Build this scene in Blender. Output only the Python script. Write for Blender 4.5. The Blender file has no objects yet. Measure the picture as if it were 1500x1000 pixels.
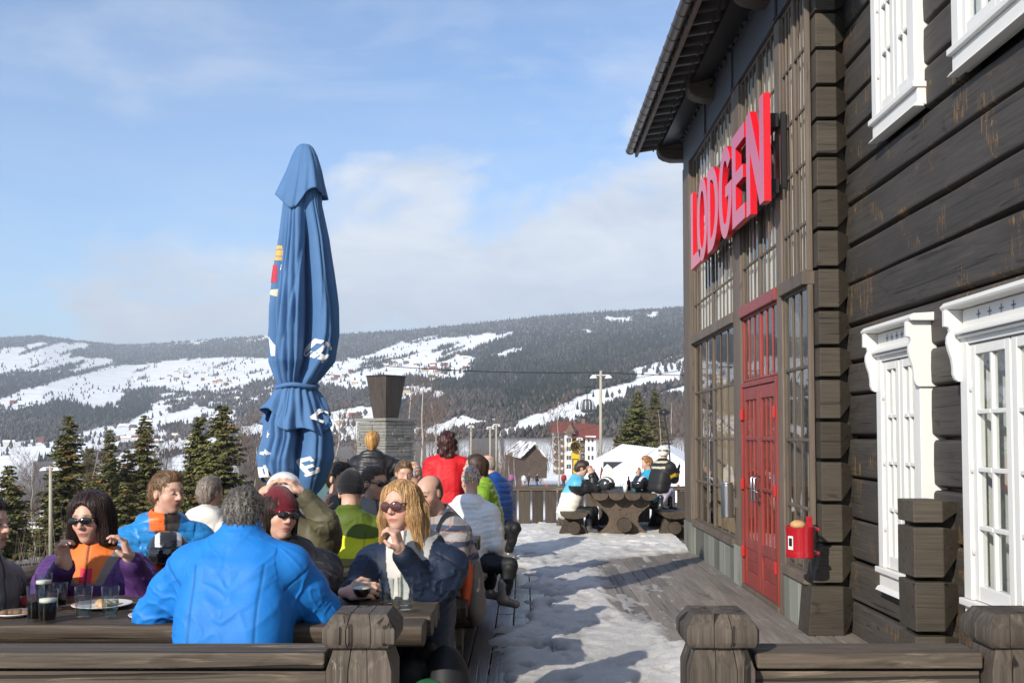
import bpy, bmesh, math, random
import numpy as np
from mathutils import Vector, Matrix

random.seed(7); np.random.seed(7)
SC = bpy.context.scene
COL = SC.collection
R = math.radians

# ------------------------------------------------------------------ camera
CAM_H = 1.55                       # eye height above the terrace deck
FPX, CX, CY = 1500.0, 766.0, 568.0   # focal length and principal point in photo pixels (1500 wide)
PITCH = math.atan(69.0 / 1500.0)
cam = bpy.data.cameras.new('camera')
cam.sensor_width = 36.0
cam.lens = 36.0 * FPX / 1500.0
cam.shift_x = -(CX - 750.0) / 1500.0
cam.shift_y = (CY - 500.0) / 1500.0
cam.clip_start = 0.1
cam.clip_end = 30000.0
cam_ob = bpy.data.objects.new('camera', cam)
COL.objects.link(cam_ob)
cam_ob.location = (0, 0, CAM_H)
cam_ob.rotation_euler = (math.pi / 2 + PITCH, 0, 0)
SC.camera = cam_ob

# ------------------------------------------------------------------ sun, sky, exposure
SUN_EL = R(26.0)
SUN_DIR = Vector((-0.53 * math.cos(SUN_EL), -0.848 * math.cos(SUN_EL), math.sin(SUN_EL))).normalized()  # towards the sun
sun = bpy.data.lights.new('sun', 'SUN')
sun.energy = 5.0
sun.angle = R(0.53)
sun.color = (1.0, 0.925, 0.80)
sun_ob = bpy.data.objects.new('sun', sun)
COL.objects.link(sun_ob)
sun_ob.rotation_euler = SUN_DIR.to_track_quat('Z', 'Y').to_euler()
sun_ob.location = SUN_DIR * 60

world = bpy.data.worlds.new('World')
SC.world = world
world.use_nodes = True
def build_world():
    nt = world.node_tree; N = nt.nodes; L = nt.links
    bg = N['Background']
    sky = N.new('ShaderNodeTexSky'); sky.sky_type = 'NISHITA'; sky.sun_disc = False
    sky.sun_elevation = SUN_EL
    sky.sun_rotation = math.atan2(SUN_DIR.x, SUN_DIR.y)
    sky.altitude = 300; sky.air_density = 1.0; sky.dust_density = 0.15; sky.ozone_density = 2.2
    tc = N.new('ShaderNodeTexCoord')
    sep = N.new('ShaderNodeSeparateXYZ'); L.new(tc.outputs['Generated'], sep.inputs[0])
    def M(op, a, b=None, c=None, clamp=False):
        n = N.new('ShaderNodeMath'); n.operation = op; n.use_clamp = clamp
        for i, v in enumerate((a, b, c)):
            if v is None: continue
            if isinstance(v, (int, float)): n.inputs[i].default_value = v
            else: L.new(v, n.inputs[i])
        return n.outputs[0]
    az = M('ARCTAN2', sep.outputs['X'], sep.outputs['Y'])
    el = M('ARCSINE', sep.outputs['Z'])
    comb = N.new('ShaderNodeCombineXYZ')
    L.new(az, comb.inputs[0]); L.new(el, comb.inputs[1])
    def noise(scale, sx, sy, rot, detail, rough, off=0.0, dist=0.0):
        mp = N.new('ShaderNodeMapping'); L.new(comb.outputs[0], mp.inputs[0])
        mp.inputs['Scale'].default_value = (sx, sy, 1); mp.inputs['Rotation'].default_value = (0, 0, rot)
        mp.inputs['Location'].default_value = (off, off * .7, off * .3)
        t = N.new('ShaderNodeTexNoise'); L.new(mp.outputs[0], t.inputs['Vector'])
        t.inputs['Scale'].default_value = scale; t.inputs['Detail'].default_value = detail
        t.inputs['Roughness'].default_value = rough; t.inputs['Distortion'].default_value = dist
        return t.outputs['Fac']
    # top edge of the cloud bank climbs towards the right
    etop = M('MULTIPLY_ADD', az, 0.36, 0.292)
    n1 = noise(5.0, 1.0, 1.9, -.15, 7, .56, 3.1, .3)
    puff = M('MULTIPLY_ADD', n1, 0.62, -0.31)
    hgt = M('SUBTRACT', M('ADD', etop, puff), el)
    bank = M('MULTIPLY', hgt, 8.5, clamp=True)
    bank = M('SMOOTH_MIN', bank, 0.92, 0.2)
    n2 = noise(3.6, 1.0, 2.6, .35, 8, .62, 8.3, .6)
    wisp = M('MULTIPLY', M('SUBTRACT', n2, 0.455), 3.0, clamp=True)
    wisp = M('MULTIPLY', wisp, 0.52)
    n4 = noise(9.0, .35, 2.2, .05, 5, .6, 1.7, .2)
    veil = M('MULTIPLY', M('SUBTRACT', n4, 0.35), 0.5, clamp=True)
    cover = M('MAXIMUM', bank, M('MAXIMUM', wisp, veil))
    # cloud body: bright tops, greyer undersides
    n3 = noise(7.0, 1.0, 2.4, -.1, 6, .6, 5.5, .4)
    ramp = N.new('ShaderNodeMix'); ramp.data_type = 'RGBA'
    tone = M('MULTIPLY_ADD', n3, 2.4, -0.75, clamp=True)
    low = M('MULTIPLY_ADD', el, 4.0, 0.12, clamp=True)
    tone = M('MULTIPLY', tone, M('ADD', low, .25), clamp=True)
    L.new(tone, ramp.inputs[0])
    ramp.inputs[6].default_value = (4.7, 5.25, 6.1, 1); ramp.inputs[7].default_value = (7.0, 7.2, 7.5, 1)
    mix = N.new('ShaderNodeMix'); mix.data_type = 'RGBA'
    L.new(cover, mix.inputs[0])
    boost = N.new('ShaderNodeMix'); boost.data_type = 'RGBA'; boost.blend_type = 'MULTIPLY'; boost.inputs[0].default_value = 1
    L.new(sky.outputs[0], boost.inputs[6]); boost.inputs[7].default_value = (1.12, 1.24, 1.38, 1)
    L.new(boost.outputs[2], mix.inputs[6]); L.new(ramp.outputs[2], mix.inputs[7])
    L.new(mix.outputs[2], bg.inputs['Color'])
    bg.inputs['Strength'].default_value = 0.108
build_world()

SC.render.engine = 'CYCLES'
SC.view_settings.view_transform = 'Standard'
SC.view_settings.look = 'None'
SC.view_settings.exposure = 0.42
SC.view_settings.gamma = 1.0
SC.cycles.max_bounces = 8
SC.cycles.transparent_max_bounces = 24
SC.cycles.volume_bounces = 0

# ------------------------------------------------------------------ helpers
def P(px, py, d):
    """world point seen at photo pixel (px,py) standing d metres in front of the camera plane"""
    s = (CY - py) / FPX; t = (px - CX) / FPX
    dy = math.cos(PITCH) - s * math.sin(PITCH); dz = math.sin(PITCH) + s * math.cos(PITCH)
    k = d / dy
    return Vector((t * k, d, CAM_H + dz * k))

def set_props(o, label=None, cat=None, group=None, kind=None):
    if label: o['label'] = label
    if cat: o['category'] = cat
    if group: o['group'] = group
    if kind: o['kind'] = kind
    return o

def thing(name, label, cat, loc=(0, 0, 0), group=None, rz=0.0):
    o = bpy.data.objects.new(name, None)
    o.empty_display_size = .2
    COL.objects.link(o); o.location = loc; o.rotation_euler = (0, 0, rz)
    return set_props(o, label, cat, group)

def root_loc(o):
    v = Vector((0, 0, 0))
    while o is not None:
        v += o.location; o = o.parent
    return v

def mesh_from(name, V, Fc, mat, parent=None, smooth=False, col=None, tint=None, origin=None, local=False):
    """numpy verts (n,3) and faces (list or (m,k) array) -> linked object; verts are in world space"""
    V = np.asarray(V, dtype=np.float64)
    if parent is not None:
        off = Vector((0, 0, 0)) if local else root_loc(parent)
        loc = Vector((0, 0, 0))
    else:
        if origin is None:
            lo = V.min(0); hi = V.max(0)
            origin = ((lo[0] + hi[0]) / 2, (lo[1] + hi[1]) / 2, lo[2])
        off = Vector(origin); loc = off
    V = V - np.array(off)
    me = bpy.data.meshes.new(name)
    if isinstance(Fc, np.ndarray):
        m, k = Fc.shape
        me.vertices.add(len(V)); me.vertices.foreach_set('co', V.astype(np.float32).ravel())
        me.loops.add(m * k); me.loops.foreach_set('vertex_index', Fc.astype(np.int32).ravel())
        me.polygons.add(m)
        me.polygons.foreach_set('loop_start', np.arange(0, m * k, k, dtype=np.int32))
        try: me.polygons.foreach_set('loop_total', np.full(m, k, dtype=np.int32))
        except Exception: pass
        me.update(calc_edges=True)
    else:
        me.from_pydata([tuple(v) for v in V], [], Fc)
        me.update()
    if smooth: me.polygons.foreach_set('use_smooth', np.ones(len(me.polygons), dtype=bool))
    if col is not None:
        a = me.color_attributes.new('Col', 'FLOAT_COLOR', 'POINT')
        c = np.ones((len(V), 4), dtype=np.float32); c[:, :3] = col
        a.data.foreach_set('color', c.ravel())
    if tint is not None:
        a = me.attributes.new('tint', 'FLOAT', 'FACE')
        a.data.foreach_set('value', np.asarray(tint, dtype=np.float32))
    if mat is not None:
        for m_ in (mat if isinstance(mat, (list, tuple)) else [mat]): me.materials.append(m_)
    o = bpy.data.objects.new(name, me)
    COL.objects.link(o)
    o.location = loc
    if parent is not None: o.parent = parent
    return o

class MB:
    def __init__(s): s.v = []; s.f = []; s.t = []; s.m = []; s.mi = 0
    def add(s, verts, faces, tint=None):
        b = len(s.v); t = random.random() if tint is None else tint
        s.v += [tuple(v) for v in verts]
        for f in faces: s.f.append(tuple(i + b for i in f)); s.t.append(t); s.m.append(s.mi)
        return s
    def hexa(s, p, tint=None):   # p: 4 bottom (ccw from above), 4 top
        return s.add(p, [(3, 2, 1, 0), (4, 5, 6, 7), (0, 1, 5, 4), (1, 2, 6, 5), (2, 3, 7, 6), (3, 0, 4, 7)], tint)
    def box(s, lo, hi, tint=None):
        a, b = lo, hi
        return s.hexa([(a[0], a[1], a[2]), (b[0], a[1], a[2]), (b[0], b[1], a[2]), (a[0], b[1], a[2]),
                       (a[0], a[1], b[2]), (b[0], a[1], b[2]), (b[0], b[1], b[2]), (a[0], b[1], b[2])], tint)
    def cbox(s, c, size, rz=0.0, tint=None, M=None):
        h = [x / 2 for x in size]
        m = M if M is not None else Matrix.Rotation(rz, 3, 'Z')
        pts = [Vector(c) + m @ Vector((sx * h[0], sy * h[1], sz * h[2]))
               for sz in (-1, 1) for sx, sy in ((-1, -1), (1, -1), (1, 1), (-1, 1))]
        return s.hexa(pts, tint)
    def loft(s, rings, cap=True, closed=True, tint=None):
        n = len(rings[0]); vs = [p for r in rings for p in r]; fs = []
        for i in range(len(rings) - 1):
            for j in range(n if closed else n - 1):
                k = (j + 1) % n
                fs.append((i * n + j, i * n + k, (i + 1) * n + k, (i + 1) * n + j))
        if cap and closed:
            fs.append(tuple(reversed(range(n)))); fs.append(tuple((len(rings) - 1) * n + j for j in range(n)))
        return s.add(vs, fs, tint)
    def prism(s, poly, fn0, fn1, tint=None):   # poly 2d, fn: (a,b)->3d
        return s.loft([[fn0(a, b) for a, b in poly], [fn1(a, b) for a, b in poly]], tint=tint)
    def tube(s, pts, rad, n=8, cap=True, tint=None):
        pts = [Vector(p) for p in pts]
        if isinstance(rad, (int, float)): rad = [rad] * len(pts)
        rings = []; up = None
        for i, p in enumerate(pts):
            d = (pts[min(i + 1, len(pts) - 1)] - pts[max(i - 1, 0)]).normalized()
            if up is None:
                up = Vector((0, 0, 1)) if abs(d.z) < .9 else Vector((1, 0, 0))
            x = d.cross(up).normalized(); y = x.cross(d).normalized(); up = y
            rings.append([p + (x * math.cos(2 * math.pi * j / n) + y * math.sin(2 * math.pi * j / n)) * rad[i] for j in range(n)])
        return s.loft([list(reversed(r)) for r in rings], cap=cap, tint=tint)
    def lathe(s, prof, c=(0, 0, 0), n=20, tint=None, cap=True):   # prof [(r,z)]
        rings = [[(c[0] + r * math.cos(2 * math.pi * j / n), c[1] + r * math.sin(2 * math.pi * j / n), c[2] + z) for j in range(n)] for r, z in prof]
        return s.loft(rings, tint=tint, cap=cap)
    def build(s, name, mat, parent=None, bevel=0.0, smooth=False, origin=None, local=False, seg=2, angle=40):
        o = mesh_from(name, np.array(s.v), s.f, mat, parent, smooth, None, s.t, origin, local)
        if any(s.m): o.data.polygons.foreach_set('material_index', np.array(s.m, dtype=np.int32))
        if bevel:
            b = o.modifiers.new('bevel', 'BEVEL'); b.width = bevel; b.segments = seg; b.limit_method = 'ANGLE'; b.angle_limit = R(angle)
            o.data.polygons.foreach_set('use_smooth', np.ones(len(o.data.polygons), dtype=bool))
            w = o.modifiers.new('wn', 'WEIGHTED_NORMAL'); w.keep_sharp = False
        return o

# ---- noise in numpy
_perm = np.random.RandomState(3).rand(64, 64, 64).astype(np.float32)
def vnoise(p):
    p = np.asarray(p, dtype=np.float64); i = np.floor(p).astype(np.int64); f = p - i; f = f * f * (3 - 2 * f)
    x0, y0, z0 = (i[:, 0] % 64, i[:, 1] % 64, i[:, 2] % 64); x1, y1, z1 = ((x0 + 1) % 64, (y0 + 1) % 64, (z0 + 1) % 64)
    fx, fy, fz = f[:, 0], f[:, 1], f[:, 2]; q = _perm
    a = (q[x0, y0, z0] * (1 - fx) + q[x1, y0, z0] * fx) * (1 - fy) + (q[x0, y1, z0] * (1 - fx) + q[x1, y1, z0] * fx) * fy
    b = (q[x0, y0, z1] * (1 - fx) + q[x1, y0, z1] * fx) * (1 - fy) + (q[x0, y1, z1] * (1 - fx) + q[x1, y1, z1] * fx) * fy
    return (a * (1 - fz) + b * fz) * 2 - 1
def fbm(p, oct=4, gain=.5):
    p = np.asarray(p, dtype=np.float64); r = 0; a = 1.0; t = 0
    for k in range(oct):
        r = r + a * vnoise(p * (2 ** k) + 17.3 * k); t += a; a *= gain
    return r / t

# ------------------------------------------------------------------ materials
def new_mat(name):
    m = bpy.data.materials.new(name); m.use_nodes = True
    nt = m.node_tree
    return m, nt, nt.nodes, nt.links, nt.nodes['Principled BSDF']

def simple(name, col, rough=.6, metal=0.0, spec=.5, var=.12, vscale=30.0, bump=0.0, bscale=200.0, coat=0.0, trans=0.0):
    m, nt, N, L, b = new_mat(name)
    b.inputs['Roughness'].default_value = rough; b.inputs['Metallic'].default_value = metal
    b.inputs['Specular IOR Level'].default_value = spec
    b.inputs['Coat Weight'].default_value = coat
    tc = N.new('ShaderNodeTexCoord')
    n = N.new('ShaderNodeTexNoise'); n.inputs['Scale'].default_value = vscale; n.inputs['Detail'].default_value = 5
    L.new(tc.outputs['Object'], n.inputs['Vector'])
    mx = N.new('ShaderNodeMix'); mx.data_type = 'RGBA'
    L.new(n.outputs['Fac'], mx.inputs[0])
    mx.inputs[6].default_value = tuple(c * (1 - var) for c in col[:3]) + (1,)
    mx.inputs[7].default_value = tuple(min(1, c * (1 + var)) for c in col[:3]) + (1,)
    L.new(mx.outputs[2], b.inputs['Base Color'])
    if bump:
        n2 = N.new('ShaderNodeTexNoise'); n2.inputs['Scale'].default_value = bscale; n2.inputs['Detail'].default_value = 4
        L.new(tc.outputs['Object'], n2.inputs['Vector'])
        bp = N.new('ShaderNodeBump'); bp.inputs['Strength'].default_value = bump; bp.inputs['Distance'].default_value = .01
        L.new(n2.outputs['Fac'], bp.inputs['Height']); L.new(bp.outputs[0], b.inputs['Normal'])
    return m

def wood(name, c1, c2, axis=0, rough=.75, scale=1.0, crack=.5, tint=.35, wear=None, wearamt=.45, spec=.3, cw=.35):
    """grain stretched along an axis, dark drying cracks, optional bleached wear"""
    m, nt, N, L, b = new_mat(name)
    b.inputs['Roughness'].default_value = rough; b.inputs['Specular IOR Level'].default_value = spec
    tc = N.new('ShaderNodeTexCoord'); at = N.new('ShaderNodeAttribute'); at.attribute_name = 'tint'
    ge = N.new('ShaderNodeNewGeometry')
    va = N.new('ShaderNodeVectorMath'); va.operation = 'ADD'
    L.new(tc.outputs['Object'], va.inputs[0])
    cm = N.new('ShaderNodeCombineXYZ')
    mu = N.new('ShaderNodeMath'); mu.operation = 'MULTIPLY'; mu.inputs[1].default_value = 37.0; L.new(at.outputs['Fac'], mu.inputs[0])
    for i in range(3): L.new(mu.outputs[0], cm.inputs[i])
    L.new(cm.outputs[0], va.inputs[1])
    def nz(s_along, s_across, detail, rough_=.6, dist=0.0):
        mp = N.new('ShaderNodeMapping'); L.new(va.outputs[0], mp.inputs[0])
        sc = [s_across] * 3; sc[axis] = s_along; mp.inputs['Scale'].default_value = [x * scale for x in sc]
        t = N.new('ShaderNodeTexNoise'); t.inputs['Scale'].default_value = 1; t.inputs['Detail'].default_value = detail
        t.inputs['Roughness'].default_value = rough_; t.inputs['Distortion'].default_value = dist
        L.new(mp.outputs[0], t.inputs['Vector']); return t.outputs['Fac']
    def ramp(fac, p0, p1, a=0.0, bb=1.0):
        r = N.new('ShaderNodeMapRange'); r.inputs[1].default_value = p0; r.inputs[2].default_value = p1
        r.inputs[3].default_value = a; r.inputs[4].default_value = bb; L.new(fac, r.inputs[0]); return r.outputs[0]
    g = nz(2.2, 70, 7, .68, .6)
    mx = N.new('ShaderNodeMix'); mx.data_type = 'RGBA'; L.new(ramp(g, .36, .64), mx.inputs[0])
    mx.inputs[6].default_value = (*c1, 1); mx.inputs[7].default_value = (*c2, 1)
    col = mx.outputs[2]
    big = nz(.8, 4, 4)
    m2 = N.new('ShaderNodeMix'); m2.data_type = 'RGBA'; m2.blend_type = 'MULTIPLY'; m2.inputs[0].default_value = 1
    L.new(col, m2.inputs[6])
    v = N.new('ShaderNodeMath'); v.operation = 'MULTIPLY'
    L.new(ramp(big, .25, .75, .72, 1.2), v.inputs[0]); L.new(ramp(at.outputs['Fac'], 0, 1, 1 - tint, 1 + tint), v.inputs[1])
    L.new(v.outputs[0], m2.inputs[7]); col = m2.outputs[2]
    if wear:
        w = nz(2.5, 30, 6, .7, .8); w2 = nz(1.5, 5, 4)
        wm = N.new('ShaderNodeMath'); wm.operation = 'MULTIPLY'; wm.use_clamp = True
        L.new(ramp(w, .55, .7, 0, 1), wm.inputs[0]); L.new(ramp(w2, .45, .65, 0, wearamt * 2), wm.inputs[1])
        m3 = N.new('ShaderNodeMix'); m3.data_type = 'RGBA'; L.new(wm.outputs[0], m3.inputs[0]); L.new(col, m3.inputs[6]); m3.inputs[7].default_value = (*wear, 1)
        col = m3.outputs[2]
    kn = nz(3.4, 11, 2, .5, .9)
    m6 = N.new('ShaderNodeMix'); m6.data_type = 'RGBA'; L.new(ramp(kn, .66, .74, 0, .75), m6.inputs[0]); L.new(col, m6.inputs[6]); m6.inputs[7].default_value = (c1[0] * .45, c1[1] * .4, c1[2] * .35, 1); col = m6.outputs[2]
    ck = nz(.55, 26, 3, .5, .6)
    cf = ramp(ck, cw - .04, cw, 1, 0)
    m4 = N.new('ShaderNodeMix'); m4.data_type = 'RGBA'
    c5 = N.new('ShaderNodeMath'); c5.operation = 'MULTIPLY'; L.new(cf, c5.inputs[0]); c5.inputs[1].default_value = crack
    L.new(c5.outputs[0], m4.inputs[0]); L.new(col, m4.inputs[6]); m4.inputs[7].default_value = (.008, .007, .006, 1)
    L.new(m4.outputs[2], b.inputs['Base Color'])
    bp = N.new('ShaderNodeBump'); bp.inputs['Strength'].default_value = .55; bp.inputs['Distance'].default_value = .006
    hh = N.new('ShaderNodeMath'); hh.operation = 'MULTIPLY_ADD'; L.new(cf, hh.inputs[0]); hh.inputs[1].default_value = -1.2 * crack; L.new(g, hh.inputs[2])
    L.new(hh.outputs[0], bp.inputs['Height']); L.new(bp.outputs[0], b.inputs['Normal'])
    return m

def both_sides(N, L, fr, ior):
    ge = N.new('ShaderNodeNewGeometry'); mr = N.new('ShaderNodeMapRange'); mr.inputs[3].default_value = ior; mr.inputs[4].default_value = 1 / ior
    L.new(ge.outputs['Backfacing'], mr.inputs[0]); L.new(mr.outputs[0], fr.inputs[0])

def glass(name, tintc=(.9, .94, .93), rough=.0, ior=1.5):
    m, nt, N, L, b = new_mat(name)
    N.remove(b); out = N['Material Output']
    tr = N.new('ShaderNodeBsdfTransparent'); tr.inputs[0].default_value = (*tintc, 1)
    gl = N.new('ShaderNodeBsdfGlossy'); gl.inputs['Roughness'].default_value = rough
    tc = N.new('ShaderNodeTexCoord'); n = N.new('ShaderNodeTexNoise'); n.inputs['Scale'].default_value = 2.2; n.inputs['Detail'].default_value = 1
    L.new(tc.outputs['Object'], n.inputs['Vector'])
    bp = N.new('ShaderNodeBump'); bp.inputs['Strength'].default_value = .06; bp.inputs['Distance'].default_value = .02
    L.new(n.outputs['Fac'], bp.inputs['Height']); L.new(bp.outputs[0], gl.inputs['Normal'])
    fr = N.new('ShaderNodeFresnel'); both_sides(N, L, fr, ior)
    ms = N.new('ShaderNodeMixShader'); L.new(fr.outputs[0], ms.inputs[0]); L.new(tr.outputs[0], ms.inputs[1]); L.new(gl.outputs[0], ms.inputs[2])
    L.new(ms.outputs[0], out.inputs[0])
    return m

def colmat(name, rough=.7, bump=.25, bscale=400.0, spec=.3, sss=0.0, sheen=0.0, stretch=None, coat=0.0, fold=0.0):
    """material that takes the garment / skin / hair colour from the mesh's Col attribute"""
    m, nt, N, L, b = new_mat(name)
    at = N.new('ShaderNodeAttribute'); at.attribute_name = 'Col'
    tc = N.new('ShaderNodeTexCoord')
    n = N.new('ShaderNodeTexNoise'); n.inputs['Scale'].default_value = bscale; n.inputs['Detail'].default_value = 3
    if stretch:
        mp = N.new('ShaderNodeMapping'); mp.inputs['Scale'].default_value = stretch; L.new(tc.outputs['Object'], mp.inputs[0]); L.new(mp.outputs[0], n.inputs['Vector'])
    else: L.new(tc.outputs['Object'], n.inputs['Vector'])
    mx = N.new('ShaderNodeMix'); mx.data_type = 'RGBA'; mx.blend_type = 'MULTIPLY'; mx.inputs[0].default_value = 1
    mr = N.new('ShaderNodeMapRange'); mr.inputs[1].default_value = .25; mr.inputs[2].default_value = .75; mr.inputs[3].default_value = .86; mr.inputs[4].default_value = 1.12
    L.new(n.outputs['Fac'], mr.inputs[0]); L.new(at.outputs['Color'], mx.inputs[6]); L.new(mr.outputs[0], mx.inputs[7])
    L.new(mx.outputs[2], b.inputs['Base Color'])
    b.inputs['Roughness'].default_value = rough; b.inputs['Specular IOR Level'].default_value = spec
    b.inputs['Coat Weight'].default_value = coat
    b.inputs['Sheen Weight'].default_value = sheen
    if sss:
        b.inputs['Subsurface Weight'].default_value = sss; b.inputs['Subsurface Radius'].default_value = (.012, .005, .003); b.inputs['Subsurface Scale'].default_value = 1.0
    bp = N.new('ShaderNodeBump'); bp.inputs['Strength'].default_value = bump; bp.inputs['Distance'].default_value = .004
    L.new(n.outputs['Fac'], bp.inputs['Height'])
    last = bp
    if fold:
        n2 = N.new('ShaderNodeTexNoise'); n2.inputs['Scale'].default_value = 9; n2.inputs['Detail'].default_value = 3; n2.inputs['Distortion'].default_value = 1.6
        L.new(tc.outputs['Object'], n2.inputs['Vector'])
        b2 = N.new('ShaderNodeBump'); b2.inputs['Strength'].default_value = fold; b2.inputs['Distance'].default_value = .012
        L.new(n2.outputs['Fac'], b2.inputs['Height']); L.new(bp.outputs[0], b2.inputs['Normal']); last = b2
    L.new(last.outputs[0], b.inputs['Normal'])
    return m
SC.cycles.use_denoising = True
# ------------------------------------------------------------------ shared materials
M_LOG = wood('tarred_log', (.045, .039, .034), (.072, .063, .055), axis=1, rough=.62, crack=.6, tint=.2, wear=(.13, .10, .075), wearamt=.2)
def resin_stains(m):
    # rusty yellow resin that has run down from knots in the logs
    nt = m.node_tree; N = nt.nodes; L = nt.links; b = N['Principled BSDF']
    src = b.inputs['Base Color'].links[0].from_socket
    tc = N.new('ShaderNodeTexCoord')
    def nz(scale, detail, dist, loc=0):
        mp = N.new('ShaderNodeMapping'); mp.inputs['Scale'].default_value = scale; mp.inputs['Location'].default_value = (0, loc, loc); L.new(tc.outputs['Object'], mp.inputs[0])
        t = N.new('ShaderNodeTexNoise'); t.inputs['Scale'].default_value = 1; t.inputs['Detail'].default_value = detail; t.inputs['Distortion'].default_value = dist; L.new(mp.outputs[0], t.inputs['Vector']); return t.outputs['Fac']
    def gt(f, a, b_):
        r = N.new('ShaderNodeMapRange'); r.inputs[1].default_value = a; r.inputs[2].default_value = b_; L.new(f, r.inputs[0]); return r.outputs[0]
    def mul(a, b_):
        q = N.new('ShaderNodeMath'); q.operation = 'MULTIPLY'; L.new(a, q.inputs[0]); L.new(b_, q.inputs[1]); return q.outputs[0]
    run = gt(nz((0, 62, 4.5), 3, .8, 3.3), .57, .62); knot = gt(nz((0, 30, 26), 4, 1.2, 7.1), .62, .67)
    mx = N.new('ShaderNodeMath'); mx.operation = 'MAXIMUM'; L.new(run, mx.inputs[0]); L.new(knot, mx.inputs[1])
    where = gt(nz((0, 2.6, 2.9), 3, .5, 1.7), .555, .60)
    m2 = N.new('ShaderNodeMix'); m2.data_type = 'RGBA'; L.new(mul(mx.outputs[0], where), m2.inputs[0]); L.new(src, m2.inputs[6]); m2.inputs[7].default_value = (.22, .125, .045, 1)
    L.new(m2.outputs[2], b.inputs['Base Color'])
resin_stains(M_LOG)
M_LOGX = wood('tarred_log_end', (.048, .040, .030), (.075, .062, .047), axis=0, rough=.66, crack=.75, tint=.2, wear=(.13, .10, .07), wearamt=.25)
M_FRAME = wood('stained_frame', (.10, .078, .060), (.145, .113, .088), axis=2, rough=.6, crack=.25, tint=.2, wear=(.2, .13, .08), wearamt=.2)
M_TABLE = wood('weathered_table_wood', (.050, .036, .026), (.108, .082, .060), axis=0, rough=.58, crack=.7, tint=.3, wear=(.2, .16, .125), wearamt=.5)
M_TABLEY = wood('weathered_table_wood_lengthwise', (.050, .036, .026), (.108, .082, .060), axis=1, rough=.6, crack=.7, tint=.3, wear=(.2, .16, .125), wearamt=.5)
M_RAIL = wood('weathered_rail_wood', (.060, .046, .035), (.125, .098, .074), axis=0, rough=.68, crack=.9, tint=.2, wear=(.34, .27, .19), wearamt=.7, cw=.385)
M_POST = wood('weathered_post_wood', (.058, .046, .036), (.118, .095, .075), axis=2, rough=.68, crack=.95, tint=.2, wear=(.34, .28, .21), wearamt=.75, cw=.385)
M_BOARD = wood('dark_fence_board', (.045, .036, .028), (.085, .068, .053), axis=2, rough=.7, crack=.5, tint=.3, wear=(.2, .16, .12), wearamt=.3)
M_DECK = wood('deck_board', (.15, .13, .11), (.25, .22, .19), axis=1, rough=.6, crack=.6, tint=.2, wear=(.36, .33, .29), wearamt=.5, spec=.4)
def wet_boards(m):
    # meltwater soaked into the boards along the benches, patchy towards the middle
    nt = m.node_tree; N = nt.nodes; L = nt.links; b = N['Principled BSDF']; src = b.inputs['Base Color'].links[0].from_socket
    tc = N.new('ShaderNodeTexCoord'); sp = N.new('ShaderNodeSeparateXYZ'); L.new(tc.outputs['Object'], sp.inputs[0])
    n = N.new('ShaderNodeTexNoise'); n.inputs['Scale'].default_value = 1.6; n.inputs['Detail'].default_value = 6; L.new(tc.outputs['Object'], n.inputs['Vector'])
    q = N.new('ShaderNodeMath'); q.operation = 'MULTIPLY_ADD'; L.new(n.outputs['Fac'], q.inputs[0]); q.inputs[1].default_value = 2.6; q.inputs[2].default_value = -1.0
    s = N.new('ShaderNodeMath'); s.operation = 'SUBTRACT'; L.new(q.outputs[0], s.inputs[0]); L.new(sp.outputs['X'], s.inputs[1])
    r = N.new('ShaderNodeMapRange'); r.inputs[1].default_value = -.55; r.inputs[2].default_value = .15; L.new(s.outputs[0], r.inputs[0])
    mx = N.new('ShaderNodeMix'); mx.data_type = 'RGBA'; mx.blend_type = 'MULTIPLY'; L.new(r.outputs[0], mx.inputs[0]); L.new(src, mx.inputs[6]); mx.inputs[7].default_value = (.36, .33, .31, 1); L.new(mx.outputs[2], b.inputs['Base Color'])
    ro = N.new('ShaderNodeMapRange'); ro.inputs[3].default_value = .62; ro.inputs[4].default_value = .24; L.new(r.outputs[0], ro.inputs[0]); L.new(ro.outputs[0], b.inputs['Roughness'])
wet_boards(M_DECK)
M_BARK = simple('bark', (.075, .055, .04), rough=.9, var=.4, vscale=6, bump=.6, bscale=25)
M_STEEL = simple('brushed_steel', (.55, .55, .55), rough=.28, metal=1, var=.05)
M_DARKMETAL = simple('dark_metal', (.03, .03, .032), rough=.45, metal=.6, var=.2)

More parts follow.
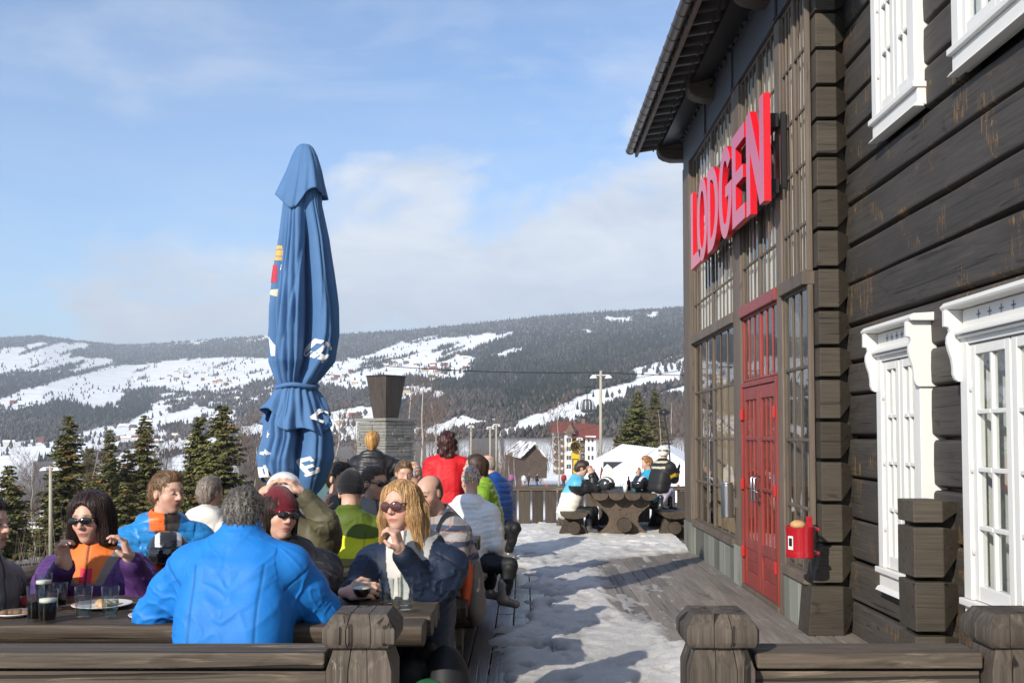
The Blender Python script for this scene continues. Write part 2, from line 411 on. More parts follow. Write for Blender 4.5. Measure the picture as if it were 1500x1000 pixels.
# ------------------------------------------------------------------ far snow fields, outlined where they lie on the valley side
SNOW = [
 [(0,511),(35,509),(45,501),(72,503),(112,501),(133,504),(128,509),(107,511),(96,523),(160,524),(163,532),(133,537),(112,543),(80,547),(37,543),(13,549),(-60,548),(-60,512)],
 [(-60,600),(0,585),(53,567),(107,551),(160,537),(203,535),(256,528),(320,523),(392,524),(420,522),(420,556),(392,556),(333,572),(280,576),(221,567),(184,572),(171,599),(123,596),(107,588),(80,589),(37,600),(0,602),(-60,612)],
 [(117,631),(187,620),(203,609),(227,599),(267,609),(283,620),(227,631),(224,644),(160,663),(117,663),(112,647)],
 [(-80,646),(60,644),(110,652),(130,684),(-80,690)], [(210,592),(300,596),(345,606),(330,618),(250,612)], [(160,668),(260,640),(330,642),(330,668),(200,680)], [(355,625),(400,618),(400,640),(357,637)], [(180,640),(240,628),(245,640),(190,655)],
 [(497,529),(535,520),(581,503),(614,500),(623,503),(642,495),(694,490),(749,486),(747,491),(707,503),(690,512),(673,518),(690,523),(688,545),(669,556),(644,556),(627,566),(623,550),(564,556),(530,575),(493,566),(440,556),(420,545),(420,530),(470,530)],
 [(715,520),(742,513),(767,508),(765,514),(732,525)],
 [(591,566),(614,566),(652,575),(652,585),(627,587),(585,590)],
 [(440,612),(480,606),(501,598),(537,594),(560,600),(560,645),(440,645)],
 [(606,619),(644,613),(673,604),(690,613),(730,616),(700,623),(671,627),(640,640),(606,640)],
 [(725,637),(755,621),(797,602),(820,593),(843,584),(870,573),(902,563),(930,559),(925,545),(928,538),(958,531),(981,523),(1010,518),(1040,505),(1100,505),(1100,560),(999,577),(953,577),(918,589),(884,600),(847,614),(810,621),(780,629),(746,637)],
 [(888,463),(925,464),(925,468),(888,468)], [(948,458),(961,458),(961,463),(948,463)], [(852,483),(866,483),(868,487),(855,487)],
]
SPECK = [[(180,506),(300,495),(400,487),(400,500),(300,503),(220,509)], [(560,505),(640,490),(640,510),(560,525)], [(870,466),(935,463),(935,470),(870,472)],
         [(230,575),(330,575),(400,560),(400,640),(330,650),(230,610)]]
def in_poly(x, y, poly):
    c = np.zeros(x.shape, bool); j = len(poly) - 1
    for i in range(len(poly)):
        xi, yi = poly[i]; xj, yj = poly[j]
        if yi != yj:
            c ^= ((yi > y) != (yj > y)) & (x < (xj - xi) * (y - yi) / (yj - yi) + xi)
        j = i
    return c
def pxnoise(px, py, sx, sy, seed, oct=3):
    return fbm(np.stack([px * sx + seed, (py + .28 * px) * sy, np.full(px.shape, seed * 1.7)], 1), oct)
def open_snow(px, py):
    """True where the hillside is open snow, False where wood grows"""
    qx = px + 14 * pxnoise(px, py, .05, .2, 3.3, 4); qy = py + 5.0 * pxnoise(px, py, .07, .2, 9.1)
    s = np.zeros(px.shape, bool)
    for p in SNOW: s |= in_poly(qx, qy, p)
    hedge = pxnoise(px, py, .018, .16, 5.2, 4)
    s &= hedge < .38
    sp = np.zeros(px.shape, bool)
    for p in SPECK: sp |= in_poly(px, py, p)
    s |= sp & (pxnoise(px, py, .09, .35, 2.2) > .16)
    out = (px < -60) | (px > 1010)
    s |= out & (py > 500) & (pxnoise(px, py, .01, .05, 7.7, 4) > -.05)
    return s

A_X = np.array([-600, -60, 0, 60, 110, 170, 200, 300, 400, 500, 600, 700, 800, 900, 1000, 1400.])
RIDGE = np.interp
def ridge_py(px): return np.interp(px, A_X, [505, 496, 494, 491, 498, 504, 504, 497, 490, 489, 483, 473, 462, 455, 449, 430.])
def base_py(px): return np.interp(px, [-600, 0, 300, 500, 700, 1000, 1400], [690, 678, 668, 655, 642, 640, 640.])
def base_r(px): return np.interp(px, [-600, 0, 400, 700, 1000, 1400], [1100, 1100, 1000, 620, 480, 480.])
def ridge_r(px): return np.interp(px, [-600, 0, 200, 500, 1000, 1400], [4800, 4700, 5200, 4300, 3300, 3200.])
def to_z(py, r): return CAM_H + (637.0 - py) / 1500.0 * r
def slope_pt(px, v):
    """point on the valley side: v=0 valley floor, v=1 ridge -> (ground distance, z, py)"""
    rb, rr = base_r(px), ridge_r(px)
    py = base_py(px) + (ridge_py(px) - base_py(px)) * v ** .92
    r = rb * (rr / rb) ** v
    return r, to_z(py, r), py
NEAR_R = np.array([2, 12, 17.5, 22, 35, 60, 110, 200, 320, 400.])
def near_z(r, px):
    zl = np.interp(r, [0, 12, 17.5, 22, 50, 150, 400, 1100], [-1.4, -1.6, -2.2, -3.2, -4.6, -12, -19, -29.])
    zr = np.interp(r, [0, 12, 17.5, 22, 45, 100, 200, 320, 480], [-1.4, -1.2, -.5, -.6, -1.6, -3.9, -7.0, -10.5, -1.0])
    w = np.clip((px - 430) / 300.0, 0, 1); w = w * w * (3 - 2 * w)
    return zl * (1 - w) + zr * w
def build_terrain():
    pxs = np.concatenate([np.arange(-600, -30, 20), np.arange(-30, 1030, 3), np.arange(1030, 1400, 20)]).astype(float)
    az = np.arctan((pxs - 766) / 1500)
    back = np.linspace(az[-1] + .08, az[0] + 2 * np.pi - .08, 48)
    azs = np.concatenate([az, back]); pxa = np.concatenate([pxs, np.where(back < np.pi, 1400, -600)])
    fade = np.concatenate([np.ones(len(pxs)), np.abs(np.linspace(-1, 1, 48)) ** 1.5])   # the land behind the viewer is low
    n = len(azs); rows = []; cols = []
    for r in NEAR_R:
        z = near_z(np.full(n, r), pxa)
        rows.append(np.stack([r * np.sin(azs), r * np.cos(azs), z], 1)); cols.append(None)
    vs = np.linspace(0, 1, 96)
    for v in vs:
        r, z, py = slope_pt(pxa, np.full(n, v))
        z = -25 + (z + 25) * fade
        k = np.where(np.abs(np.cos(azs)) > .3, 1 / np.maximum(np.cos(azs), .85), 1.0)
        rows.append(np.stack([r * np.sin(azs) * k, r * np.cos(azs) * k, z], 1))
        cols.append((pxa, py))
    r, z, py = slope_pt(pxa, np.ones(n))
    rows.append(np.stack([1.3 * r * np.sin(azs), 1.3 * r * np.cos(azs), z * fade * .7 - 60], 1)); cols.append(None)
    V = np.concatenate(rows); C = []
    floor_c = np.array([.15, .135, .125]); snow_c = np.array([.87, .88, .90])
    for rw, c in zip(rows, cols):
        if c is None:
            q = fbm(np.stack([rw[:, 0] * .12, rw[:, 1] * .12, rw[:, 2] * 0], 1), 4)
            m = (q < -.12 + .5 * np.clip(rw[:, 0] / 20 + .5, 0, 1))[:, None]
        else: m = open_snow(*c)[:, None]
        C.append(np.where(m, snow_c, floor_c))
    nr = len(rows); i = np.arange(nr - 1)[:, None] * n; j = np.arange(n)[None]; k = (j + 1) % n
    Fq = np.stack([i + j, i + k, i + n + k, i + n + j], -1).reshape(-1, 4)[:, ::-1].copy()
    m, nt, N, L, b = new_mat('snowy_ground')
    at = N.new('ShaderNodeAttribute'); at.attribute_name = 'Col'
    tc = N.new('ShaderNodeTexCoord')
    nz = N.new('ShaderNodeTexNoise'); nz.inputs['Scale'].default_value = .02; nz.inputs['Detail'].default_value = 8; L.new(tc.outputs['Object'], nz.inputs['Vector'])
    mr = N.new('ShaderNodeMapRange'); mr.inputs[1].default_value = .3; mr.inputs[2].default_value = .7; mr.inputs[3].default_value = .85; mr.inputs[4].default_value = 1.1; L.new(nz.outputs['Fac'], mr.inputs[0])
    mx = N.new('ShaderNodeMix'); mx.data_type = 'RGBA'; mx.blend_type = 'MULTIPLY'; mx.inputs[0].default_value = 1
    L.new(at.outputs['Color'], mx.inputs[6]); L.new(mr.outputs[0], mx.inputs[7]); L.new(mx.outputs[2], b.inputs['Base Color'])
    b.inputs['Roughness'].default_value = .9; b.inputs['Specular IOR Level'].default_value = .1
    o = mesh_from('terrain', V, Fq, m, smooth=True, col=np.concatenate(C), origin=(0, 0, 0))
    set_props(o, kind='structure')
build_terrain()

def build_forest():
    rs = np.random.RandomState(11)
    def sample(n, lo, hi):
        px = rs.uniform(lo, hi, n); v = rs.uniform(0, 1, n) ** .95
        r, z, py = slope_pt(px, v)
        return px, v, r, z, py
    parts = [sample(70000, -25, 1012), sample(9000, -600, -25), sample(3000, 1012, 1400)]
    px, v, r, z, py = [np.concatenate(a) for a in zip(*parts)]
    op = open_snow(px, py)
    dens = pxnoise(px, py, .03, .12, 4.4, 3)
    near = (py > 618 + 10 * pxnoise(px, py, .03, .1, 1.1))
    keep = (~op) & (rs.rand(len(px)) < np.where(near, .55, .95))
    lone = op & (dens > .05) & (rs.rand(len(px)) < np.where(r < 1200, .02, .07))
    k = keep | lone
    px, r, z, py, near, lone = px[k], r[k], z[k], py[k], near[k], lone[k]
    n = len(px); a = np.arctan((px - 766) / 1500); kk = 1 / np.maximum(np.cos(a), .85)
    birch = near & (rs.rand(n) < .6)
    brown = ((px > 225) & (px < 400) & (py > 560)) | ((px > 480) & (px < 560) & (py > 568)) | ((px > 930) & (py > 560)) | ((py > 575) & (px > 600) & (px < 740))
    birch |= brown & (rs.rand(n) < .75)
    birch |= (px > 690) & (py > 612 - (px - 690) * .37) & (rs.rand(n) < .28)
    birch |= (pxnoise(px, py, .012, .05, 13.0, 3) > .15) & (rs.rand(n) < .3)
    birch |= rs.rand(n) < .12
    H = rs.uniform(6, 11.5, n) * np.where(birch, .75, 1.0) * np.where(r > 3800, 1.15, 1) * np.where(r < 900, .55, 1)
    W = H * np.where(birch, rs.uniform(.22, .38, n), rs.uniform(.15, .24, n))
    W = W * np.where(lone, 1.2, 1)
    tonal = 1 + .45 * pxnoise(px, py, .02, .09, 21.0, 3)[:, None]
    c = tonal * np.where(birch[:, None], np.array([.098, .084, .080]) * rs.uniform(.6, 1.25, (n, 1)), np.array([.030, .036, .030]) * rs.uniform(.7, 1.5, (n, 1)))
    th = rs.uniform(0, 6.28, n)
    ang = th[:, None] + np.arange(5)[None] * 2 * np.pi / 5
    bx, by = r * np.sin(a) * kk, r * np.cos(a) * kk
    jr = W[:, None] * rs.uniform(.75, 1.15, (n, 5))
    ring = np.stack([bx[:, None] + jr * np.cos(ang), by[:, None] + jr * np.sin(ang), (z + np.where(birch, H * .45, H * .06))[:, None] + np.zeros((n, 5))], -1)
    top = np.stack([bx + rs.normal(0, .05, n) * H * .1, by, z + H], -1)
    bot = np.stack([bx, by, z - 1.0], -1)
    V = np.concatenate([ring, top[:, None], bot[:, None]], 1).reshape(-1, 3)
    b0 = np.arange(n) * 7
    F = []
    for j in range(5):
        F.append(np.stack([b0 + j, b0 + (j + 1) % 5, b0 + 5], 1)); F.append(np.stack([b0 + (j + 1) % 5, b0 + j, b0 + 6], 1))
    F = np.concatenate(F)
    m, nt, N, L, b = new_mat('far_tree')
    at = N.new('ShaderNodeAttribute'); at.attribute_name = 'Col'; L.new(at.outputs['Color'], b.inputs['Base Color']); b.inputs['Roughness'].default_value = .95
    b.inputs['Specular IOR Level'].default_value = .05
    o = mesh_from('forest', V, F, m, col=np.repeat(c, 7, 0), origin=(0, 0, 0))
    set_props(o, 'dark spruce and bare birch woods covering the far valley side', 'forest', kind='stuff')
    # farmhouses and cabins sprinkled on the snow fields
    mb = MB(); mr = MB()
    spots = []
    for _ in range(4000):
        x = rs.uniform(0, 760); v_ = rs.uniform(.1, .72)
        r_, z_, y_ = slope_pt(np.array([x]), np.array([v_]))
        if open_snow(np.array([x]), y_)[0] and fbm(np.array([[x * .02, y_[0] * .06, 1.0]]), 2)[0] > .05: spots.append((x, r_[0], z_[0]))
        if len(spots) > 95: break
    return spots
FARM_SPOTS = build_forest()

M_HW = [simple('far_house_wall', c, rough=.8) for c in ((.55, .52, .48), (.22, .05, .035), (.16, .11, .08), (.4, .33, .22))]
M_HR = [simple('far_house_roof', c, rough=.8) for c in ((.8, .82, .85), (.09, .08, .08), (.2, .08, .06))]
def far_house(x, r, z, i):
    a = math.atan((x - 766) / 1500); bx, by = r * math.tan(a), r
    rr = random.Random(i); w, l, h = rr.uniform(5, 8), rr.uniform(8, 15), rr.uniform(3, 5.5); th = rr.uniform(-.5, .5)
    T = Matrix.Translation((bx, by, z - .5)) @ Matrix.Rotation(th, 4, 'Z')
    mb = MB()
    wl = [(-l / 2, -w / 2), (l / 2, -w / 2), (l / 2, w / 2), (-l / 2, w / 2)]
    mb.hexa([T @ Vector((a_, b_, 0)) for a_, b_ in wl] + [T @ Vector((a_, b_, h)) for a_, b_ in wl])
    mb.mi = 1
    rg = h + w * .42; e = .5
    pts = [(-l/2-e, -w/2-e, h-.2), (l/2+e, -w/2-e, h-.2), (l/2+e, w/2+e, h-.2), (-l/2-e, w/2+e, h-.2), (-l/2-e, 0, rg), (l/2+e, 0, rg)]
    mb.add([T @ Vector(p) for p in pts], [(0, 1, 5, 4), (2, 3, 4, 5), (3, 0, 4), (1, 2, 5), (3, 2, 1, 0)])
    o = mb.build('farmhouse', [M_HW[rr.choice([0, 0, 1, 2, 3])], M_HR[rr.choice([0, 0, 1, 2])]], origin=(bx, by, z - .5))
    set_props(o, 'tiny farmhouse scattered on the snowy far hillside', 'house', 'farmhouses scattered on the far valley side')
for i, (x, r, z) in enumerate(FARM_SPOTS): far_house(x, r, z, i)

# ------------------------------------------------------------------ terrace deck
def build_deck():
    mb = MB(); x = -4.6
    while x < 2.72:
        y = .6
        while y < 17.7:
            l = random.uniform(3.0, 5.2); y1 = min(17.75, y + l)
            dz = random.uniform(-.002, .002)
            mb.box((x, y, -.045 + dz), (x + .138, y1 - .004, dz), random.random()); y = y1
        x += .146
    o = mb.build('deck', M_DECK, bevel=.004, origin=(0, 0, 0), seg=1)
    set_props(o, kind='structure')
    # damp dark timber bed below the boards
    b2 = MB(); b2.box((-4.62, .55, -.4), (2.75, 17.8, -.05)); o2 = b2.build('deck_bed', simple('damp_joist', (.03, .025, .02), rough=.9), origin=(0, 0, -.4)); set_props(o2, kind='structure')
build_deck()

def build_snow():
    st = .028
    xs = np.arange(-3.2, 2.22, st); ys = np.arange(2.0, 17.7, st)
    X, Y = np.meshgrid(xs, ys, indexing='ij'); sh = X.shape; x, y = X.ravel(), Y.ravel()
    p = np.stack([x, y, np.zeros_like(x)], 1)
    n1 = fbm(p * 1.1 + 5, 5, .55); n2 = fbm(p * 4.5 + 11, 4, .55); n3 = fbm(p * np.array([2.2, 1.1, 1]) + 31, 3); n4 = fbm(p * 16 + 3, 2)
    xl = np.interp(y, [2, 5, 7, 9, 12, 14, 15, 17.7], [-.50, -.36, -.18, -.08, -.02, -.35, -1.4, -3.4])
    xr = np.interp(y, [2, 6.5, 7.6, 8, 9, 10, 12, 12.8, 14.0, 17.7], [1.75, 1.62, 1.15, 1.02, .92, .90, .88, 1.05, 2.7, 2.8])
    e = np.minimum(x - xl, xr - x) + .30 * n1 + .16 * n2
    n5 = fbm(p * 9 + 41, 3); h = np.clip(e * .28, -.03, .040) + .012 * n1 * (e > 0) + .012 * n2 + .012 * np.clip(n3, -.6, 1) * (e > .1) + .011 * n5 + .008 * n4
    # slush ridge kicked up along the right edge and beside the gate post
    h += .075 * np.exp(-((x - 1.22) / .22) ** 2 - ((y - 6.9) / .8) ** 2) * (1 + .8 * n2)
    # thin icy windows where boards show through
    h -= .05 * np.clip(pn(n3 - .30), 0, 1) * (x < .25) + .03 * np.clip((n1 - .45) * 4, 0, 1)
    # scattered crusts on the bare boards at the right
    bare = (x > xr) & (y < 13.4)
    cr = fbm(p * np.array([9.0, 2.2, 1]) + 70, 4, .6)
    h = np.where(bare & (cr > .15) & (x < xr + .75 + .4 * n1), (cr - .15) * .035, h)
    n6 = fbm(p * np.array([3.0, 1.6, 1]) + 57, 5, .6); h -= .055 * np.clip((n6 - .10) * 3, 0, 1) * np.clip((.75 - x) / .6, .15, 1) * (y < 13.5)
    pit = fbm(p * np.array([7, 4.5, 1]) + 91, 2); h -= .022 * np.clip((pit - .25) * 4, 0, 1) * (h > 0)
    h += np.interp(y, [13.6, 15.2], [0, .06])
    V = np.stack([x, y, h], 1)
    ni, nj = sh; i = np.arange(ni - 1)[:, None] * nj; j = np.arange(nj - 1)[None]
    Fq = np.stack([i + j, i + nj + j, i + nj + j + 1, i + j + 1], -1).reshape(-1, 4)
    Fq = Fq[(h[Fq] > -.006).any(1)]
    used = np.unique(Fq); mp = np.full(len(V), -1); mp[used] = np.arange(len(used)); Fq = mp[Fq]; V = V[used]
    d = np.clip(.5 + .6 * n2 + .4 * n4, 0, 1)[used]; thin = np.clip(h[used] / .055, 0, 1)
    c = np.array([.30, .285, .27]) + (np.array([.84, .82, .79]) - np.array([.30, .285, .27])) * (.12 + .88 * thin ** .8)[:, None]
    c *= (1 - .20 * d)[:, None]
    m, nt, N, L, b = new_mat('trodden_snow')
    at = N.new('ShaderNodeAttribute'); at.attribute_name = 'Col'; tc = N.new('ShaderNodeTexCoord')
    nz = N.new('ShaderNodeTexNoise'); nz.inputs['Scale'].default_value = 34; nz.inputs['Detail'].default_value = 8; nz.inputs['Roughness'].default_value = .78; L.new(tc.outputs['Object'], nz.inputs['Vector'])
    mr = N.new('ShaderNodeMapRange'); mr.inputs[1].default_value = .3; mr.inputs[2].default_value = .7; mr.inputs[3].default_value = .78; mr.inputs[4].default_value = 1.08; L.new(nz.outputs['Fac'], mr.inputs[0])
    mx = N.new('ShaderNodeMix'); mx.data_type = 'RGBA'; mx.blend_type = 'MULTIPLY'; mx.inputs[0].default_value = 1
    L.new(at.outputs['Color'], mx.inputs[6]); L.new(mr.outputs[0], mx.inputs[7]); L.new(mx.outputs[2], b.inputs['Base Color'])
    b.inputs['Roughness'].default_value = .45; b.inputs['Specular IOR Level'].default_value = .35
    bp = N.new('ShaderNodeBump'); bp.inputs['Strength'].default_value = 1.0; bp.inputs['Distance'].default_value = .02
    L.new(nz.outputs['Fac'], bp.inputs['Height']); L.new(bp.outputs[0], b.inputs['Normal'])
    o = mesh_from('snow_cover', V, Fq, m, smooth=True, col=c, origin=(0, 0, 0))
    set_props(o, 'trodden melting snow and ice along the deck walkway', 'snow', kind='stuff')
def pn(v): return np.maximum(v, 0) * 3
build_snow()

# ------------------------------------------------------------------ railings round the terrace
def slabs(mb, rings, n=3):
    # a squared timber glued up from n upright slabs, hairline gaps between them; rings: (cx, half width x, yc, half depth, z)
    fr = [0.0] + sorted(random.uniform(.28, .40) + k * .33 for k in range(n - 1)) + [1.0]
    for k in range(n):
        e0 = .0005 if k else 0; e1 = .0005 if k < n - 1 else 0; dy = random.uniform(-.002, .002); R_ = []
        for cx, hx, yc, hy, z in rings:
            x0 = cx - hx + 2 * hx * fr[k] + e0; x1 = cx - hx + 2 * hx * fr[k + 1] - e1
            R_.append([(x0, yc - hy + dy, z), (x1, yc - hy + dy, z), (x1, yc + hy, z), (x0, yc + hy, z)])
        mb.loft(R_)
def gate_post(parent, cx, y0, w, ztop, zcap0, zcap1, cw):
    h = w / 2; yc = y0 + h; hc = cw / 2
    mb = MB(); slabs(mb, [(cx, h, yc, h, -.3), (cx, h, yc, h, ztop - .045), (cx, h * .80, yc, h * .80, ztop + .008), (cx, h * .80, yc, h * .80, zcap0 + .004)])
    po = mb.build('post', M_POST, parent, bevel=.002)
    zm = zcap1 - (zcap1 - zcap0) * .42; c = MB()
    slabs(c, [(cx, hc * .90, yc, hc * .90, zcap0), (cx, hc, yc, hc, zcap0 + .016), (cx, hc, yc, hc, zm), (cx, hc * .74, yc, hc * .74, zcap1)])
    c.build('cap', M_POST, po, bevel=.002)
def near_railing(name, label, x0, x1, posts):
    t = thing(name, label, 'railing', ((x0 + x1) / 2, 2.7, 0))
    mb = MB(); mb.box((x0, 2.63, .957), (x1, 2.76, .997), .6); mb.build('top_rail', M_RAIL, t, bevel=.006)
    mb = MB(); mb.box((x0, 2.652, .905), (x1, 2.735, .948), .3); mb.build('under_rail', M_RAIL, t, bevel=.004)
    mb = MB(); x = x0 + .02
    while x + .13 < x1:
        mb.box((x, 2.675, .05), (x + .118, 2.70, .901)); x += .1345
    mb.build('boards', M_BOARD, t, bevel=.003)
    mb = MB(); mb.box((x0, 2.652, .10), (x1, 2.672, .18), .3); mb.build('bottom_rail', M_RAIL, t, bevel=.004)
    for cx in posts: gate_post(t, cx, 2.60, .165, 1.005, 1.015, 1.098, .182)
    return t
near_railing('railing', 'foreground brown railing with board infill, left of the walkway opening', -2.6, -.503, [-.412])
near_railing('railing', 'foreground brown railing with two capped posts, right of the walkway opening', .595, 1.17, [.502, 1.262])

def far_fence():
    t = thing('board_fence', 'low dark board fence closing the far end of the terrace, beside the picnic table', 'fence', (1.0, 17.2, 0))
    y = 17.2; zt = P(800, 712, y).z
    mb = MB(); mb.box((-2.86, y - .05, zt - .07), (2.9, y + .1, zt), .5); mb.build('top_rail', M_RAIL, t, bevel=.006)
    mb = MB(); x = -2.86; k = 0
    while x < 2.85:
        w = random.uniform(.17, .2); mb.box((x, y - .02, -.1), (x + w, y + .015, zt - .075)); x += w + .032
    mb.build('boards', M_BOARD, t, bevel=.003)
    m = MB(); m.box((-2.86, y + .016, .02), (2.9, y + .06, .10)); m.build('bottom_rail', M_RAIL, t)
    # striped ski poles / banner tape glimpsed through the gaps is bright snow behind; add the red-white marker stakes
    xs = P(803, 740, y + .3).x
    for px, c in ((801, 'red'), (765, 'red'), (994, 'red')):
        s = MB(); q = P(px, 740, y + .22)
        s.tube([(q.x, q.y, -.5), (q.x, q.y, zt + .02)], .022, 8)
        o = s.build('marker_stake', simple('stake_red', (.55, .04, .03), rough=.5), origin=(q.x, q.y, -.5), smooth=True)
        set_props(o, {801: 'red marker stake behind the fence gap, just left of the seated teenager', 765: 'red marker stake showing in the fence gap nearest the blue jacket', 994: 'red marker stake by the lodge post, behind the far bench'}[px], 'stake')
far_fence()

def left_railing():
    t = thing('side_railing', 'heavy dark log railing on the left terrace edge behind the purple jacket', 'railing', (-2.95, 9, 0))
    mb = MB(); mb.tube([(-2.9, 2.8, .68), (-2.93, 9, .70), (-2.95, 17.2, .72)], .085, 12); mb.build('top_log', M_TABLEY, t, smooth=True)
    mb = MB(); mb.box((-2.97, 2.8, .12), (-2.93, 17.2, .56)); mb.build('boards', M_BOARD, t)
    for y in (4.6, 8.2, 11.8, 15.4):
        m = MB(); m.box((-3.03, y - .08, -.4), (-2.87, y + .08, .61)); m.build('post', M_POST, t, bevel=.01)
left_railing()
def back_fence():
    z = P(490, 672, 16.9).z
    t = thing('parapet', 'reddish plank parapet beyond the crowd, left of the stone pedestal', 'fence', (-3.6, 16.9, 0))
    m = MB(); m.box((-4.4, 16.85, z - .12), (-2.88, 17.0, z), .7); m.build('top_rail', M_RAIL, t, bevel=.006)
    m = MB(); x = -4.4
    while x < -3.05: m.box((x, 16.9, -.1), (x + .17, 16.94, z - .125)); x += .19
    m.build('boards', M_BOARD, t)
back_fence()
# ------------------------------------------------------------------ the log lodge
XG, XW = 2.285, 2.585           # plane of the glazed front, face of the log wall
YC = 8.0                       # corner where they meet
M_WHITE = simple('white_paint', (.69, .68, .65), rough=.42, var=.03, vscale=8, bump=.05, bscale=60)
M_RED = wood('red_door_paint', (.21, .028, .020), (.27, .04, .03), axis=2, rough=.42, crack=.1, tint=.1, spec=.5)
M_GLASS = glass('window_glass', ior=2.6)
M_ROOM = simple('dim_interior', (.10, .085, .07), rough=.9)
M_CURT = simple('pale_curtain', (.55, .53, .48), rough=.9)
M_SLATE = wood('slate_slab', (.15, .16, .14), (.24, .245, .215), axis=2, rough=.7, crack=.25, tint=.45, scale=.35, wear=(.24, .20, .12), wearamt=.4)
M_ROOF = simple('roof_tile', (.014, .013, .013), rough=.45, var=.2)
M_GUT = simple('brown_gutter', (.075, .062, .055), rough=.35, metal=.3, var=.15, vscale=12)
M_FASC = simple('fascia_board', (.045, .05, .06), rough=.55, var=.1)
lodge = thing('log_lodge', 'dark tarred log lodge with a tall glazed front and white framed windows', 'building', (2.6, 8, 0))

def log_levels():
    zs = [-.05]; rr = random.Random(5)
    while zs[-1] < 7.2: zs.append(zs[-1] + rr.uniform(.25, .335))
    return zs
LV = log_levels()
WINS = [(6.47, 7.27, .60, 2.10), (4.72, 5.87, .60, 2.10), (6.47, 7.27, 3.78, 5.35), (4.72, 5.90, 3.78, 5.35)]

def log_wall():
    mb = MB()
    for i in range(len(LV) - 1):
        z0, z1 = LV[i], LV[i + 1]; h = z1 - z0; t = random.random()
        cuts = [(a + .02, b - .02) for a, b, c, d in WINS if z1 > c + .02 and z0 < d - .02]
        segs = []; y = -1.0
        for a, b in sorted(cuts): segs.append((y, a)); y = b
        segs.append((y, YC + .25))
        prof = [(.11, .008), (.045, .010), (.005, .028), (0, .034), (-.003, h * .5), (0, h - .022), (.012, h - .004), (.11, h - .003)]
        off = random.uniform(-.008, .008); ph = random.uniform(0, 9)
        for a, b in segs:
            n = max(2, int((b - a) / .35)); rings = []
            for k in range(n + 1):
                yy = a + (b - a) * k / n
                wob = off + .007 * math.sin(yy * 1.7 + ph) + .004 * math.sin(yy * 5.1 + ph * 2); wz = .008 * math.sin(yy * .9 + ph)
                rings.append([(XW + x + wob, yy, z0 + z + (wz if 0 < j < 7 else 0)) for j, (x, z) in enumerate(prof)])
            mb.loft(rings, tint=t)
    o = mb.build('log_wall', M_LOG, lodge, bevel=.007, seg=2, angle=28)
    m = MB()
    for y0, y1, z0, z1 in ((-1, 8.2, -.1, .60), (-1, 8.2, 2.10, 3.78), (-1, 8.2, 5.35, 7.2)): m.box((XW + .09, y0, z0), (XW + .2, y1, z1))
    for zz0, zz1 in ((.6, 2.1), (3.78, 5.35)):
        for a, b in ((-1, 4.72), (5.87, 6.47), (7.27, 8.2)): m.box((XW + .09, a, zz0), (XW + .2, b, zz1))
    m.build('wall_core', M_DARKMETAL, lodge)
log_wall()

def stub_logs(name, yf, x_in, x_out, ztop, flare, zmin=-.05, parent=lodge, depth=.34):
    mb = MB(); rr = random.Random(int(yf * 10))
    for i in range(len(LV) - 1):
        z0, z1 = LV[i] + .13, LV[i + 1] + .13
        if i == 0: z0 = zmin
        if z0 > ztop - .1: break
        z1 = min(z1, ztop) - .004; z0 += .024
        zc = (z0 + z1) / 2
        fl = flare * max(0, min(1, (.62 - z1) / .35)) if flare else 0
        fl1 = fl; fl0 = flare * max(0, min(1, (.62 - z0) / .35)) if flare else 0
        j = rr.uniform(-.006, .006); yf_ = yf + j; xo0 = x_out - fl0 + rr.uniform(-.004, .004); xo1 = x_out - fl1
        w = x_in - x_out; xb = x_out + w * .56; h = z1 - z0
        cz0 = z0 + h * .46; cz1 = z1 - h * .10
        A, B, B2, C, D, E = (xo0, yf_, z0), (xb, yf_, z0), (xb, yf_, z1), (x_in + .02, yf_ + .13, cz0), (x_in + .02, yf_ + .13, cz1), (xo1, yf_, z1)
        yb = yf + depth
        a, b, b2, c, d, e = [(p[0], yb, p[2]) for p in (A, B, B2, C, D, E)]
        vs = [A, B, B2, E, C, D, a, b, b2, e, c, d]
        mb.add(vs, [(0, 1, 2, 3), (1, 4, 5, 2), (0, 6, 7, 1), (1, 7, 10, 4), (3, 2, 8, 9), (2, 5, 11, 8), (0, 3, 9, 6), (4, 10, 11, 5), (6, 9, 8, 7), (7, 8, 11, 10)])
    mb.box((x_out + .035, yf + .15, zmin), (x_in + .03, yf + depth - .02, min(ztop, LV[-1]) - .05), .1)
    return mb.build(name, M_LOGX, parent, bevel=.007, seg=2, angle=25)
stub_logs('corner_logs', YC, XW + .02, XG + .04, 7.0, .12, depth=.3)
sb = thing('log_stub_wall', 'half height stub of crossed dark log ends standing between the two lower white windows', 'wall', (2.4, 6.1, 0))
stub_logs('log_ends', 6.02, XW + .01, XW - .30, 1.17, .0, parent=sb, depth=.26)

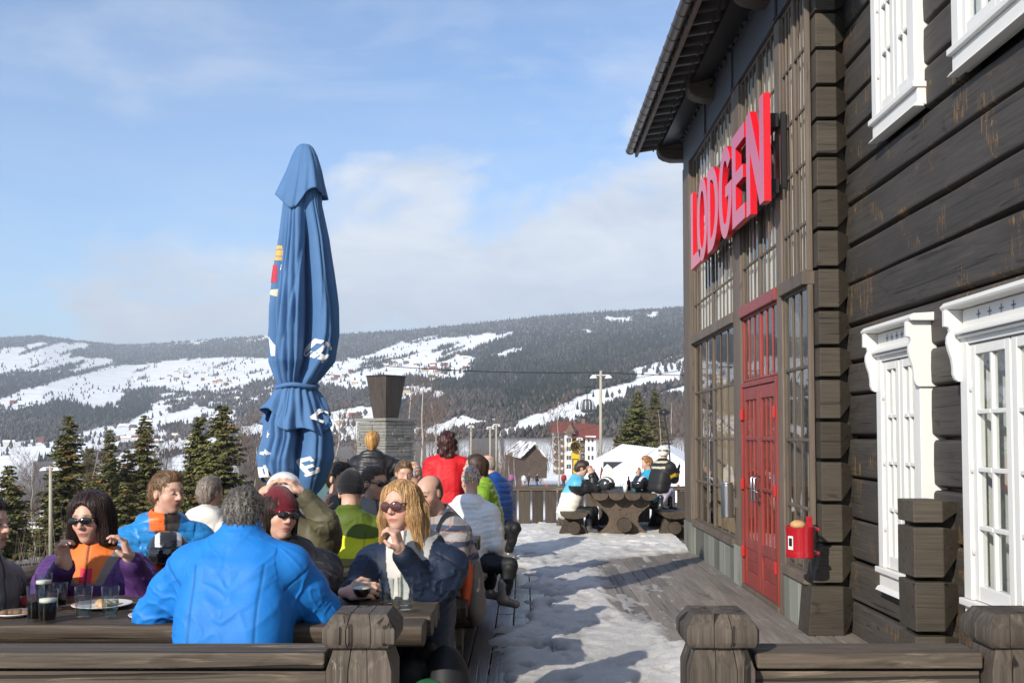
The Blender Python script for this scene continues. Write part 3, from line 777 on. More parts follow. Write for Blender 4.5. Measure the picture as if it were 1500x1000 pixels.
# ---- white casement windows on the log wall
def shape_y(mb, poly, y0, y1):      # poly in (x,z), extruded along y
    mb.prism(poly, lambda a, b: (a, y0, b), lambda a, b: (a, y1, b))
def casement(y0, y1, z0, z1, header):
    xf = XW - .045
    t = mbw = MB()
    # surround: jamb boards, head, sill board
    mb = MB()
    jw = .095
    for a in (y0, y1 - jw): mb.box((xf - .03, a, z0 - .02), (XW + .12, a + jw, z1 + .04))
    mb.box((xf - .027, y0 + jw, z1 - .035), (XW + .12, y1 - jw, z1 + .04))
    mb.box((xf - .05, y0 - .03, z0 - .06), (XW + .12, y1 + .03, z0 - .022))
    mb.box((xf - .02, y0 - .02, z0 - .17), (XW + .02, y1 + .02, z0 - .062))
    shape_y(mb, [(xf - .028, z0 - .155), (xf - .052, z0 - .185), (xf + .02, z0 - .185), (xf + .02, z0 - .155)], y0 - .03, y1 + .03)
    fr = mb.build('window_frame', M_WHITE, lodge, bevel=.005)
    if header:
        hb = MB()
        hb.box((xf - .022, y0 + .03, z1 + .042), (XW + .1, y1 - .03, z1 + .165))         # frieze
        for k, (dx, zz) in enumerate(((.055, .044), (.075, .064), (.05, .084))):
            hb.box((xf - dx, y0 + .032, z1 + zz - .045), (xf - .0225, y1 - .032, z1 + zz - .028))
        hb.build('frieze', M_WHITE, fr, bevel=.004)
        zc = z1 + .17
        cb = MB(); shape_y(cb, [(xf - .105, zc), (xf - .115, zc + .018), (xf - .09, zc + .045), (XW + .1, zc + .06), (XW + .1, zc)], y0 - .07, y1 + .07); cb.build('cornice', M_WHITE, fr, bevel=.004)
        for a in (y0 - .022, y1 - .012):
            br = MB(); zt = z1 + .168
            pts = [(xf + (x_ + .045) * .62 - .045, zt + z_) for x_, z_ in ((-.165, 0), (-.165, -.095), (-.125, -.10), (-.112, -.125), (-.135, -.155), (-.14, -.19), (-.125, -.235), (-.10, -.28), (-.088, -.33), (-.088, -.37), (-.07, -.40), (-.045, -.412))] + [(XW + .03, zt - .412), (XW + .03, zt)]
            shape_y(br, pts, a, a + .034); br.build('bracket', M_WHITE, fr, bevel=.003)
        cr = MB(); n = 6 if y1 - y0 > 1.1 else 5
        for k in range(n):
            yy = y0 + .17 + (y1 - y0 - .34) * (k + .5) / n; zz = z1 + .118; x0 = xf - .0245
            for s in ((.005, .024), (.016, .005)):
                cr.box((x0, yy - s[0], zz - s[1]), (x0 + .001 * (1 + s[0] * 20), yy + s[0], zz + s[1]))
            for q in (-1, 1):
                cr.box((x0 - .0004, yy + q * .02 - .004, zz - .004), (x0 + .002, yy + q * .02 + .004, zz + .004))
        cr.build('carved_crosses', simple('carved_grey', (.28, .28, .30), rough=.7), fr)
    # two sashes
    a0, a1 = y0 + jw + .004, y1 - jw - .004; mid = (a0 + a1) / 2
    for s0, s1 in ((a0, mid - .008), (mid + .008, a1)):
        sm = MB(); zb, zt = z0 - .018, z1 - .04; sw = .058
        for a in (s0, s1 - sw): sm.box((xf - .012, a, zb), (xf + .04, a + sw, zt))
        sm.box((xf - .0115, s0 + sw, zb), (xf + .04, s1 - sw, zb + .085)); sm.box((xf - .0115, s0 + sw, zt - sw), (xf + .04, s1 - sw, zt))
        g0, g1, h0, h1 = s0 + sw, s1 - sw, zb + .085, zt - sw
        cy = (g0 + g1) / 2; sm.box((xf - .006, cy - .013, h0), (xf + .028, cy + .013, h1))
        for k in (1, 2, 3):
            zz = h0 + (h1 - h0) * k / 4; sm.box((xf - .009, g0, zz - .013), (xf + .026, cy - .0131, zz + .013)); sm.box((xf - .009, cy + .0131, zz - .013), (xf + .026, g1, zz + .013))
        so = sm.build('sash', M_WHITE, lodge, bevel=.004)
        gm = MB(); gm.add([(xf + .012, g0, h0), (xf + .012, g1, h0), (xf + .012, g1, h1), (xf + .012, g0, h1)], [(0, 1, 2, 3)]); gm.build('pane', M_GLASS, so)
        hm = MB()
        for q in (.2, .52, .84):
            zz = zb + (zt - zb) * q; yy = s1 - .002 if s1 == a1 else s0 + .002
            hm.tube([(xf - .016, yy, zz - .035), (xf - .016, yy, zz + .035)], .009, 8)
        hm.build('hinges', M_WHITE, so, smooth=True)
    # room behind with pale curtains
    rm = MB(); x1 = XW + 1.4
    rm.add([(XW + .122, y0, z0 - .05), (x1, y0, z0 - .05), (x1, y1, z0 - .05), (XW + .122, y1, z0 - .05), (XW + .122, y0, z1 + .05), (x1, y0, z1 + .05), (x1, y1, z1 + .05), (XW + .122, y1, z1 + .05)],
           [(0, 1, 2, 3), (4, 7, 6, 5), (0, 4, 5, 1), (2, 6, 7, 3), (1, 5, 6, 2)])
    rm.build('room', M_ROOM, lodge)
    cu = MB(); rings = []
    for k in range(60):
        yy = a0 + (a1 - a0) * k / 59
        if abs(yy - mid) < .16 * (a1 - a0): xx = None
        rings.append((XW + .09 + .012 * math.sin(k * 1.5), yy))
    fs = []; vs = []
    for k, (xx, yy) in enumerate(rings): vs += [(xx, yy, z0), (xx, yy, z1)]
    for k in range(59):
        if abs(rings[k][1] - mid) > .17 * (a1 - a0): fs.append((2 * k, 2 * k + 2, 2 * k + 3, 2 * k + 1))
    cu.add(vs, fs); cu.build('curtain', M_CURT, lodge, smooth=True)
for w in WINS: casement(w[0], w[1], w[2] + .05, w[3], w[2] < 2)

# ---- glazed front
def front():
    zb = -.02
    posts = [(13.55, 14.07, .07), (10.55, 10.93, .035), (8.88, 9.06, .03)]
    T1, T2 = 2.75, 2.86
    # main posts and beams
    for a, b, pr in posts:
        pm = MB(); pm.box((XG - pr, a, zb if pr < .032 else .0), (XG + .18, b, 5.22)); pm.build('front_post', M_FRAME, lodge, bevel=.008)
    # stone feet on the two big posts
    for a, b, pr in posts[:2]:
        sf = MB(); x0, x1, xm = XG - pr - .012, XG + .1, XG - pr - .0004
        poly = [(x0, a - .012), (x1, a - .012), (x1, a - .0004), (xm, a - .0004), (xm, b + .012), (x0, b + .012)]
        sf.prism(poly, lambda u, v: (u, v, -.02), lambda u, v: (u, v, .40)); sf.build('post_foot', M_SLATE, lodge, bevel=.004)
    bays = [('far', 10.93, 13.55), ('door', 9.06, 10.55), ('near', 8.12, 8.88)]
    glassmb = []
    UR = [2.86, 3.26, 3.75, 4.20, 4.68, 5.22]; LR = [.45, .96, 1.51, 2.10, 2.75]
    base = MB(); sill = MB(); tr = MB(); mu = MB()
    def frame(y0, y1, nb, npan, rows, red=False):
        m = MB(); w = (y1 - y0) / nb; bw = .034
        for b in range(nb):
            a, c = y0 + b * w, y0 + (b + 1) * w
            m.box((XG - .014, a, rows[0]), (XG + .03, a + bw, rows[-1])); m.box((XG - .014, c - bw, rows[0]), (XG + .03, c, rows[-1]))
            a += bw; c -= bw
            for k in range(1, npan):
                yy = a + (c - a) * k / npan; m.box((XG - .009, yy - .0085, rows[0]), (XG + .007, yy + .0085, rows[-1]))
            for zz in rows:
                s = .022 if zz in (rows[0], rows[-1]) else .014
                lo = zz if zz == rows[0] else zz - s; hi = zz if zz == rows[-1] else zz + s
                m.box((XG - .0115, a, lo), (XG + .0075, c, hi))
        o = m.build('window_frame', M_RED if red else M_FRAME, lodge, bevel=.003, seg=1)
        g = MB(); g.add([(XG + .003, y0 + .02, rows[0]), (XG + .003, y1 - .02, rows[0]), (XG + .003, y1 - .02, rows[-1]), (XG + .003, y0 + .02, rows[-1])], [(0, 1, 2, 3)])
        g.build('pane', M_GLASS, o)
        return o
    frame(10.93, 13.55, 2, 6, UR); frame(10.93, 13.55, 2, 3, LR)
    frame(9.06, 10.55, 2, 4, UR); frame(8.12, 8.88, 2, 3, UR); frame(8.12, 8.88, 1, 3, LR)
    frame(9.06, 10.55, 2, 3, [2.09, 2.75], True)
    for a, b in ((10.93, 13.55), (8.12, 8.88)):
        tr = MB(); tr.box((XG - .06, a, T1), (XG + .1, b, T2)); tr.build('transom', M_FRAME, lodge, bevel=.006)
        sill = MB(); sill.box((XG - .07, a, .375), (XG + .1, b, .45)); sill.build('sill', M_FRAME, lodge, bevel=.006)
        y = a; base = MB()
        while y < b - .02:
            y2 = min(b, y + random.uniform(.26, .36)); base.box((XG - .03 - random.uniform(0, .008), y + .001, -.02), (XG + .1, y2 - .001, .373)); y = y2
        base.build('slate_base', M_SLATE, lodge, bevel=.006)
    rt = MB(); rt.box((XG - .055, 9.06, T1), (XG + .1, 10.55, T2)); rt.build('door_transom', M_RED, lodge, bevel=.006)
    th = MB(); th.box((XG - .05, 9.06, -.01), (XG + .15, 10.55, .045)); th.build('threshold', M_FRAME, lodge, bevel=.006)
    # red jambs and double door
    jm = MB(); jm.box((XG - .045, 10.49, .046), (XG + .08, 10.55, 2.08)); jm.box((XG - .045, 9.06, .046), (XG + .08, 9.12, 2.08)); jm.box((XG - .043, 9.12, 2.03), (XG + .08, 10.49, 2.079))
    jm.build('door_frame', M_RED, lodge, bevel=.005)
    for s, (a, b) in enumerate(((9.125, 9.80), (9.81, 10.485))):
        d = MB(); x0, x1 = XG - .03, XG + .03; st = .088
        d.box((x0, a, .05), (x1, a + st, 2.025)); d.box((x0, b - st, .05), (x1, b, 2.025))
        a2, b2 = a + st, b - st
        d.box((x0 + .002, a2, .05), (x1, b2, .20)); d.box((x0 + .002, a2, .42), (x1, b2, .52)); d.box((x0 + .002, a2, 1.90), (x1, b2, 2.025))
        for zz in (.202, .31): d.box((x0 + .012, a2, zz), (x1 - .01, b2, zz + .106))
        for zz in (1.02, 1.50): d.box((x0 + .004, a2, zz), (x1 - .004, b2, zz + .035))
        for k in (1, 2):
            yy = a2 + (b2 - a2) * k / 3; d.box((x0 + .008, yy - .010, .52), (x1 - .008, yy + .010, 1.90))
        do = d.build('door', M_RED, lodge, bevel=.004)
        g = MB(); g.add([(x0 + .018, a2, .52), (x0 + .018, b2, .52), (x0 + .018, b2, 1.9), (x0 + .018, a2, 1.9)], [(0, 1, 2, 3)]); g.build('pane', M_GLASS, do)
        hy = b - .06 if s == 0 else a + .06
        h = MB(); h.tube([(x0 - .01, hy, 1.16), (x0 - .06, hy, 1.14), (x0 - .06, hy, .93), (x0 - .01, hy, .91)], .012, 8)
        h.tube([(x0 - .01, hy, 1.02), (x0 - .05, hy, 1.02), (x0 - .055, hy - (.09 if s == 0 else -.09), 1.015)], .009, 8)
        h.build('handle', M_STEEL, do, smooth=True)
        ey = a if s == 0 else b; mh = simple('red_hinge', (.42, .018, .015), rough=.4)
        for zz in (.32, 1.0, 1.7):
            hg = MB(); hg.box((XG - .062, ey - .03, zz), (XG - .031, ey + .03, zz + .11)); hg.build('hinge', mh, do, bevel=.006)
    # fascia under the eaves
    fb = MB(); fb.box((XG - .05, 8.31, 5.222), (XG + .2, 14.12, 5.86)); fb.build('fascia', M_FASC, lodge, bevel=.006)
    for y in (8.9, 10.78, 12.4):
        f = MB(); f.box((XG - .075, y - .05, 5.226), (XG - .052, y + .05, 5.8)); f.build('fascia_batten', M_FASC, lodge, bevel=.004)
    # interior: floor, back wall, pale pillars, so that the glass shows a real dim room
    rm = MB(); x0, x1, a, b, z0, z1 = XG + .21, XG + 6.5, 8.25, 13.7, -.02, 5.6
    rm.add([(x0, a, z0), (x1, a, z0), (x1, b, z0), (x0, b, z0), (x0, a, z1), (x1, a, z1), (x1, b, z1), (x0, b, z1)], [(0, 1, 2, 3), (4, 7, 6, 5), (0, 4, 5, 1), (2, 6, 7, 3), (1, 5, 6, 2)])
    rm.build('hall_interior', simple('pine_interior', (.34, .25, .16), rough=.8), lodge)
    for a, b in ((8.33, 8.87), (9.07, 10.53), (10.95, 13.5)):  # added pale pleated sheets, brighten the upper panes like reflected sky
        bl = MB(); vs = []; n = int((b - a) / .02)
        for k in range(n + 1):
            y = a + (b - a) * k / n; x = XG + .06 + .018 * math.sin(k * 1.25) + .008 * math.sin(k * .37); vs += [(x, y, 2.8), (x, y, 5.2)]
        bl.add(vs, [(2 * k, 2 * k + 2, 2 * k + 3, 2 * k + 1) for k in range(n)]); bl.build('pane_brightener', simple('pale_brightener', (.74, .69, .62), rough=.9), lodge, smooth=True)
    fm = MB()
    for y, x, h in ((8.7, .9, 1.1), (11.6, 1.1, 1.0), (12.7, 1.6, 1.2), (9.7, 2.4, 1.6)):
        fm.box((XG + x, y - .35, -.018), (XG + x + .6, y + .35, h)); 
    fm.build('indoor_furniture', simple('indoor_wood', (.25, .14, .07), rough=.6), lodge, bevel=.02)
front()

def roof():
    XE, ZE = 1.65, 5.70
    y0, y1 = 6.2, 14.85
    sl = .16
    mb = MB(); n = int((y1 - y0) / .028); lam = .29
    topv = []
    vs = []
    NX = 8
    for k in range(n + 1):
        y = y0 + (y1 - y0) * k / n
        w = .045 * math.sin(2 * math.pi * y / lam) + .016 * math.sin(4 * math.pi * y / lam + .8)
        for q in range(NX + 1):
            x = XE - .03 + 4.0 * q / NX; vs.append((x, y, ZE + .02 + (x - XE) * sl + w))
    m = NX + 1
    fs = [(k * m + q, (k + 1) * m + q, (k + 1) * m + q + 1, k * m + q + 1) for k in range(n) for q in range(NX)]
    mb.add(vs, fs)
    ro = mb.build('roof', M_ROOF, lodge, smooth=True)
    so = ro.modifiers.new('solid', 'SOLIDIFY'); so.thickness = .02; so.offset = 1
    # tile courses seen from below: scalloped lower lips
    tl = MB()
    for q in range(1, 3):
        x = XE + .25 * q
        pts = []
        for k in range(0, n + 1, 2):
            y = y0 + (y1 - y0) * k / n
            pts.append((x, y, ZE - .012 + (x - XE) * sl + .045 * math.sin(2 * math.pi * y / lam) + .016 * math.sin(4 * math.pi * y / lam + .8)))
        tl.tube(pts, .012, 5)
    tl.build('tile_lips', M_ROOF, ro, smooth=True)
    g = MB(); 
    prof = [(.065 * math.cos(a), .065 * math.sin(a)) for a in np.linspace(math.pi, 2 * math.pi, 10)]
    gx, gz = XE - .075, ZE + .02
    y = y0
    while y < y1:
        ye = min(y1, y + .31)
        inner = [(gx + a * .86, gz + b * .86) for a, b in reversed(prof)]
        poly = [(gx + a, gz + b) for a, b in prof] + inner
        g.prism(poly, lambda a, b: (a, y, b), lambda a, b: (a, ye - .006, b))
        poly2 = [(gx + a * 1.09, gz + b * 1.09) for a, b in prof] + [(gx + a * 1.005, gz + b * 1.005) for a, b in reversed(prof)]
        g.prism(poly2, lambda a, b: (a, ye - .028, b), lambda a, b: (a, ye, b))
        y = ye
    g.prism([(gx + a * .99, gz + b * .99) for a, b in prof], lambda a, b: (a, y1 - .012, b), lambda a, b: (a, y1 - .002, b))
    g.build('gutter', M_GUT, ro, smooth=False, bevel=.004)
    eb = MB(); eb.box((XE - .008, y0, ZE - .09), (XE + .028, y1 - .02, ZE - .02)); eb.build('eaves_board', M_FRAME, ro)
    sb_ = MB(); sb_.hexa([(XE + .32, y0, ZE - .05), (XG + .25, y0, ZE + .08), (XG + .25, y1 - .1, ZE + .08), (XE + .32, y1 - .1, ZE - .05), (XE + .32, y0, ZE + .02), (XG + .25, y0, ZE + .12), (XG + .25, y1 - .1, ZE + .12), (XE + .32, y1 - .1, ZE + .02)])
    sb_.build('soffit', M_ROOF, ro)
    for y in (14.55, 11.9, 9.2):
        bm_ = MB()
        pts = [(XG + .3, 5.48), (XG - .16, 5.47), (XG - .27, 5.50), (XG - .33, 5.54), (XG - .355, 5.61), (XG - .355, 5.74), (XG + .3, 5.78)]
        bm_.prism(pts, lambda a, b: (a, y - .11, b), lambda a, b: (a, y + .11, b))
        bm_.build('beam_end', M_LOGX, lodge, bevel=.02)
    lt = MB(); pts = [(XG - .09, 7.7 + 6.4 * k / 60, 5.66 - .03 * abs(math.sin(k * .55)) - .006 * (k % 2)) for k in range(61)]
    lt.tube(pts, .008, 5)
    for k in range(0, 61, 2): lt.cbox((pts[k][0] - .01, pts[k][1], pts[k][2] - .03), (.022, .022, .04), rz=.6)
    lt.build('light_string', M_DARKMETAL, lodge)
roof()

# ---- red LODGEN sign
M_SIGN = simple('red_sign_face', (.56, .05, .10), rough=.30, var=.03, coat=.3)  # sky reflection put into the colour: pinker than the sides
M_SIGN2 = simple('red_sign_side', (.62, .008, .02), rough=.35, var=.03)
def poly_mesh(name, outlines, th, to3d, mat, parent, bevel=.004):
    """filled outlines with holes -> extruded solid; to3d maps (u,v,w) with w in 0..th"""
    cu = bpy.data.curves.new(name, 'CURVE'); cu.dimensions = '2D'; cu.fill_mode = 'BOTH'; cu.extrude = th / 2; cu.resolution_u = 1
    for pts in outlines:
        sp = cu.splines.new('POLY'); sp.points.add(len(pts) - 1); sp.use_cyclic_u = True
        for i, p in enumerate(pts): sp.points[i].co = (p[0], p[1], 0, 1)
    ob = bpy.data.objects.new(name, cu); COL.objects.link(ob)
    me0 = bpy.data.meshes.new_from_object(ob.evaluated_get(bpy.context.evaluated_depsgraph_get()))
    bpy.data.objects.remove(ob)
    bm = bmesh.new(); bm.from_mesh(me0); bmesh.ops.remove_doubles(bm, verts=bm.verts, dist=1e-5)
    V = np.array([to3d(v.co.x, v.co.y, v.co.z + th / 2) for v in bm.verts]); F = [[v.index for v in f.verts] for f in bm.faces]
    bm.free()
    mb = MB(); mb.add(V, F)
    o = mb.build(name, mat, parent)
    bm = bmesh.new(); bm.from_mesh(o.data); bmesh.ops.recalc_face_normals(bm, faces=bm.faces); bm.to_mesh(o.data); bm.free()
    return o
def ellpts(cx, cy, rx, ry, a0, a1, n):
    return [(cx + rx * math.cos(a), cy + ry * math.sin(a)) for a in np.linspace(a0, a1, n)]
def sign():
    z0 = 3.57; H_ = .93; s = .15
    t = thing('lodge_sign', 'big red block letters spelling LODGEN, mounted high on the glazed front of the lodge', 'sign', (XG - .15, 10.2, z0))
    pi = math.pi
    G = {
     'L': ([[(0, 0), (.62, 0), (.62, .16), (s, .16), (s, 1), (0, 1)]], .46),
     'O': ([ellpts(.32, .5, .32, .52, 0, 2 * pi, 33)[:-1], ellpts(.32, .5, .16, .36, 0, 2 * pi, 33)[:-1]], .62),
     'D': ([[(0, -.0), (.2, 0)] + ellpts(.2, .5, .40, .5, -pi / 2, pi / 2, 17)[1:-1] + [(.2, 1), (0, 1)], [(.16, .15)] + ellpts(.2, .5, .24, .35, -pi / 2, pi / 2, 15) + [(.16, .85)]], .60),
     'G': ([ellpts(.32, .5, .32, .52, .62, 2 * pi - .0, 27) + [(.64, .56), (.34, .56), (.34, .43), (.49, .43)] + ellpts(.32, .5, .16, .36, -.4, -2 * pi + .72, 23)], .63),
     'E': ([[(0, 0), (.54, 0), (.54, .16), (.16, .16), (.16, .44), (.48, .44), (.48, .58), (.16, .58), (.16, .84), (.54, .84), (.54, 1), (0, 1)]], .58),
     'N': ([[(0, -.02), (.15, -.02), (.15, .62), (.50, -.02), (.66, -.02), (.66, 1.03), (.51, 1.03), (.51, .40), (.16, 1.03), (0, 1.03)]], .66),
    }
    y = 12.5; xf = XG - .22
    for k, ch in enumerate('LODGEN'):
        outl, adv = G[ch]
        ww = 1.0
        th = .052 + .002 * k
        def f(u, v, w, y=y): return (xf + w, y - u * 1.04, z0 + v * H_ * (1 - .012 * (12.5 - y)) + (.06 if False else 0))
        o = poly_mesh('letter', outl, th, f, M_SIGN, t)
        o.data.materials.append(M_SIGN2)
        for p in o.data.polygons:
            if abs(p.normal.x) < .5: p.material_index = 1
        o['label'] = 'red letter ' + ch
        # thin trim line round the face
        y -= (adv + (-.02 if ch == 'L' else .035)) * 1.04
    bk = MB()
    bk.box((XG - .135, 8.80, z0 + .08), (XG - .06, 12.4, z0 + .2)); bk.box((XG - .135, 8.80, z0 + .66), (XG - .06, 12.4, z0 + .78))
    for y in (8.7, 9.6, 10.5, 11.4): bk.box((XG - .06, y, z0 + .1), (XG - .02, y + .05, z0 + .76))
    bk.build('mounting_frame', M_DARKMETAL, t)
sign()

# ---- red bin, steel ashtray on the front
def wall_bin():
    c = P(1172, 818, 7.72); r = .108; zt = P(1172, 770, 7.72).z; zb = P(1172, 815, 7.72).z
    M_BIN = simple('red_enamel', (.36, .01, .018), rough=.25, var=.08, coat=.4)
    t = thing('wall_bin', 'round red metal waste bin on a bracket at the lodge corner', 'waste bin', (c.x, 7.72, zb))
    b = MB(); b.lathe([(r * .97, 0), (r, .004), (r, .04), (r * .965, .045), (r * .965, zt - zb - .045), (r, zt - zb - .04), (r, zt - zb), (r * .9, zt - zb), (r * .9, .02)], (c.x, 7.72, zb), 32); b.build('drum', M_BIN, t, bevel=.002)
    k = MB(); bx = c.x + r + .012
    k.box((bx, 7.978, zb - .05), (bx + .05, 7.994, zt + .05))
    for zz in (zt - .04, zb + .012):
        k.box((c.x + r * .8, 7.735, zz), (bx + .02, 7.75, zz + .025)); k.box((bx + .0201, 7.735, zz), (bx + .034, 7.977, zz + .025))
    for zz in (zb - .03, zt + .03): k.cbox((bx + .025, 7.976, zz), (.012, .008, .012))
    k.build('bracket', M_BIN, t, bevel=.005)
    s = MB(); a = math.radians(215)
    for da, dz, mi in ((0, 0, 0),):
        pts = []
        for q in (-.22, .22):
            aa = a + q; pts.append((c.x + r * .99 * math.cos(aa), 7.72 + r * .99 * math.sin(aa)))
        zz0, zz1 = zb + .06, zb + .16
        s.add([(*pts[0], zz0), (*pts[1], zz0), (*pts[1], zz1), (*pts[0], zz1)], [(0, 1, 2, 3)])
        e = .0015; p2 = [(x + math.cos(a) * e, y + math.sin(a) * e) for x, y in (
            (pts[0][0] * .82 + pts[1][0] * .18, pts[0][1] * .82 + pts[1][1] * .18), (pts[0][0] * .18 + pts[1][0] * .82, pts[0][1] * .18 + pts[1][1] * .82))]
        s.mi = 1; s.add([(*p2[0], zz0 + .025), (*p2[1], zz0 + .025), (*p2[1], zz1 - .015), (*p2[0], zz1 - .015)], [(0, 1, 2, 3)])
    s.build('notice', [M_WHITE, M_DARKMETAL], t)
    tr = MB(); tr.lathe([(r * .88, 0), (r * .88, .004)], (c.x, 7.72, zt - .02), 24); tr.build('tray', M_STEEL, t)
    bun = MB(); bun.lathe([(.001, 0), (.045, .004), (.058, .022), (.052, .042), (.03, .058), (.001, .062)], (c.x - .03, 7.66, zt - .012), 18)
    o = bun.build('bread_roll', simple('bread_crust', (.50, .27, .12), rough=.7, var=.3, vscale=25, bump=.4, bscale=60), smooth=True); set_props(o, 'brown bread roll left lying on top of the red bin', 'bread roll')
    q = P(1068, 733, 11.0)
    t2 = MB(); zt, zb = P(1068, 706, 10.85).z, P(1068, 757, 10.85).z
    x = XG - .06 - .07
    t2.lathe([(.062, 0), (.066, .004), (.066, zt - zb - .03), (.055, zt - zb - .028), (.055, zt - zb - .012), (.066, zt - zb - .01), (.062, zt - zb)], (x, 10.85, zb), 24)
    t2.box((x + .05, 10.83, zb + .1), (XG - .0345, 10.87, zb + .2))
    o = t2.build('wall_ashtray', M_STEEL, bevel=.002, origin=(x, 10.85, zb)); set_props(o, 'slim brushed steel cylinder ashtray on the post left of the red doors', 'ashtray')
wall_bin()
# ------------------------------------------------------------------ closed parasol
UD = 7.0
U_Y = np.array([213, 222, 240, 285, 300, 350, 400, 450, 490, 530, 556, 565, 575, 600, 617, 640, 670, 700, 722.])
U_L = np.array([431, 428, 421, 411, 411, 405, 397, 392, 390, 392, 402, 408, 403, 393, 386, 384, 375, 381, 398.])
U_R = np.array([455, 457, 463, 468, 469, 481, 489, 496, 498, 492, 470, 461, 464, 476, 482, 489, 490, 480, 470.])
def y2z(py): return np.array([P(766, v, UD).z for v in np.atleast_1d(py)])
UZ = y2z(U_Y)[::-1]; UC = ((U_L + U_R) / 2)[::-1]; UH = ((U_R - U_L) / 2)[::-1]
def ucx(z): return (np.interp(z, UZ, UC) - CX) / FPX * UD
def uhw(z): return np.interp(z, UZ, UH) / FPX * UD
VAL = [(-69, 13, 1.0), (-96, 3, .12), (-108, 2.5, .20), (-124, 4, .26), (-146, 9, .60), (-40, 3, .06), (-20, 8, .35), (-170, 6, .3), (20, 10, .5), (60, 8, .5), (95, 9, .5), (140, 9, .5)]
def ufold(th, z):
    f = np.ones_like(th); d = np.degrees(th)
    tie = np.exp(-((z - y2z(565)[0]) / .10) ** 2)
    for k, (a, w, dep) in enumerate(VAL):
        aa = a + 3.0 * np.sin(z * 3.1 + k * 1.3) + (7 * (z - 2.2) if abs(a + 72) < 1 else 0)
        dd = (d - aa + 180) % 360 - 180
        up = np.clip((3.25 - z) / .5, .12, 1)
        low = np.clip((z - 1.2) / .25, .55, 1)
        f = f - dep * up * low * (1 - .55 * tie) * np.exp(-(dd / w) ** 2)
    f = f + .010 * np.sin(th * 9 + z * 6) + .005 * np.sin(th * 17 - z * 9)
    for a, t_, w, dep in ((-82, 14, 1.6, .07), (-116, -9, 1.5, .06), (-134, 10, 1.8, .07), (-52, -12, 1.5, .05), (-100, 20, 1.4, .05), (-28, 8, 1.6, .06)):
        dd = (d - a - t_ * np.sin(z * 2.3 + a) + 180) % 360 - 180
        f = f - dep * np.exp(-np.abs(dd) / w) + dep * .6 * np.exp(-((dd - 5) / 3) ** 2)
    return np.clip(f, .16, 1.1)
def usurf(th, z, off=0.0, sc=1.0):
    h = uhw(z) * sc; f = ufold(th, z)
    r = h * f + off
    return np.stack([ucx(z) + r * np.cos(th), UD + r * np.sin(th) * .95, z], -1)
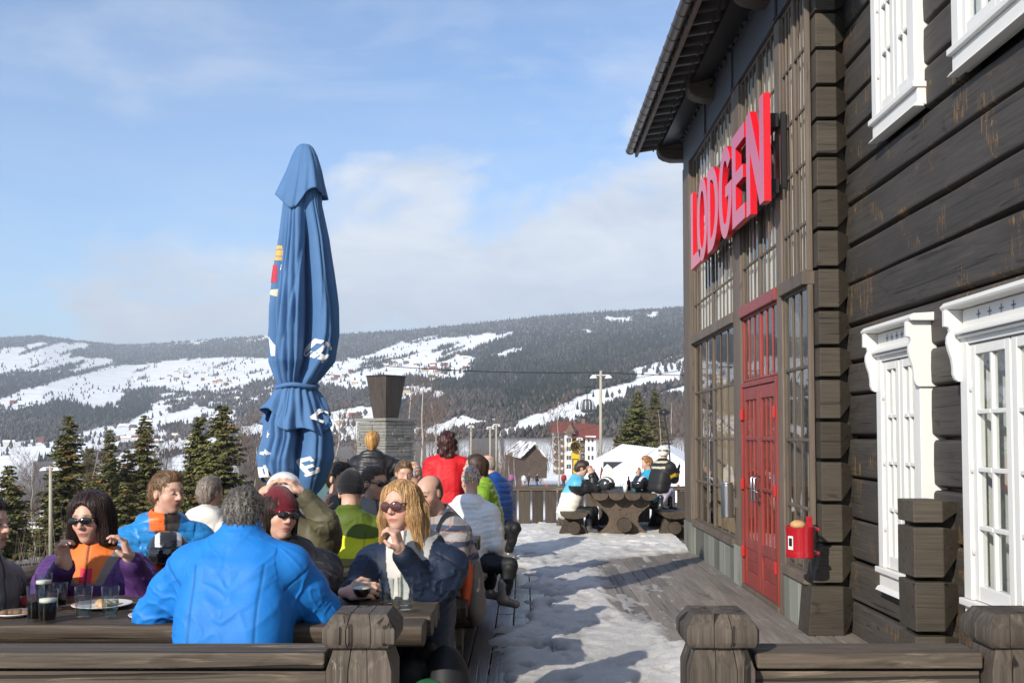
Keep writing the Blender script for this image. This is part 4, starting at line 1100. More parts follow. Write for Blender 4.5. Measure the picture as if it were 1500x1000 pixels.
def build_umbrella():
    base = Vector((float(ucx(np.array(1.3))), UD, 0))
    t = thing('parasol', 'tall closed blue cloth parasol tied round its middle, with white lettering', 'parasol', base)
    m, nt, N, L, b = new_mat('blue_parasol_cloth')
    tc = N.new('ShaderNodeTexCoord')
    nz = N.new('ShaderNodeTexNoise'); nz.inputs['Scale'].default_value = 6; nz.inputs['Detail'].default_value = 6; L.new(tc.outputs['Object'], nz.inputs['Vector'])
    mx = N.new('ShaderNodeMix'); mx.data_type = 'RGBA'; L.new(nz.outputs['Fac'], mx.inputs[0]); mx.inputs[6].default_value = (.040, .125, .285, 1); mx.inputs[7].default_value = (.072, .172, .36, 1)
    L.new(mx.outputs[2], b.inputs['Base Color']); b.inputs['Roughness'].default_value = .75; b.inputs['Sheen Weight'].default_value = .1
    mp = N.new('ShaderNodeMapping'); mp.inputs['Scale'].default_value = (28, 28, 5); L.new(tc.outputs['Object'], mp.inputs[0])
    n2 = N.new('ShaderNodeTexNoise'); n2.inputs['Scale'].default_value = 1; n2.inputs['Detail'].default_value = 3; n2.inputs['Distortion'].default_value = .8; L.new(mp.outputs[0], n2.inputs['Vector'])
    bp = N.new('ShaderNodeBump'); bp.inputs['Strength'].default_value = .3; bp.inputs['Distance'].default_value = .008; L.new(n2.outputs['Fac'], bp.inputs['Height']); L.new(bp.outputs[0], b.inputs['Normal'])
    MU = m
    nth, nz_ = 220, 150
    th = np.linspace(-np.pi, np.pi, nth, endpoint=False)
    ztop = y2z(262)[0]
    hem = 1.16 + .05 * np.sin(th * 3 + 1.2) + .03 * np.sin(th * 7) + np.where(np.cos(th) < -.2, .14, 0) * np.clip(-np.cos(th) * 1.6, 0, 1)
    s = np.linspace(0, 1, nz_)
    Z = hem[None] + (ztop - hem[None]) * s[:, None]; TH = np.broadcast_to(th, Z.shape)
    V = usurf(TH.ravel(), Z.ravel()).reshape(-1, 3)
    i = np.arange(nz_ - 1)[:, None] * nth; j = np.arange(nth)[None]; k = (j + 1) % nth
    F = np.stack([i + j, i + k, i + nth + k, i + nth + j], -1).reshape(-1, 4)
    mesh_from('canopy', V, F, MU, t, smooth=True)
    # cap / vent tier with corners that stick out
    zt = y2z(213)[0]; rings = []
    cz = 26
    corner = np.abs(np.cos(2 * (th + np.radians(52))))        # four corners
    lowz = y2z(287)[0] - .0 * th - (.115 * np.exp(-(((np.degrees(th) + 105 + 180) % 360 - 180) / 30) ** 2)) + .03 * np.exp(-(((np.degrees(th) + 55 + 180) % 360 - 180) / 18) ** 2)
    ss = np.linspace(0, 1, cz)
    Zc = zt + (lowz[None] - zt) * ss[:, None]; TC = np.broadcast_to(th, Zc.shape)
    hw = np.interp(ss, [0, .05, .2, .45, .75, 1], [.040, .058, .085, .115, .150, .178])[:, None] * (1 + .02 * np.sin(th * 11)[None]) * (1 + .10 * ss[:, None] * corner[None] ** 6 + .05 * np.exp(-(((np.degrees(th) + 105 + 180) % 360 - 180) / 7) ** 2)[None] - .045 * np.exp(-(((np.degrees(th) + 86 + 180) % 360 - 180) / 8) ** 2)[None] - .045 * np.exp(-(((np.degrees(th) + 124 + 180) % 360 - 180) / 8) ** 2)[None] - .03 * np.exp(-(((np.degrees(th) + 40 + 180) % 360 - 180) / 5) ** 2)[None]) * (1 - .16 * ss[:, None] * np.exp(-(((np.degrees(th) + 62 + 180) % 360 - 180) / 9) ** 2)[None] - .20 * ss[:, None] * (1 - corner[None]))
    cx = np.interp(ss, [0, .5, 1], [ucx(zt) , ucx(zt), ucx(y2z(287)[0])])[:, None]
    V = np.stack([cx + hw * np.cos(TC), UD + hw * np.sin(TC), Zc], -1).reshape(-1, 3)
    V = np.concatenate([V, [[ucx(zt), UD, zt + .006]]]); nF = []
    i = np.arange(cz - 1)[:, None] * nth
    F = np.stack([i + j, i + nth + j, i + nth + k, i + k], -1).reshape(-1, 4)
    o = mesh_from('top_cap', V, [tuple(f) for f in F] + [(q, (q + 1) % nth, len(V) - 1) for q in range(nth)], MU, t, smooth=True)
    so = o.modifiers.new('solid', 'SOLIDIFY'); so.thickness = .006
    # gathered frill hanging just under the tie
    zr0, zr1 = y2z(566)[0], y2z(620)[0]
    cz = 24; ss = np.linspace(0, 1, cz)
    hemr = zr1 + .07 * np.sin(th * 2.0 + .4) + .035 * np.sin(th * 5 + 1)
    Zc = zr0 + (hemr[None] - zr0) * ss[:, None]; TC = np.broadcast_to(th, Zc.shape)
    hwr = (np.interp(ss, [0, .3, 1], [.125, .16, .225])[:, None]) * (1 + .13 * ss[:, None] * np.sin(th * 8 + 3 * ss[:, None]) + .05 * np.sin(th * 19))
    V = np.stack([ucx(Zc) + hwr * np.cos(TC), UD + hwr * np.sin(TC) * .95, Zc], -1).reshape(-1, 3)
    i = np.arange(cz - 1)[:, None] * nth
    F = np.stack([i + j, i + nth + j, i + nth + k, i + k], -1).reshape(-1, 4)
    o = mesh_from('frill', V, F, MU, t, smooth=True); so = o.modifiers.new('solid', 'SOLIDIFY'); so.thickness = .004
    # tie strap
    pts = [(float(ucx(zr0)) + .138 * math.cos(a), UD + .135 * math.sin(a), float(zr0) + .008 * math.sin(a * 3)) for a in np.linspace(0, 2 * math.pi, 40)]
    mb = MB(); mb.tube(pts, .016, 8); mb.build('tie_strap', MU, t, smooth=True)
    pl = MB(); pl.tube([(base.x, UD, .0), (base.x, UD, 2.9)], .03, 12); pl.build('pole', M_STEEL, t, smooth=True)
    bb = MB(); bb.box((base.x - .35, UD - .35, 0.001), (base.x + .35, UD + .35, .07)); bb.build('base_plate', M_DARKMETAL, t, bevel=.01)
    # white lettering and the small crest, printed on the cloth
    MW = simple('white_print', (.78, .78, .78), rough=.7, var=.04); prints = MB()
    def decal(polys, mat, name, cx_, cy_, w, h, rot, off=.004):
        """polys: lists of quads in unit square, y up; placed at photo pixel centre (cx_,cy_)"""
        mb = MB(); c, s_ = math.cos(rot), math.sin(rot); n = 7
        for q in polys:
            q = [np.array(p, float) for p in q]; vs = []
            for a in range(n + 1):
                for b_ in range(n + 1):
                    u, v = a / n, b_ / n
                    p = (q[0] * (1 - u) + q[1] * u) * (1 - v) + (q[3] * (1 - u) + q[2] * u) * v
                    X, Yv = (p[0] - .5) * w, (p[1] - .5) * h
                    px, py = cx_ + X * c - Yv * s_, cy_ - (X * s_ + Yv * c)
                    z = y2z(py)[0]; uu = np.clip(((px - CX) / FPX * UD - ucx(z)) / uhw(z), -.985, .985)
                    thv = -math.acos(float(uu))
                    vs.append(usurf(np.array([thv]), np.array([z]), off)[0])
            fs = [(a * (n + 1) + b_, (a + 1) * (n + 1) + b_, (a + 1) * (n + 1) + b_ + 1, a * (n + 1) + b_ + 1) for a in range(n) for b_ in range(n)]
            mb.add(vs, fs)
        return mb.build(name, mat, t, smooth=True)
    def bar(x0, y0, x1, y1): return [(x0, y0), (x1, y0), (x1, y1), (x0, y1)]
    E = [bar(.1, 0, .38, 1), bar(.38, 0, 1, .2), bar(.38, .4, .8, .58), bar(.38, .8, 1, 1), bar(.82, .2, 1, .3), bar(.82, .7, 1, .8), bar(0, 0, .1, .14), bar(0, .86, .1, 1)]
    I = [bar(.35, 0, .65, 1), bar(.1, 0, .35, .16), bar(.65, 0, .9, .16), bar(.1, .84, .35, 1), bar(.65, .84, .9, 1)]
    Lq = [bar(.15, 0, .45, 1), bar(.45, 0, 1, .2), bar(.82, .2, 1, .38)]
    S = [bar(0, 0, 1, .18), bar(.72, .18, 1, .5), bar(0, .42, .72, .6), bar(0, .6, .28, .84), bar(0, .84, 1, 1), bar(0, .18, .16, .32), bar(.84, .68, 1, .84)]
    Cq = [bar(0, .1, .28, .9), bar(.1, 0, .9, .18), bar(.1, .82, .9, 1), bar(.8, .18, 1, .34), bar(.8, .66, 1, .82)]
    F_ = [bar(.1, 0, .4, 1), bar(.4, .4, .8, .58), bar(.4, .8, 1, 1), bar(.82, .68, 1, .8), bar(0, 0, .5, .12)]
    decal(E, MW, 'lettering', 463, 682, 19, 24, .42)
    decal(S, MW, 'lettering', 391, 689, 15, 20, -1.35)
    decal(I, MW, 'lettering', 391, 663, 14, 20, -1.15)
    decal(Cq, MW, 'lettering', 394, 636, 16, 16, -.9)
    decal(Cq, MW, 'lettering', 471, 609, 17, 17, -.5, .045)
    decal(F_, MW, 'lettering', 477, 516, 28, 22, 1.0)
    decal(Lq, MW, 'lettering', 492, 506, 17, 18, 1.15)
    decal(Lq, MW, 'lettering', 396, 508, 12, 28, .15)
    decal([bar(.2, 0, .8, 1)], simple('crest_red', (.45, .02, .05), rough=.7), 'crest', 399, 403, 8, 26, -.1)
    decal([bar(.2, 0, .8, .25), bar(0, .3, 1, .7), bar(.2, .75, .8, 1)], simple('crest_gold', (.55, .38, .12), rough=.7), 'crest', 404, 373, 9, 22, -.1)
    decal([bar(0, 0, 1, 1)], simple('crest_cream', (.6, .55, .42), rough=.7), 'crest', 401, 430, 11, 9, .5)
    decal([bar(0, .2, .3, 1), bar(.5, .2, .6, 1), bar(.6, .84, 1, 1), bar(.6, .2, 1, .36), bar(.86, .36, 1, .66), bar(.6, .52, .86, .66)], MW, 'lettering', 410, 397, 8, 9, -.15)
build_umbrella()

# ------------------------------------------------------------------ fire bowl on its stone pedestal
def pedestal():
    d = 17.0; F0 = P(565, 612, d); ang = math.radians(37.6); sc = d / FPX
    uL = Vector((-math.cos(ang), math.sin(ang), 0)); uR = Vector((math.sin(ang), math.cos(ang), 0))
    w = .69; ztop = F0.z; base = Vector((F0.x, d, -.2))
    t = thing('stone_pedestal', 'square pedestal of stacked grey slate standing behind the crowd', 'pedestal', base + (uL + uR) * w / 2)
    mb = MB(); rr = random.Random(2); z = -.2
    O = Vector((F0.x, d, 0))
    core = MB(); c4 = [O + uL * .03 + uR * .03, O + uL * .03 + uR * (w - .03), O + uL * (w - .03) + uR * (w - .03), O + uL * (w - .03) + uR * .03]
    core.hexa([Vector((p.x, p.y, -.2)) for p in c4] + [Vector((p.x, p.y, ztop - .06)) for p in c4])
    while z < ztop - .06:
        h = min(rr.uniform(.03, .075), ztop - .055 - z)
        for u, nrm in ((uL, -uR), (uR, -uL)):
            a = 0.0
            while a < w - .01:
                l = min(rr.uniform(.10, .32), w - a); pr = rr.uniform(0, .018)
                p0, p1 = O + u * a, O + u * (a + l - .004); o = nrm * pr; q = -nrm * .12
                bs = [p0 + o, p1 + o, p1 + q, p0 + q]
                if (p1 - p0).cross(q)[2] < 0: bs = [bs[1], bs[0], bs[3], bs[2]]
                mb.hexa([Vector((p.x, p.y, z)) for p in bs] + [Vector((p.x, p.y, z + h - .004)) for p in bs]); a += l
        z += h
    MS = simple('stacked_slate', (.22, .215, .195), rough=.8, var=.35, vscale=9, bump=.4, bscale=50)
    core.build('core', M_DARKMETAL, t); st = mb.build('stonework', M_SLATE, t, bevel=.004, seg=1); st.data.materials.clear(); st.data.materials.append(MS)
    sl = MB(); e = .03; c4 = [O - uL * e - uR * e, O - uL * e + uR * (w + e), O + uL * (w + e) + uR * (w + e), O + uL * (w + e) - uR * e]
    sl.hexa([Vector((p.x, p.y, ztop - .05)) for p in c4] + [Vector((p.x, p.y, ztop)) for p in c4]); sl.build('cap_slab', MS, t, bevel=.006)
    C = O + (uL + uR) * w / 2
    b = thing('fire_bowl', 'tapered dark rusty metal fire bowl on top of the slate pedestal', 'fire bowl', (C.x, C.y, ztop))
    zt = P(565, 549, d).z
    def sq(wd, z): return [C + (-uL - uR) * wd / 2 + Vector((0, 0, z)), C + (-uL + uR) * wd / 2 + Vector((0, 0, z)), C + (uL + uR) * wd / 2 + Vector((0, 0, z)), C + (uL - uR) * wd / 2 + Vector((0, 0, z))]
    m = MB(); rings = [sq(.30, ztop + .002), sq(.475, zt), sq(.45, zt), sq(.29, ztop + .04)]
    m.loft([list(reversed(r)) for r in rings])
    m.build('bowl', wood('rusty_sheet', (.045, .037, .033), (.085, .068, .057), axis=2, rough=.55, crack=.0, tint=.05, scale=.6), b, bevel=.006)
    r = MB(); r.loft([list(reversed(x)) for x in (sq(.49, zt - .005), sq(.49, zt + .015), sq(.44, zt + .015), sq(.44, zt - .005))]); r.build('rim', M_DARKMETAL, b, bevel=.003)
pedestal()

# ------------------------------------------------------------------ trees
def tree_mat(name, rough=.9):
    m, nt, N, L, b = new_mat(name); at = N.new('ShaderNodeAttribute'); at.attribute_name = 'Col'
    L.new(at.outputs['Color'], b.inputs['Base Color']); b.inputs['Roughness'].default_value = rough; b.inputs['Specular IOR Level'].default_value = .15
    return m
M_NEEDLE = tree_mat('spruce_needles'); M_TWIG = tree_mat('bare_twigs')
def spruce_crown(H, W, seed, ochre=0.0):
    rs = np.random.RandomState(seed); V = []; F = []; C = []
    nw = int(H * 5.2)
    P0 = []
    for i in range(nw):
        f = (i + rs.uniform(-.3, .3)) / nw; z = H * (.06 + .93 * f); R0 = W * (1 - f) ** .72
        nb = max(5, int(6 + 6 * (1 - f)))
        for k in range(nb):
            if rs.rand() < .1: continue
            a = rs.uniform(0, 6.283); L = R0 * rs.uniform(.5, 1.18) + .08
            tone = rs.uniform(.6, 1.5); och = rs.rand() < ochre
            ns = max(3, int(L / .11))
            for s in range(ns):
                g = (s + .7) / ns; x = L * g; zz = z - .22 * L * g ** 1.6 + .16 * L * g ** 4
                for sd in (-1, 1, 0):
                    tw = .20 + .26 * (1 - g) * L * rs.uniform(.6, 1.2)
                    P0.append((a, x, zz, sd, min(tw, .42), tone * rs.uniform(.75, 1.25), och))
    P0 = np.array(P0, float); n = len(P0)
    a, x, z, sd, tw, tone, och = P0.T
    jit = rs.normal(0, .03, (n, 3))
    bx = np.stack([x * np.cos(a), x * np.sin(a), z], 1) + jit
    rad = np.stack([np.cos(a), np.sin(a), a * 0], 1); tan = np.stack([-np.sin(a), np.cos(a), a * 0], 1)
    d = rad * np.where(sd == 0, .9, .5)[:, None] + tan * (sd * .85)[:, None]; d[:, 2] -= rs.uniform(.15, .75, n); d /= np.linalg.norm(d, axis=1)[:, None]
    up = np.stack([rs.normal(0, .5, n), rs.normal(0, .5, n), np.ones(n)], 1); sidev = np.cross(d, up); sidev /= np.linalg.norm(sidev, axis=1)[:, None]
    w = tw * .30
    v0 = bx - sidev * w[:, None] * .7; v1 = bx + sidev * w[:, None] * .7
    v2 = bx + d * (tw * .6)[:, None] + sidev * w[:, None]; v3 = bx + d * tw[:, None]; v4 = bx + d * (tw * .6)[:, None] - sidev * w[:, None]
    V = np.stack([v0, v1, v2, v3, v4], 1).reshape(-1, 3)
    F = (np.arange(n)[:, None] * 5 + np.arange(5)[None])
    base = np.where(och[:, None] > .5, np.array([.17, .105, .035]), np.array([.115, .112, .042]))
    return V, F, np.repeat(base * tone[:, None], 5, 0)
SPR = {}
def spruce(px, top_py, d, wpx, label, seed, ochre=0.0, group='spruce trees beyond the terrace'):
    top = P(px, top_py, d); zb = float(near_z(np.array([d * 1.02]), np.array([float(px)]))[0]) - .2
    H = top.z - zb; W = wpx / 2 / FPX * d * 1.5
    t = thing('spruce_tree', label, 'tree', (top.x, d, zb), group)
    V, F, C = spruce_crown(H, W, seed, ochre)
    mesh_from('crown', V, F, M_NEEDLE, t, col=C, local=True)
    m = MB(); m.tube([(0, 0, -.3), (0, 0, H * .5), (0, 0, H * .97)], [W * .09, W * .05, .01], 8); m.build('trunk', M_BARK, t, smooth=True, local=True)
for a in [
    (100, 603, 62, 74, 'tallest dark spruce at the left, rising behind the lamp post', 1, .10),
    (14, 676, 56, 56, 'short dark spruce at the far left edge of the picture', 2, .06),
    (131, 652, 74, 42, 'low dark spruce filling the gap right of the lamp post spruce', 3, .0),
    (161, 626, 78, 46, 'slim spruce standing behind the purple jacket', 4, .05),
    (187, 655, 66, 50, 'ochre tinged browning spruce above the blue puffer jacket', 5, .55),
    (212, 604, 72, 58, 'narrow pointed spruce with a crooked tip behind the browning spruce', 6, .08),
    (326, 587, 60, 92, 'broad green spruce nearest the parasol', 7, .02),
    (293, 604, 64, 70, 'spruce twin topped beside the broad green spruce', 8, .02),
    (933, 571, 112, 60, 'tall layered spruce above the white tents', 9, .06),
    (140, 690, 56, 66, 'small dense young spruce behind the bob haired woman', 14, .15),
    (182, 700, 52, 60, 'low young spruce at the shoulder of the purple jacket', 15, .1),
    (236, 684, 64, 60, 'young spruce directly behind the short haired man', 16, .05),
    (276, 690, 58, 60, 'young spruce at the back of the short haired man, below the twin topped one', 17, .05),
    (-30, 640, 66, 70, 'large dark spruce cut by the left picture edge', 18, .05),
    (906, 634, 108, 44, 'short ochre spruce left of the tall layered spruce', 10, .3),
    (957, 643, 104, 32, 'short narrow spruce right of the tall layered spruce', 11, .1),
    (959, 566, 170, 46, 'darker spruce farther back at the right of the layered spruce', 12, .05),
    ]: spruce(*a)

def bare_tree(H, seed, spread=.35):
    rr = random.Random(seed); tr = MB(); tw = []
    trunk = [Vector((0, 0, -.3))]; x = y = 0
    for k in range(1, 9):
        x += rr.gauss(0, .012) * H; y += rr.gauss(0, .012) * H; trunk.append(Vector((x, y, H * k / 8)))
    tr.tube(trunk, [H * .011 * (1 - .85 * k / 8) + .008 for k in range(9)], 6)
    def branch(p, d, L, lev):
        n = 4; pts = [p.copy()]; q = p.copy(); dd = d.copy()
        for _ in range(n):
            dd = (dd + Vector((rr.gauss(0, .18), rr.gauss(0, .18), rr.gauss(.08, .12)))).normalized(); q = q + dd * L / n; pts.append(q.copy())
        r0 = .0045 * L + (.004 if lev < 2 else .003)
        tw.append((pts, [r0 * (1 - .8 * k / n) + .003 for k in range(n + 1)]))
        if lev < 2:
            for _ in range(6 if lev == 0 else 5):
                k = rr.randint(1, n); side = Vector((rr.gauss(0, 1), rr.gauss(0, 1), rr.gauss(.3, .5))).normalized()
                branch(pts[k], (dd + side * .9).normalized(), L * rr.uniform(.35, .6), lev + 1)
    for _ in range(17):
        f = rr.uniform(.22, .97); k = f * 8; i = min(7, int(k)); p = trunk[i].lerp(trunk[i + 1], k - i); a = rr.uniform(0, 6.28)
        branch(p, Vector((math.cos(a), math.sin(a), rr.uniform(.5, 1.3))).normalized(), H * spread * (1.1 - f * .7), 0)
    tb = MB()
    for pts, rad in tw: tb.tube(pts, rad, 3, cap=False)
    return tr, tb
M_TRUNKW = simple('birch_bark', (.36, .33, .29), rough=.8, var=.5, vscale=5); M_TWIGS = simple('twig_bark', (.17, .12, .095), rough=.9, var=.3, vscale=3)
BARE = []
def proto_bare(H, seed, spread):
    tr, tb = bare_tree(H, seed, spread)
    t = thing('bare_tree', 'placeholder', 'tree'); a = tr.build('trunk', M_TRUNKW, t, smooth=True, local=True); b = tb.build('crown', M_TWIGS, t, smooth=True, local=True)
    BARE.append((t, H)); t['used'] = 0
for s in range(5): proto_bare(8.0, 20 + s, .30 + .04 * s)
def place_bare(px, top_py, d, k, label, group):
    top = P(px, top_py, d); zb = float(near_z(np.array([d * 1.02]), np.array([float(px)]))[0]) - .2
    src, H0 = BARE[k % 5]
    if src['used'] == 0: t = src; src['used'] = 1
    else:
        t = src.copy(); COL.objects.link(t)
        for ch in list(src.children): c = ch.copy(); COL.objects.link(c); c.parent = t
    s = (top.z - zb) / H0; t.location = (top.x, d, zb); t.scale = (s, s, s); t.rotation_euler = (0, 0, (k * 2.4) % 6.28)
    t['label'] = label; t['group'] = group
rr_ = random.Random(8)
GB = 'bare birches in the thickets below the terrace'
for k, (px, ty, d, lb) in enumerate([
    (600, 562, 42, 'tall pale bare birch just right of the fire bowl'), (622, 560, 46, 'slender bare birch between the fire bowl and the red jacket'), (640, 590, 50, 'bare birch behind the dark curly hair'),
    (815, 588, 90, 'white trunked bare birch beside the big wooden lamp mast'), (756, 650, 62, 'small pale bare birch in front of the dark cabin'), (745, 662, 66, 'low bare sapling left of the cabin'),
    (985, 590, 120, 'bare birch at the edge of the glazed front'), (970, 600, 130, 'bare birch behind the scrolled lamp'), (1003, 585, 128, 'bare birch half hidden by the lodge post'),
    (255, 640, 74, 'bare reddish birch behind the short haired man'), (243, 655, 80, 'bare birch left of the broad green spruce'), (272, 648, 85, 'bare birch tucked against the broad green spruce'),
    (362, 622, 66, 'bare birch right of the broad green spruce'), (376, 640, 70, 'bare birch by the left edge of the parasol'), (385, 655, 60, 'low bare birch touching the parasol hem'),
    (500, 600, 70, 'bare birch right of the parasol tie'), (520, 618, 60, 'bare birch behind the pedestal, by the blonde ponytail'), (145, 662, 62, 'spindly bare pole tree behind the bob haired woman'), (48, 668, 70, 'bare tree left of the lamp post'), (52, 690, 60, 'low bare tree below the lamp heads')]):
    place_bare(px, ty, d, k, lb, GB)
# brown thicket of scrub and saplings below the terrace and round the far buildings
def thicket():
    rs = np.random.RandomState(5); n = 15000
    px = np.concatenate([rs.uniform(-20, 440, n // 3), rs.uniform(440, 1010, 2 * n // 3)])
    u = rs.uniform(0, 1, n); right = np.clip((px - 400) / 250, 0, 1)
    r = (35 + 60 * u) * (1 - right) + (75 + 320 * u) * right
    hole = ((px > 690) & (r < 140)) | ((px > 795) & (px < 895) & (r < 312)) | (r < 45) | ((px < 430) & (r < 70) & (rs.rand(n) < .8)) ; k = ~hole; px, r = px[k], r[k]; n = len(px)
    cl = pxnoise(px, r * .8, .02, .05, 6.6); k = cl > -.25; px, r = px[k], r[k]; n = len(px)
    z = near_z(np.minimum(r, 1000), px); x = (px - 766) / 1500 * r
    h = rs.uniform(.6, 2.2, n) * (1 + r / 120); w = .012 + r * .00016
    lean = rs.normal(0, .22, (n, 2)) * h[:, None]
    V = np.stack([np.stack([x - w, r, z - .3], 1), np.stack([x + w, r, z - .3], 1), np.stack([x + lean[:, 0], r + lean[:, 1], z + h], 1)], 1).reshape(-1, 3)
    c = np.array([.105, .078, .062]) * rs.uniform(.5, 1.4, (n, 1))
    o = mesh_from('thicket', V, np.arange(3 * n).reshape(-1, 3), M_TWIG, col=np.repeat(c, 3, 0), origin=(0, 0, -3))
    set_props(o, 'leafless brown scrub and saplings covering the ground beyond the terrace', 'scrub', kind='stuff')
thicket()

# ------------------------------------------------------------------ buildings, tents and machinery below the terrace
M_TENT = simple('white_tent_canvas', (.80, .81, .84), rough=.6, var=.03, vscale=1.5)
def px_box(mb, x0, y0, x1, y1, d, dep, tint=None):
    a, b = P(x0, y1, d), P(x1, y0, d); mb.box((a.x, d, a.z), (b.x, d + dep, b.z), tint)
def tents():
    t = thing('marquee_tent', 'white ribbed marquee tent on the left, with a dark open doorway', 'tent', P(890, 715, 50))
    d = 48; e0, e1, r0, r1 = P(858, 680, d), P(905, 694, d - 4), P(911, 650, d + 3), P(962, 656, d - 1)
    m = MB(); n = 14
    for k in range(n):
        f0, f1 = k / n, (k + 1) / n; q = []
        for f in (f0, f1 - .012): q.append((e0.lerp(e1, f), r0.lerp(r1, f)))
        (a, b), (c, dd) = q; m.add([a, c, dd, b], [(0, 1, 2, 3)])
        mid0, mid1 = e0.lerp(e1, f1 - .006) + Vector((0, 0, .03)), r0.lerp(r1, f1 - .006) + Vector((0, 0, .03)); m.add([q[1][0], mid0, mid1, q[1][1]], [(0, 1, 2, 3)])
        m.add([mid0, e0.lerp(e1, f1), r0.lerp(r1, f1), mid1], [(0, 1, 2, 3)])
    bk0, bk1 = r0 + Vector((1.5, 4, -1.1)), r1 + Vector((1.5, 4, -1.1)); m.add([r0, r1, bk1, bk0], [(0, 1, 2, 3)])
    m.build('roof', M_TENT, t)
    w = MB()
    for a, b in ((e0, e1), (e1, Vector((r1.x + 1.5, e1.y, e1.z)))): w.add([a, b, Vector((b.x, b.y, -1.2)), Vector((a.x, a.y, -1.2))], [(0, 1, 2, 3)])
    w.build('side_wall', M_TENT, t)
    o = MB(); o.add([P(882, 712, d - 5.3), P(884, 676, d - 5.3), P(913, 676, d - 5.3), P(899, 685, d - 5.3), P(890, 692, d - 5.3)], [(0, 1, 2, 3, 4)]); o.build('doorway', simple('doorway_shade', (.03, .03, .04), rough=.9), t)  # flat dark sheet, shade inside the tent put into its colour
    t2 = thing('marquee_tent', 'larger smooth white tent on the right, nearest the lodge', 'tent', P(965, 715, 44))
    d = 42; ap, l, rr0 = P(968, 652, d), P(893, 690, d), P(1052, 694, d)
    m = MB(); back = Vector((2.5, 9, 0)); n = 12; rows = []
    for k in range(n + 1):
        f = k / n
        def crv(a, b, s): p = a.lerp(b, s); p.z -= .16 * math.sin(math.pi * s); return p
        rows.append([crv(ap + back * f * .3, l + back * f, s / 8) for s in range(8, 0, -1)] + [ap + back * f * .3] + [crv(ap + back * f * .3, rr0 + back * f, s / 8) for s in range(1, 9)])
    vs = [p for r in rows for p in r]; w_ = 17
    m.add(vs, [(i * w_ + j, i * w_ + j + 1, (i + 1) * w_ + j + 1, (i + 1) * w_ + j) for i in range(n) for j in range(w_ - 1)])
    m.build('roof', M_TENT, t2, smooth=True)
    g = MB(); gl = rows[0]; bt = [Vector((p.x, p.y + .02, -1.2)) for p in gl]
    g.add([p + Vector((0, .02, 0)) for p in gl] + bt, [(j, j + 1, w_ + j + 1, w_ + j) for j in range(w_ - 1)]); g.build('gable_wall', M_TENT, t2)
    s = MB()
    for k in (2, 5, 8, 11, 14): s.tube([gl[k] + Vector((0, -.02, .0)), Vector((gl[k].x, gl[k].y - .02, -1.2))], .02, 5)
    s.build('seams', simple('tent_seam', (.6, .61, .65), rough=.7), t2)
tents()
def hotel():
    d = 300; t = thing('hotel', 'white hotel with wooden balconies and a red tiled roof below the ski slope', 'building', P(843, 690, d))
    MWt = simple('hotel_render', (.62, .60, .56), rough=.9); MBr = simple('hotel_timber', (.16, .10, .07), rough=.8, var=.3, vscale=2); MRf = simple('red_roof_tiles', (.17, .042, .03), rough=.8, var=.3, vscale=1.2); MWd = simple('hotel_window', (.05, .06, .07), rough=.2)
    w = MB(); px_box(w, 811, 634, 830, 700, d + 2, 10); px_box(w, 827, 632, 838, 700, d, 12); px_box(w, 838, 640, 858, 700, d + 3, 10); px_box(w, 857.5, 638, 873, 700, d, 12); w.build('wall', MWt, t)
    b = MB()
    for y in (640, 651, 662, 673, 684):
        px_box(b, 810.5, y + 4, 826.8, y + 7, d + .5, 1.4); px_box(b, 838.2, y + 5, 857, y + 8, d + 1.5, 1.4)
    for x in (811, 815.5, 820.5, 825.5, 843, 850): px_box(b, x, 634, x + .9, 698, d + (.3 if x < 830 else 1.3), .19)
    b.build('balconies', MBr, t)
    for x, y in [(x, y) for x in (830, 833.6, 861, 866.5) for y in (641, 654, 667, 680)]:
        q = MB(); px_box(q, x, y, x + 2.6, y + 6, d - .15, .1); q.build('window', MWd, t)
    for y in (641, 652, 663, 674):
        q = MB(); px_box(q, 812.5, y, 815, y + 4, d + 1.7, .2); px_box(q, 817, y, 820, y + 4, d + 1.7, .2); px_box(q, 840, y + 1, 842.5, y + 5, d + 2.7, .2); px_box(q, 851, y + 1, 856, y + 5, d + 2.7, .2); q.build('balcony_door', MWd, t)
    r = MB()
    def roofpl(a, b, c, dd): r.add([P(*a), P(*b), P(*c), P(*dd)], [(0, 1, 2, 3)])
    roofpl((806, 634, d - 1), (838, 635, d - 1), (837, 616, d + 8), (809, 618, d + 8)); roofpl((836, 641, d - 1), (878, 643, d - 1), (879, 622, d + 8), (834, 619, d + 8))
    roofpl((809, 618, d + 8), (837, 616, d + 8), (840, 634, d + 17), (803, 634, d + 17)); roofpl((834, 619, d + 8), (879, 622, d + 8), (881, 641, d + 17), (832, 640, d + 17))
    r.build('roof', MRf, t)
    g = MB(); g.add([P(827, 635, d - 1.5), P(843, 635, d - 1.5), P(835, 619, d - 1.5), P(827, 635, d + 2), P(843, 635, d + 2), P(835, 619, d + 6)], [(0, 1, 2), (0, 2, 5, 3), (1, 4, 5, 2)]); g.build('gable', MBr, t)
    c = MB(); px_box(c, 852, 613, 857, 622, d + 8, 2); c.build('chimney', MBr, t)
hotel()
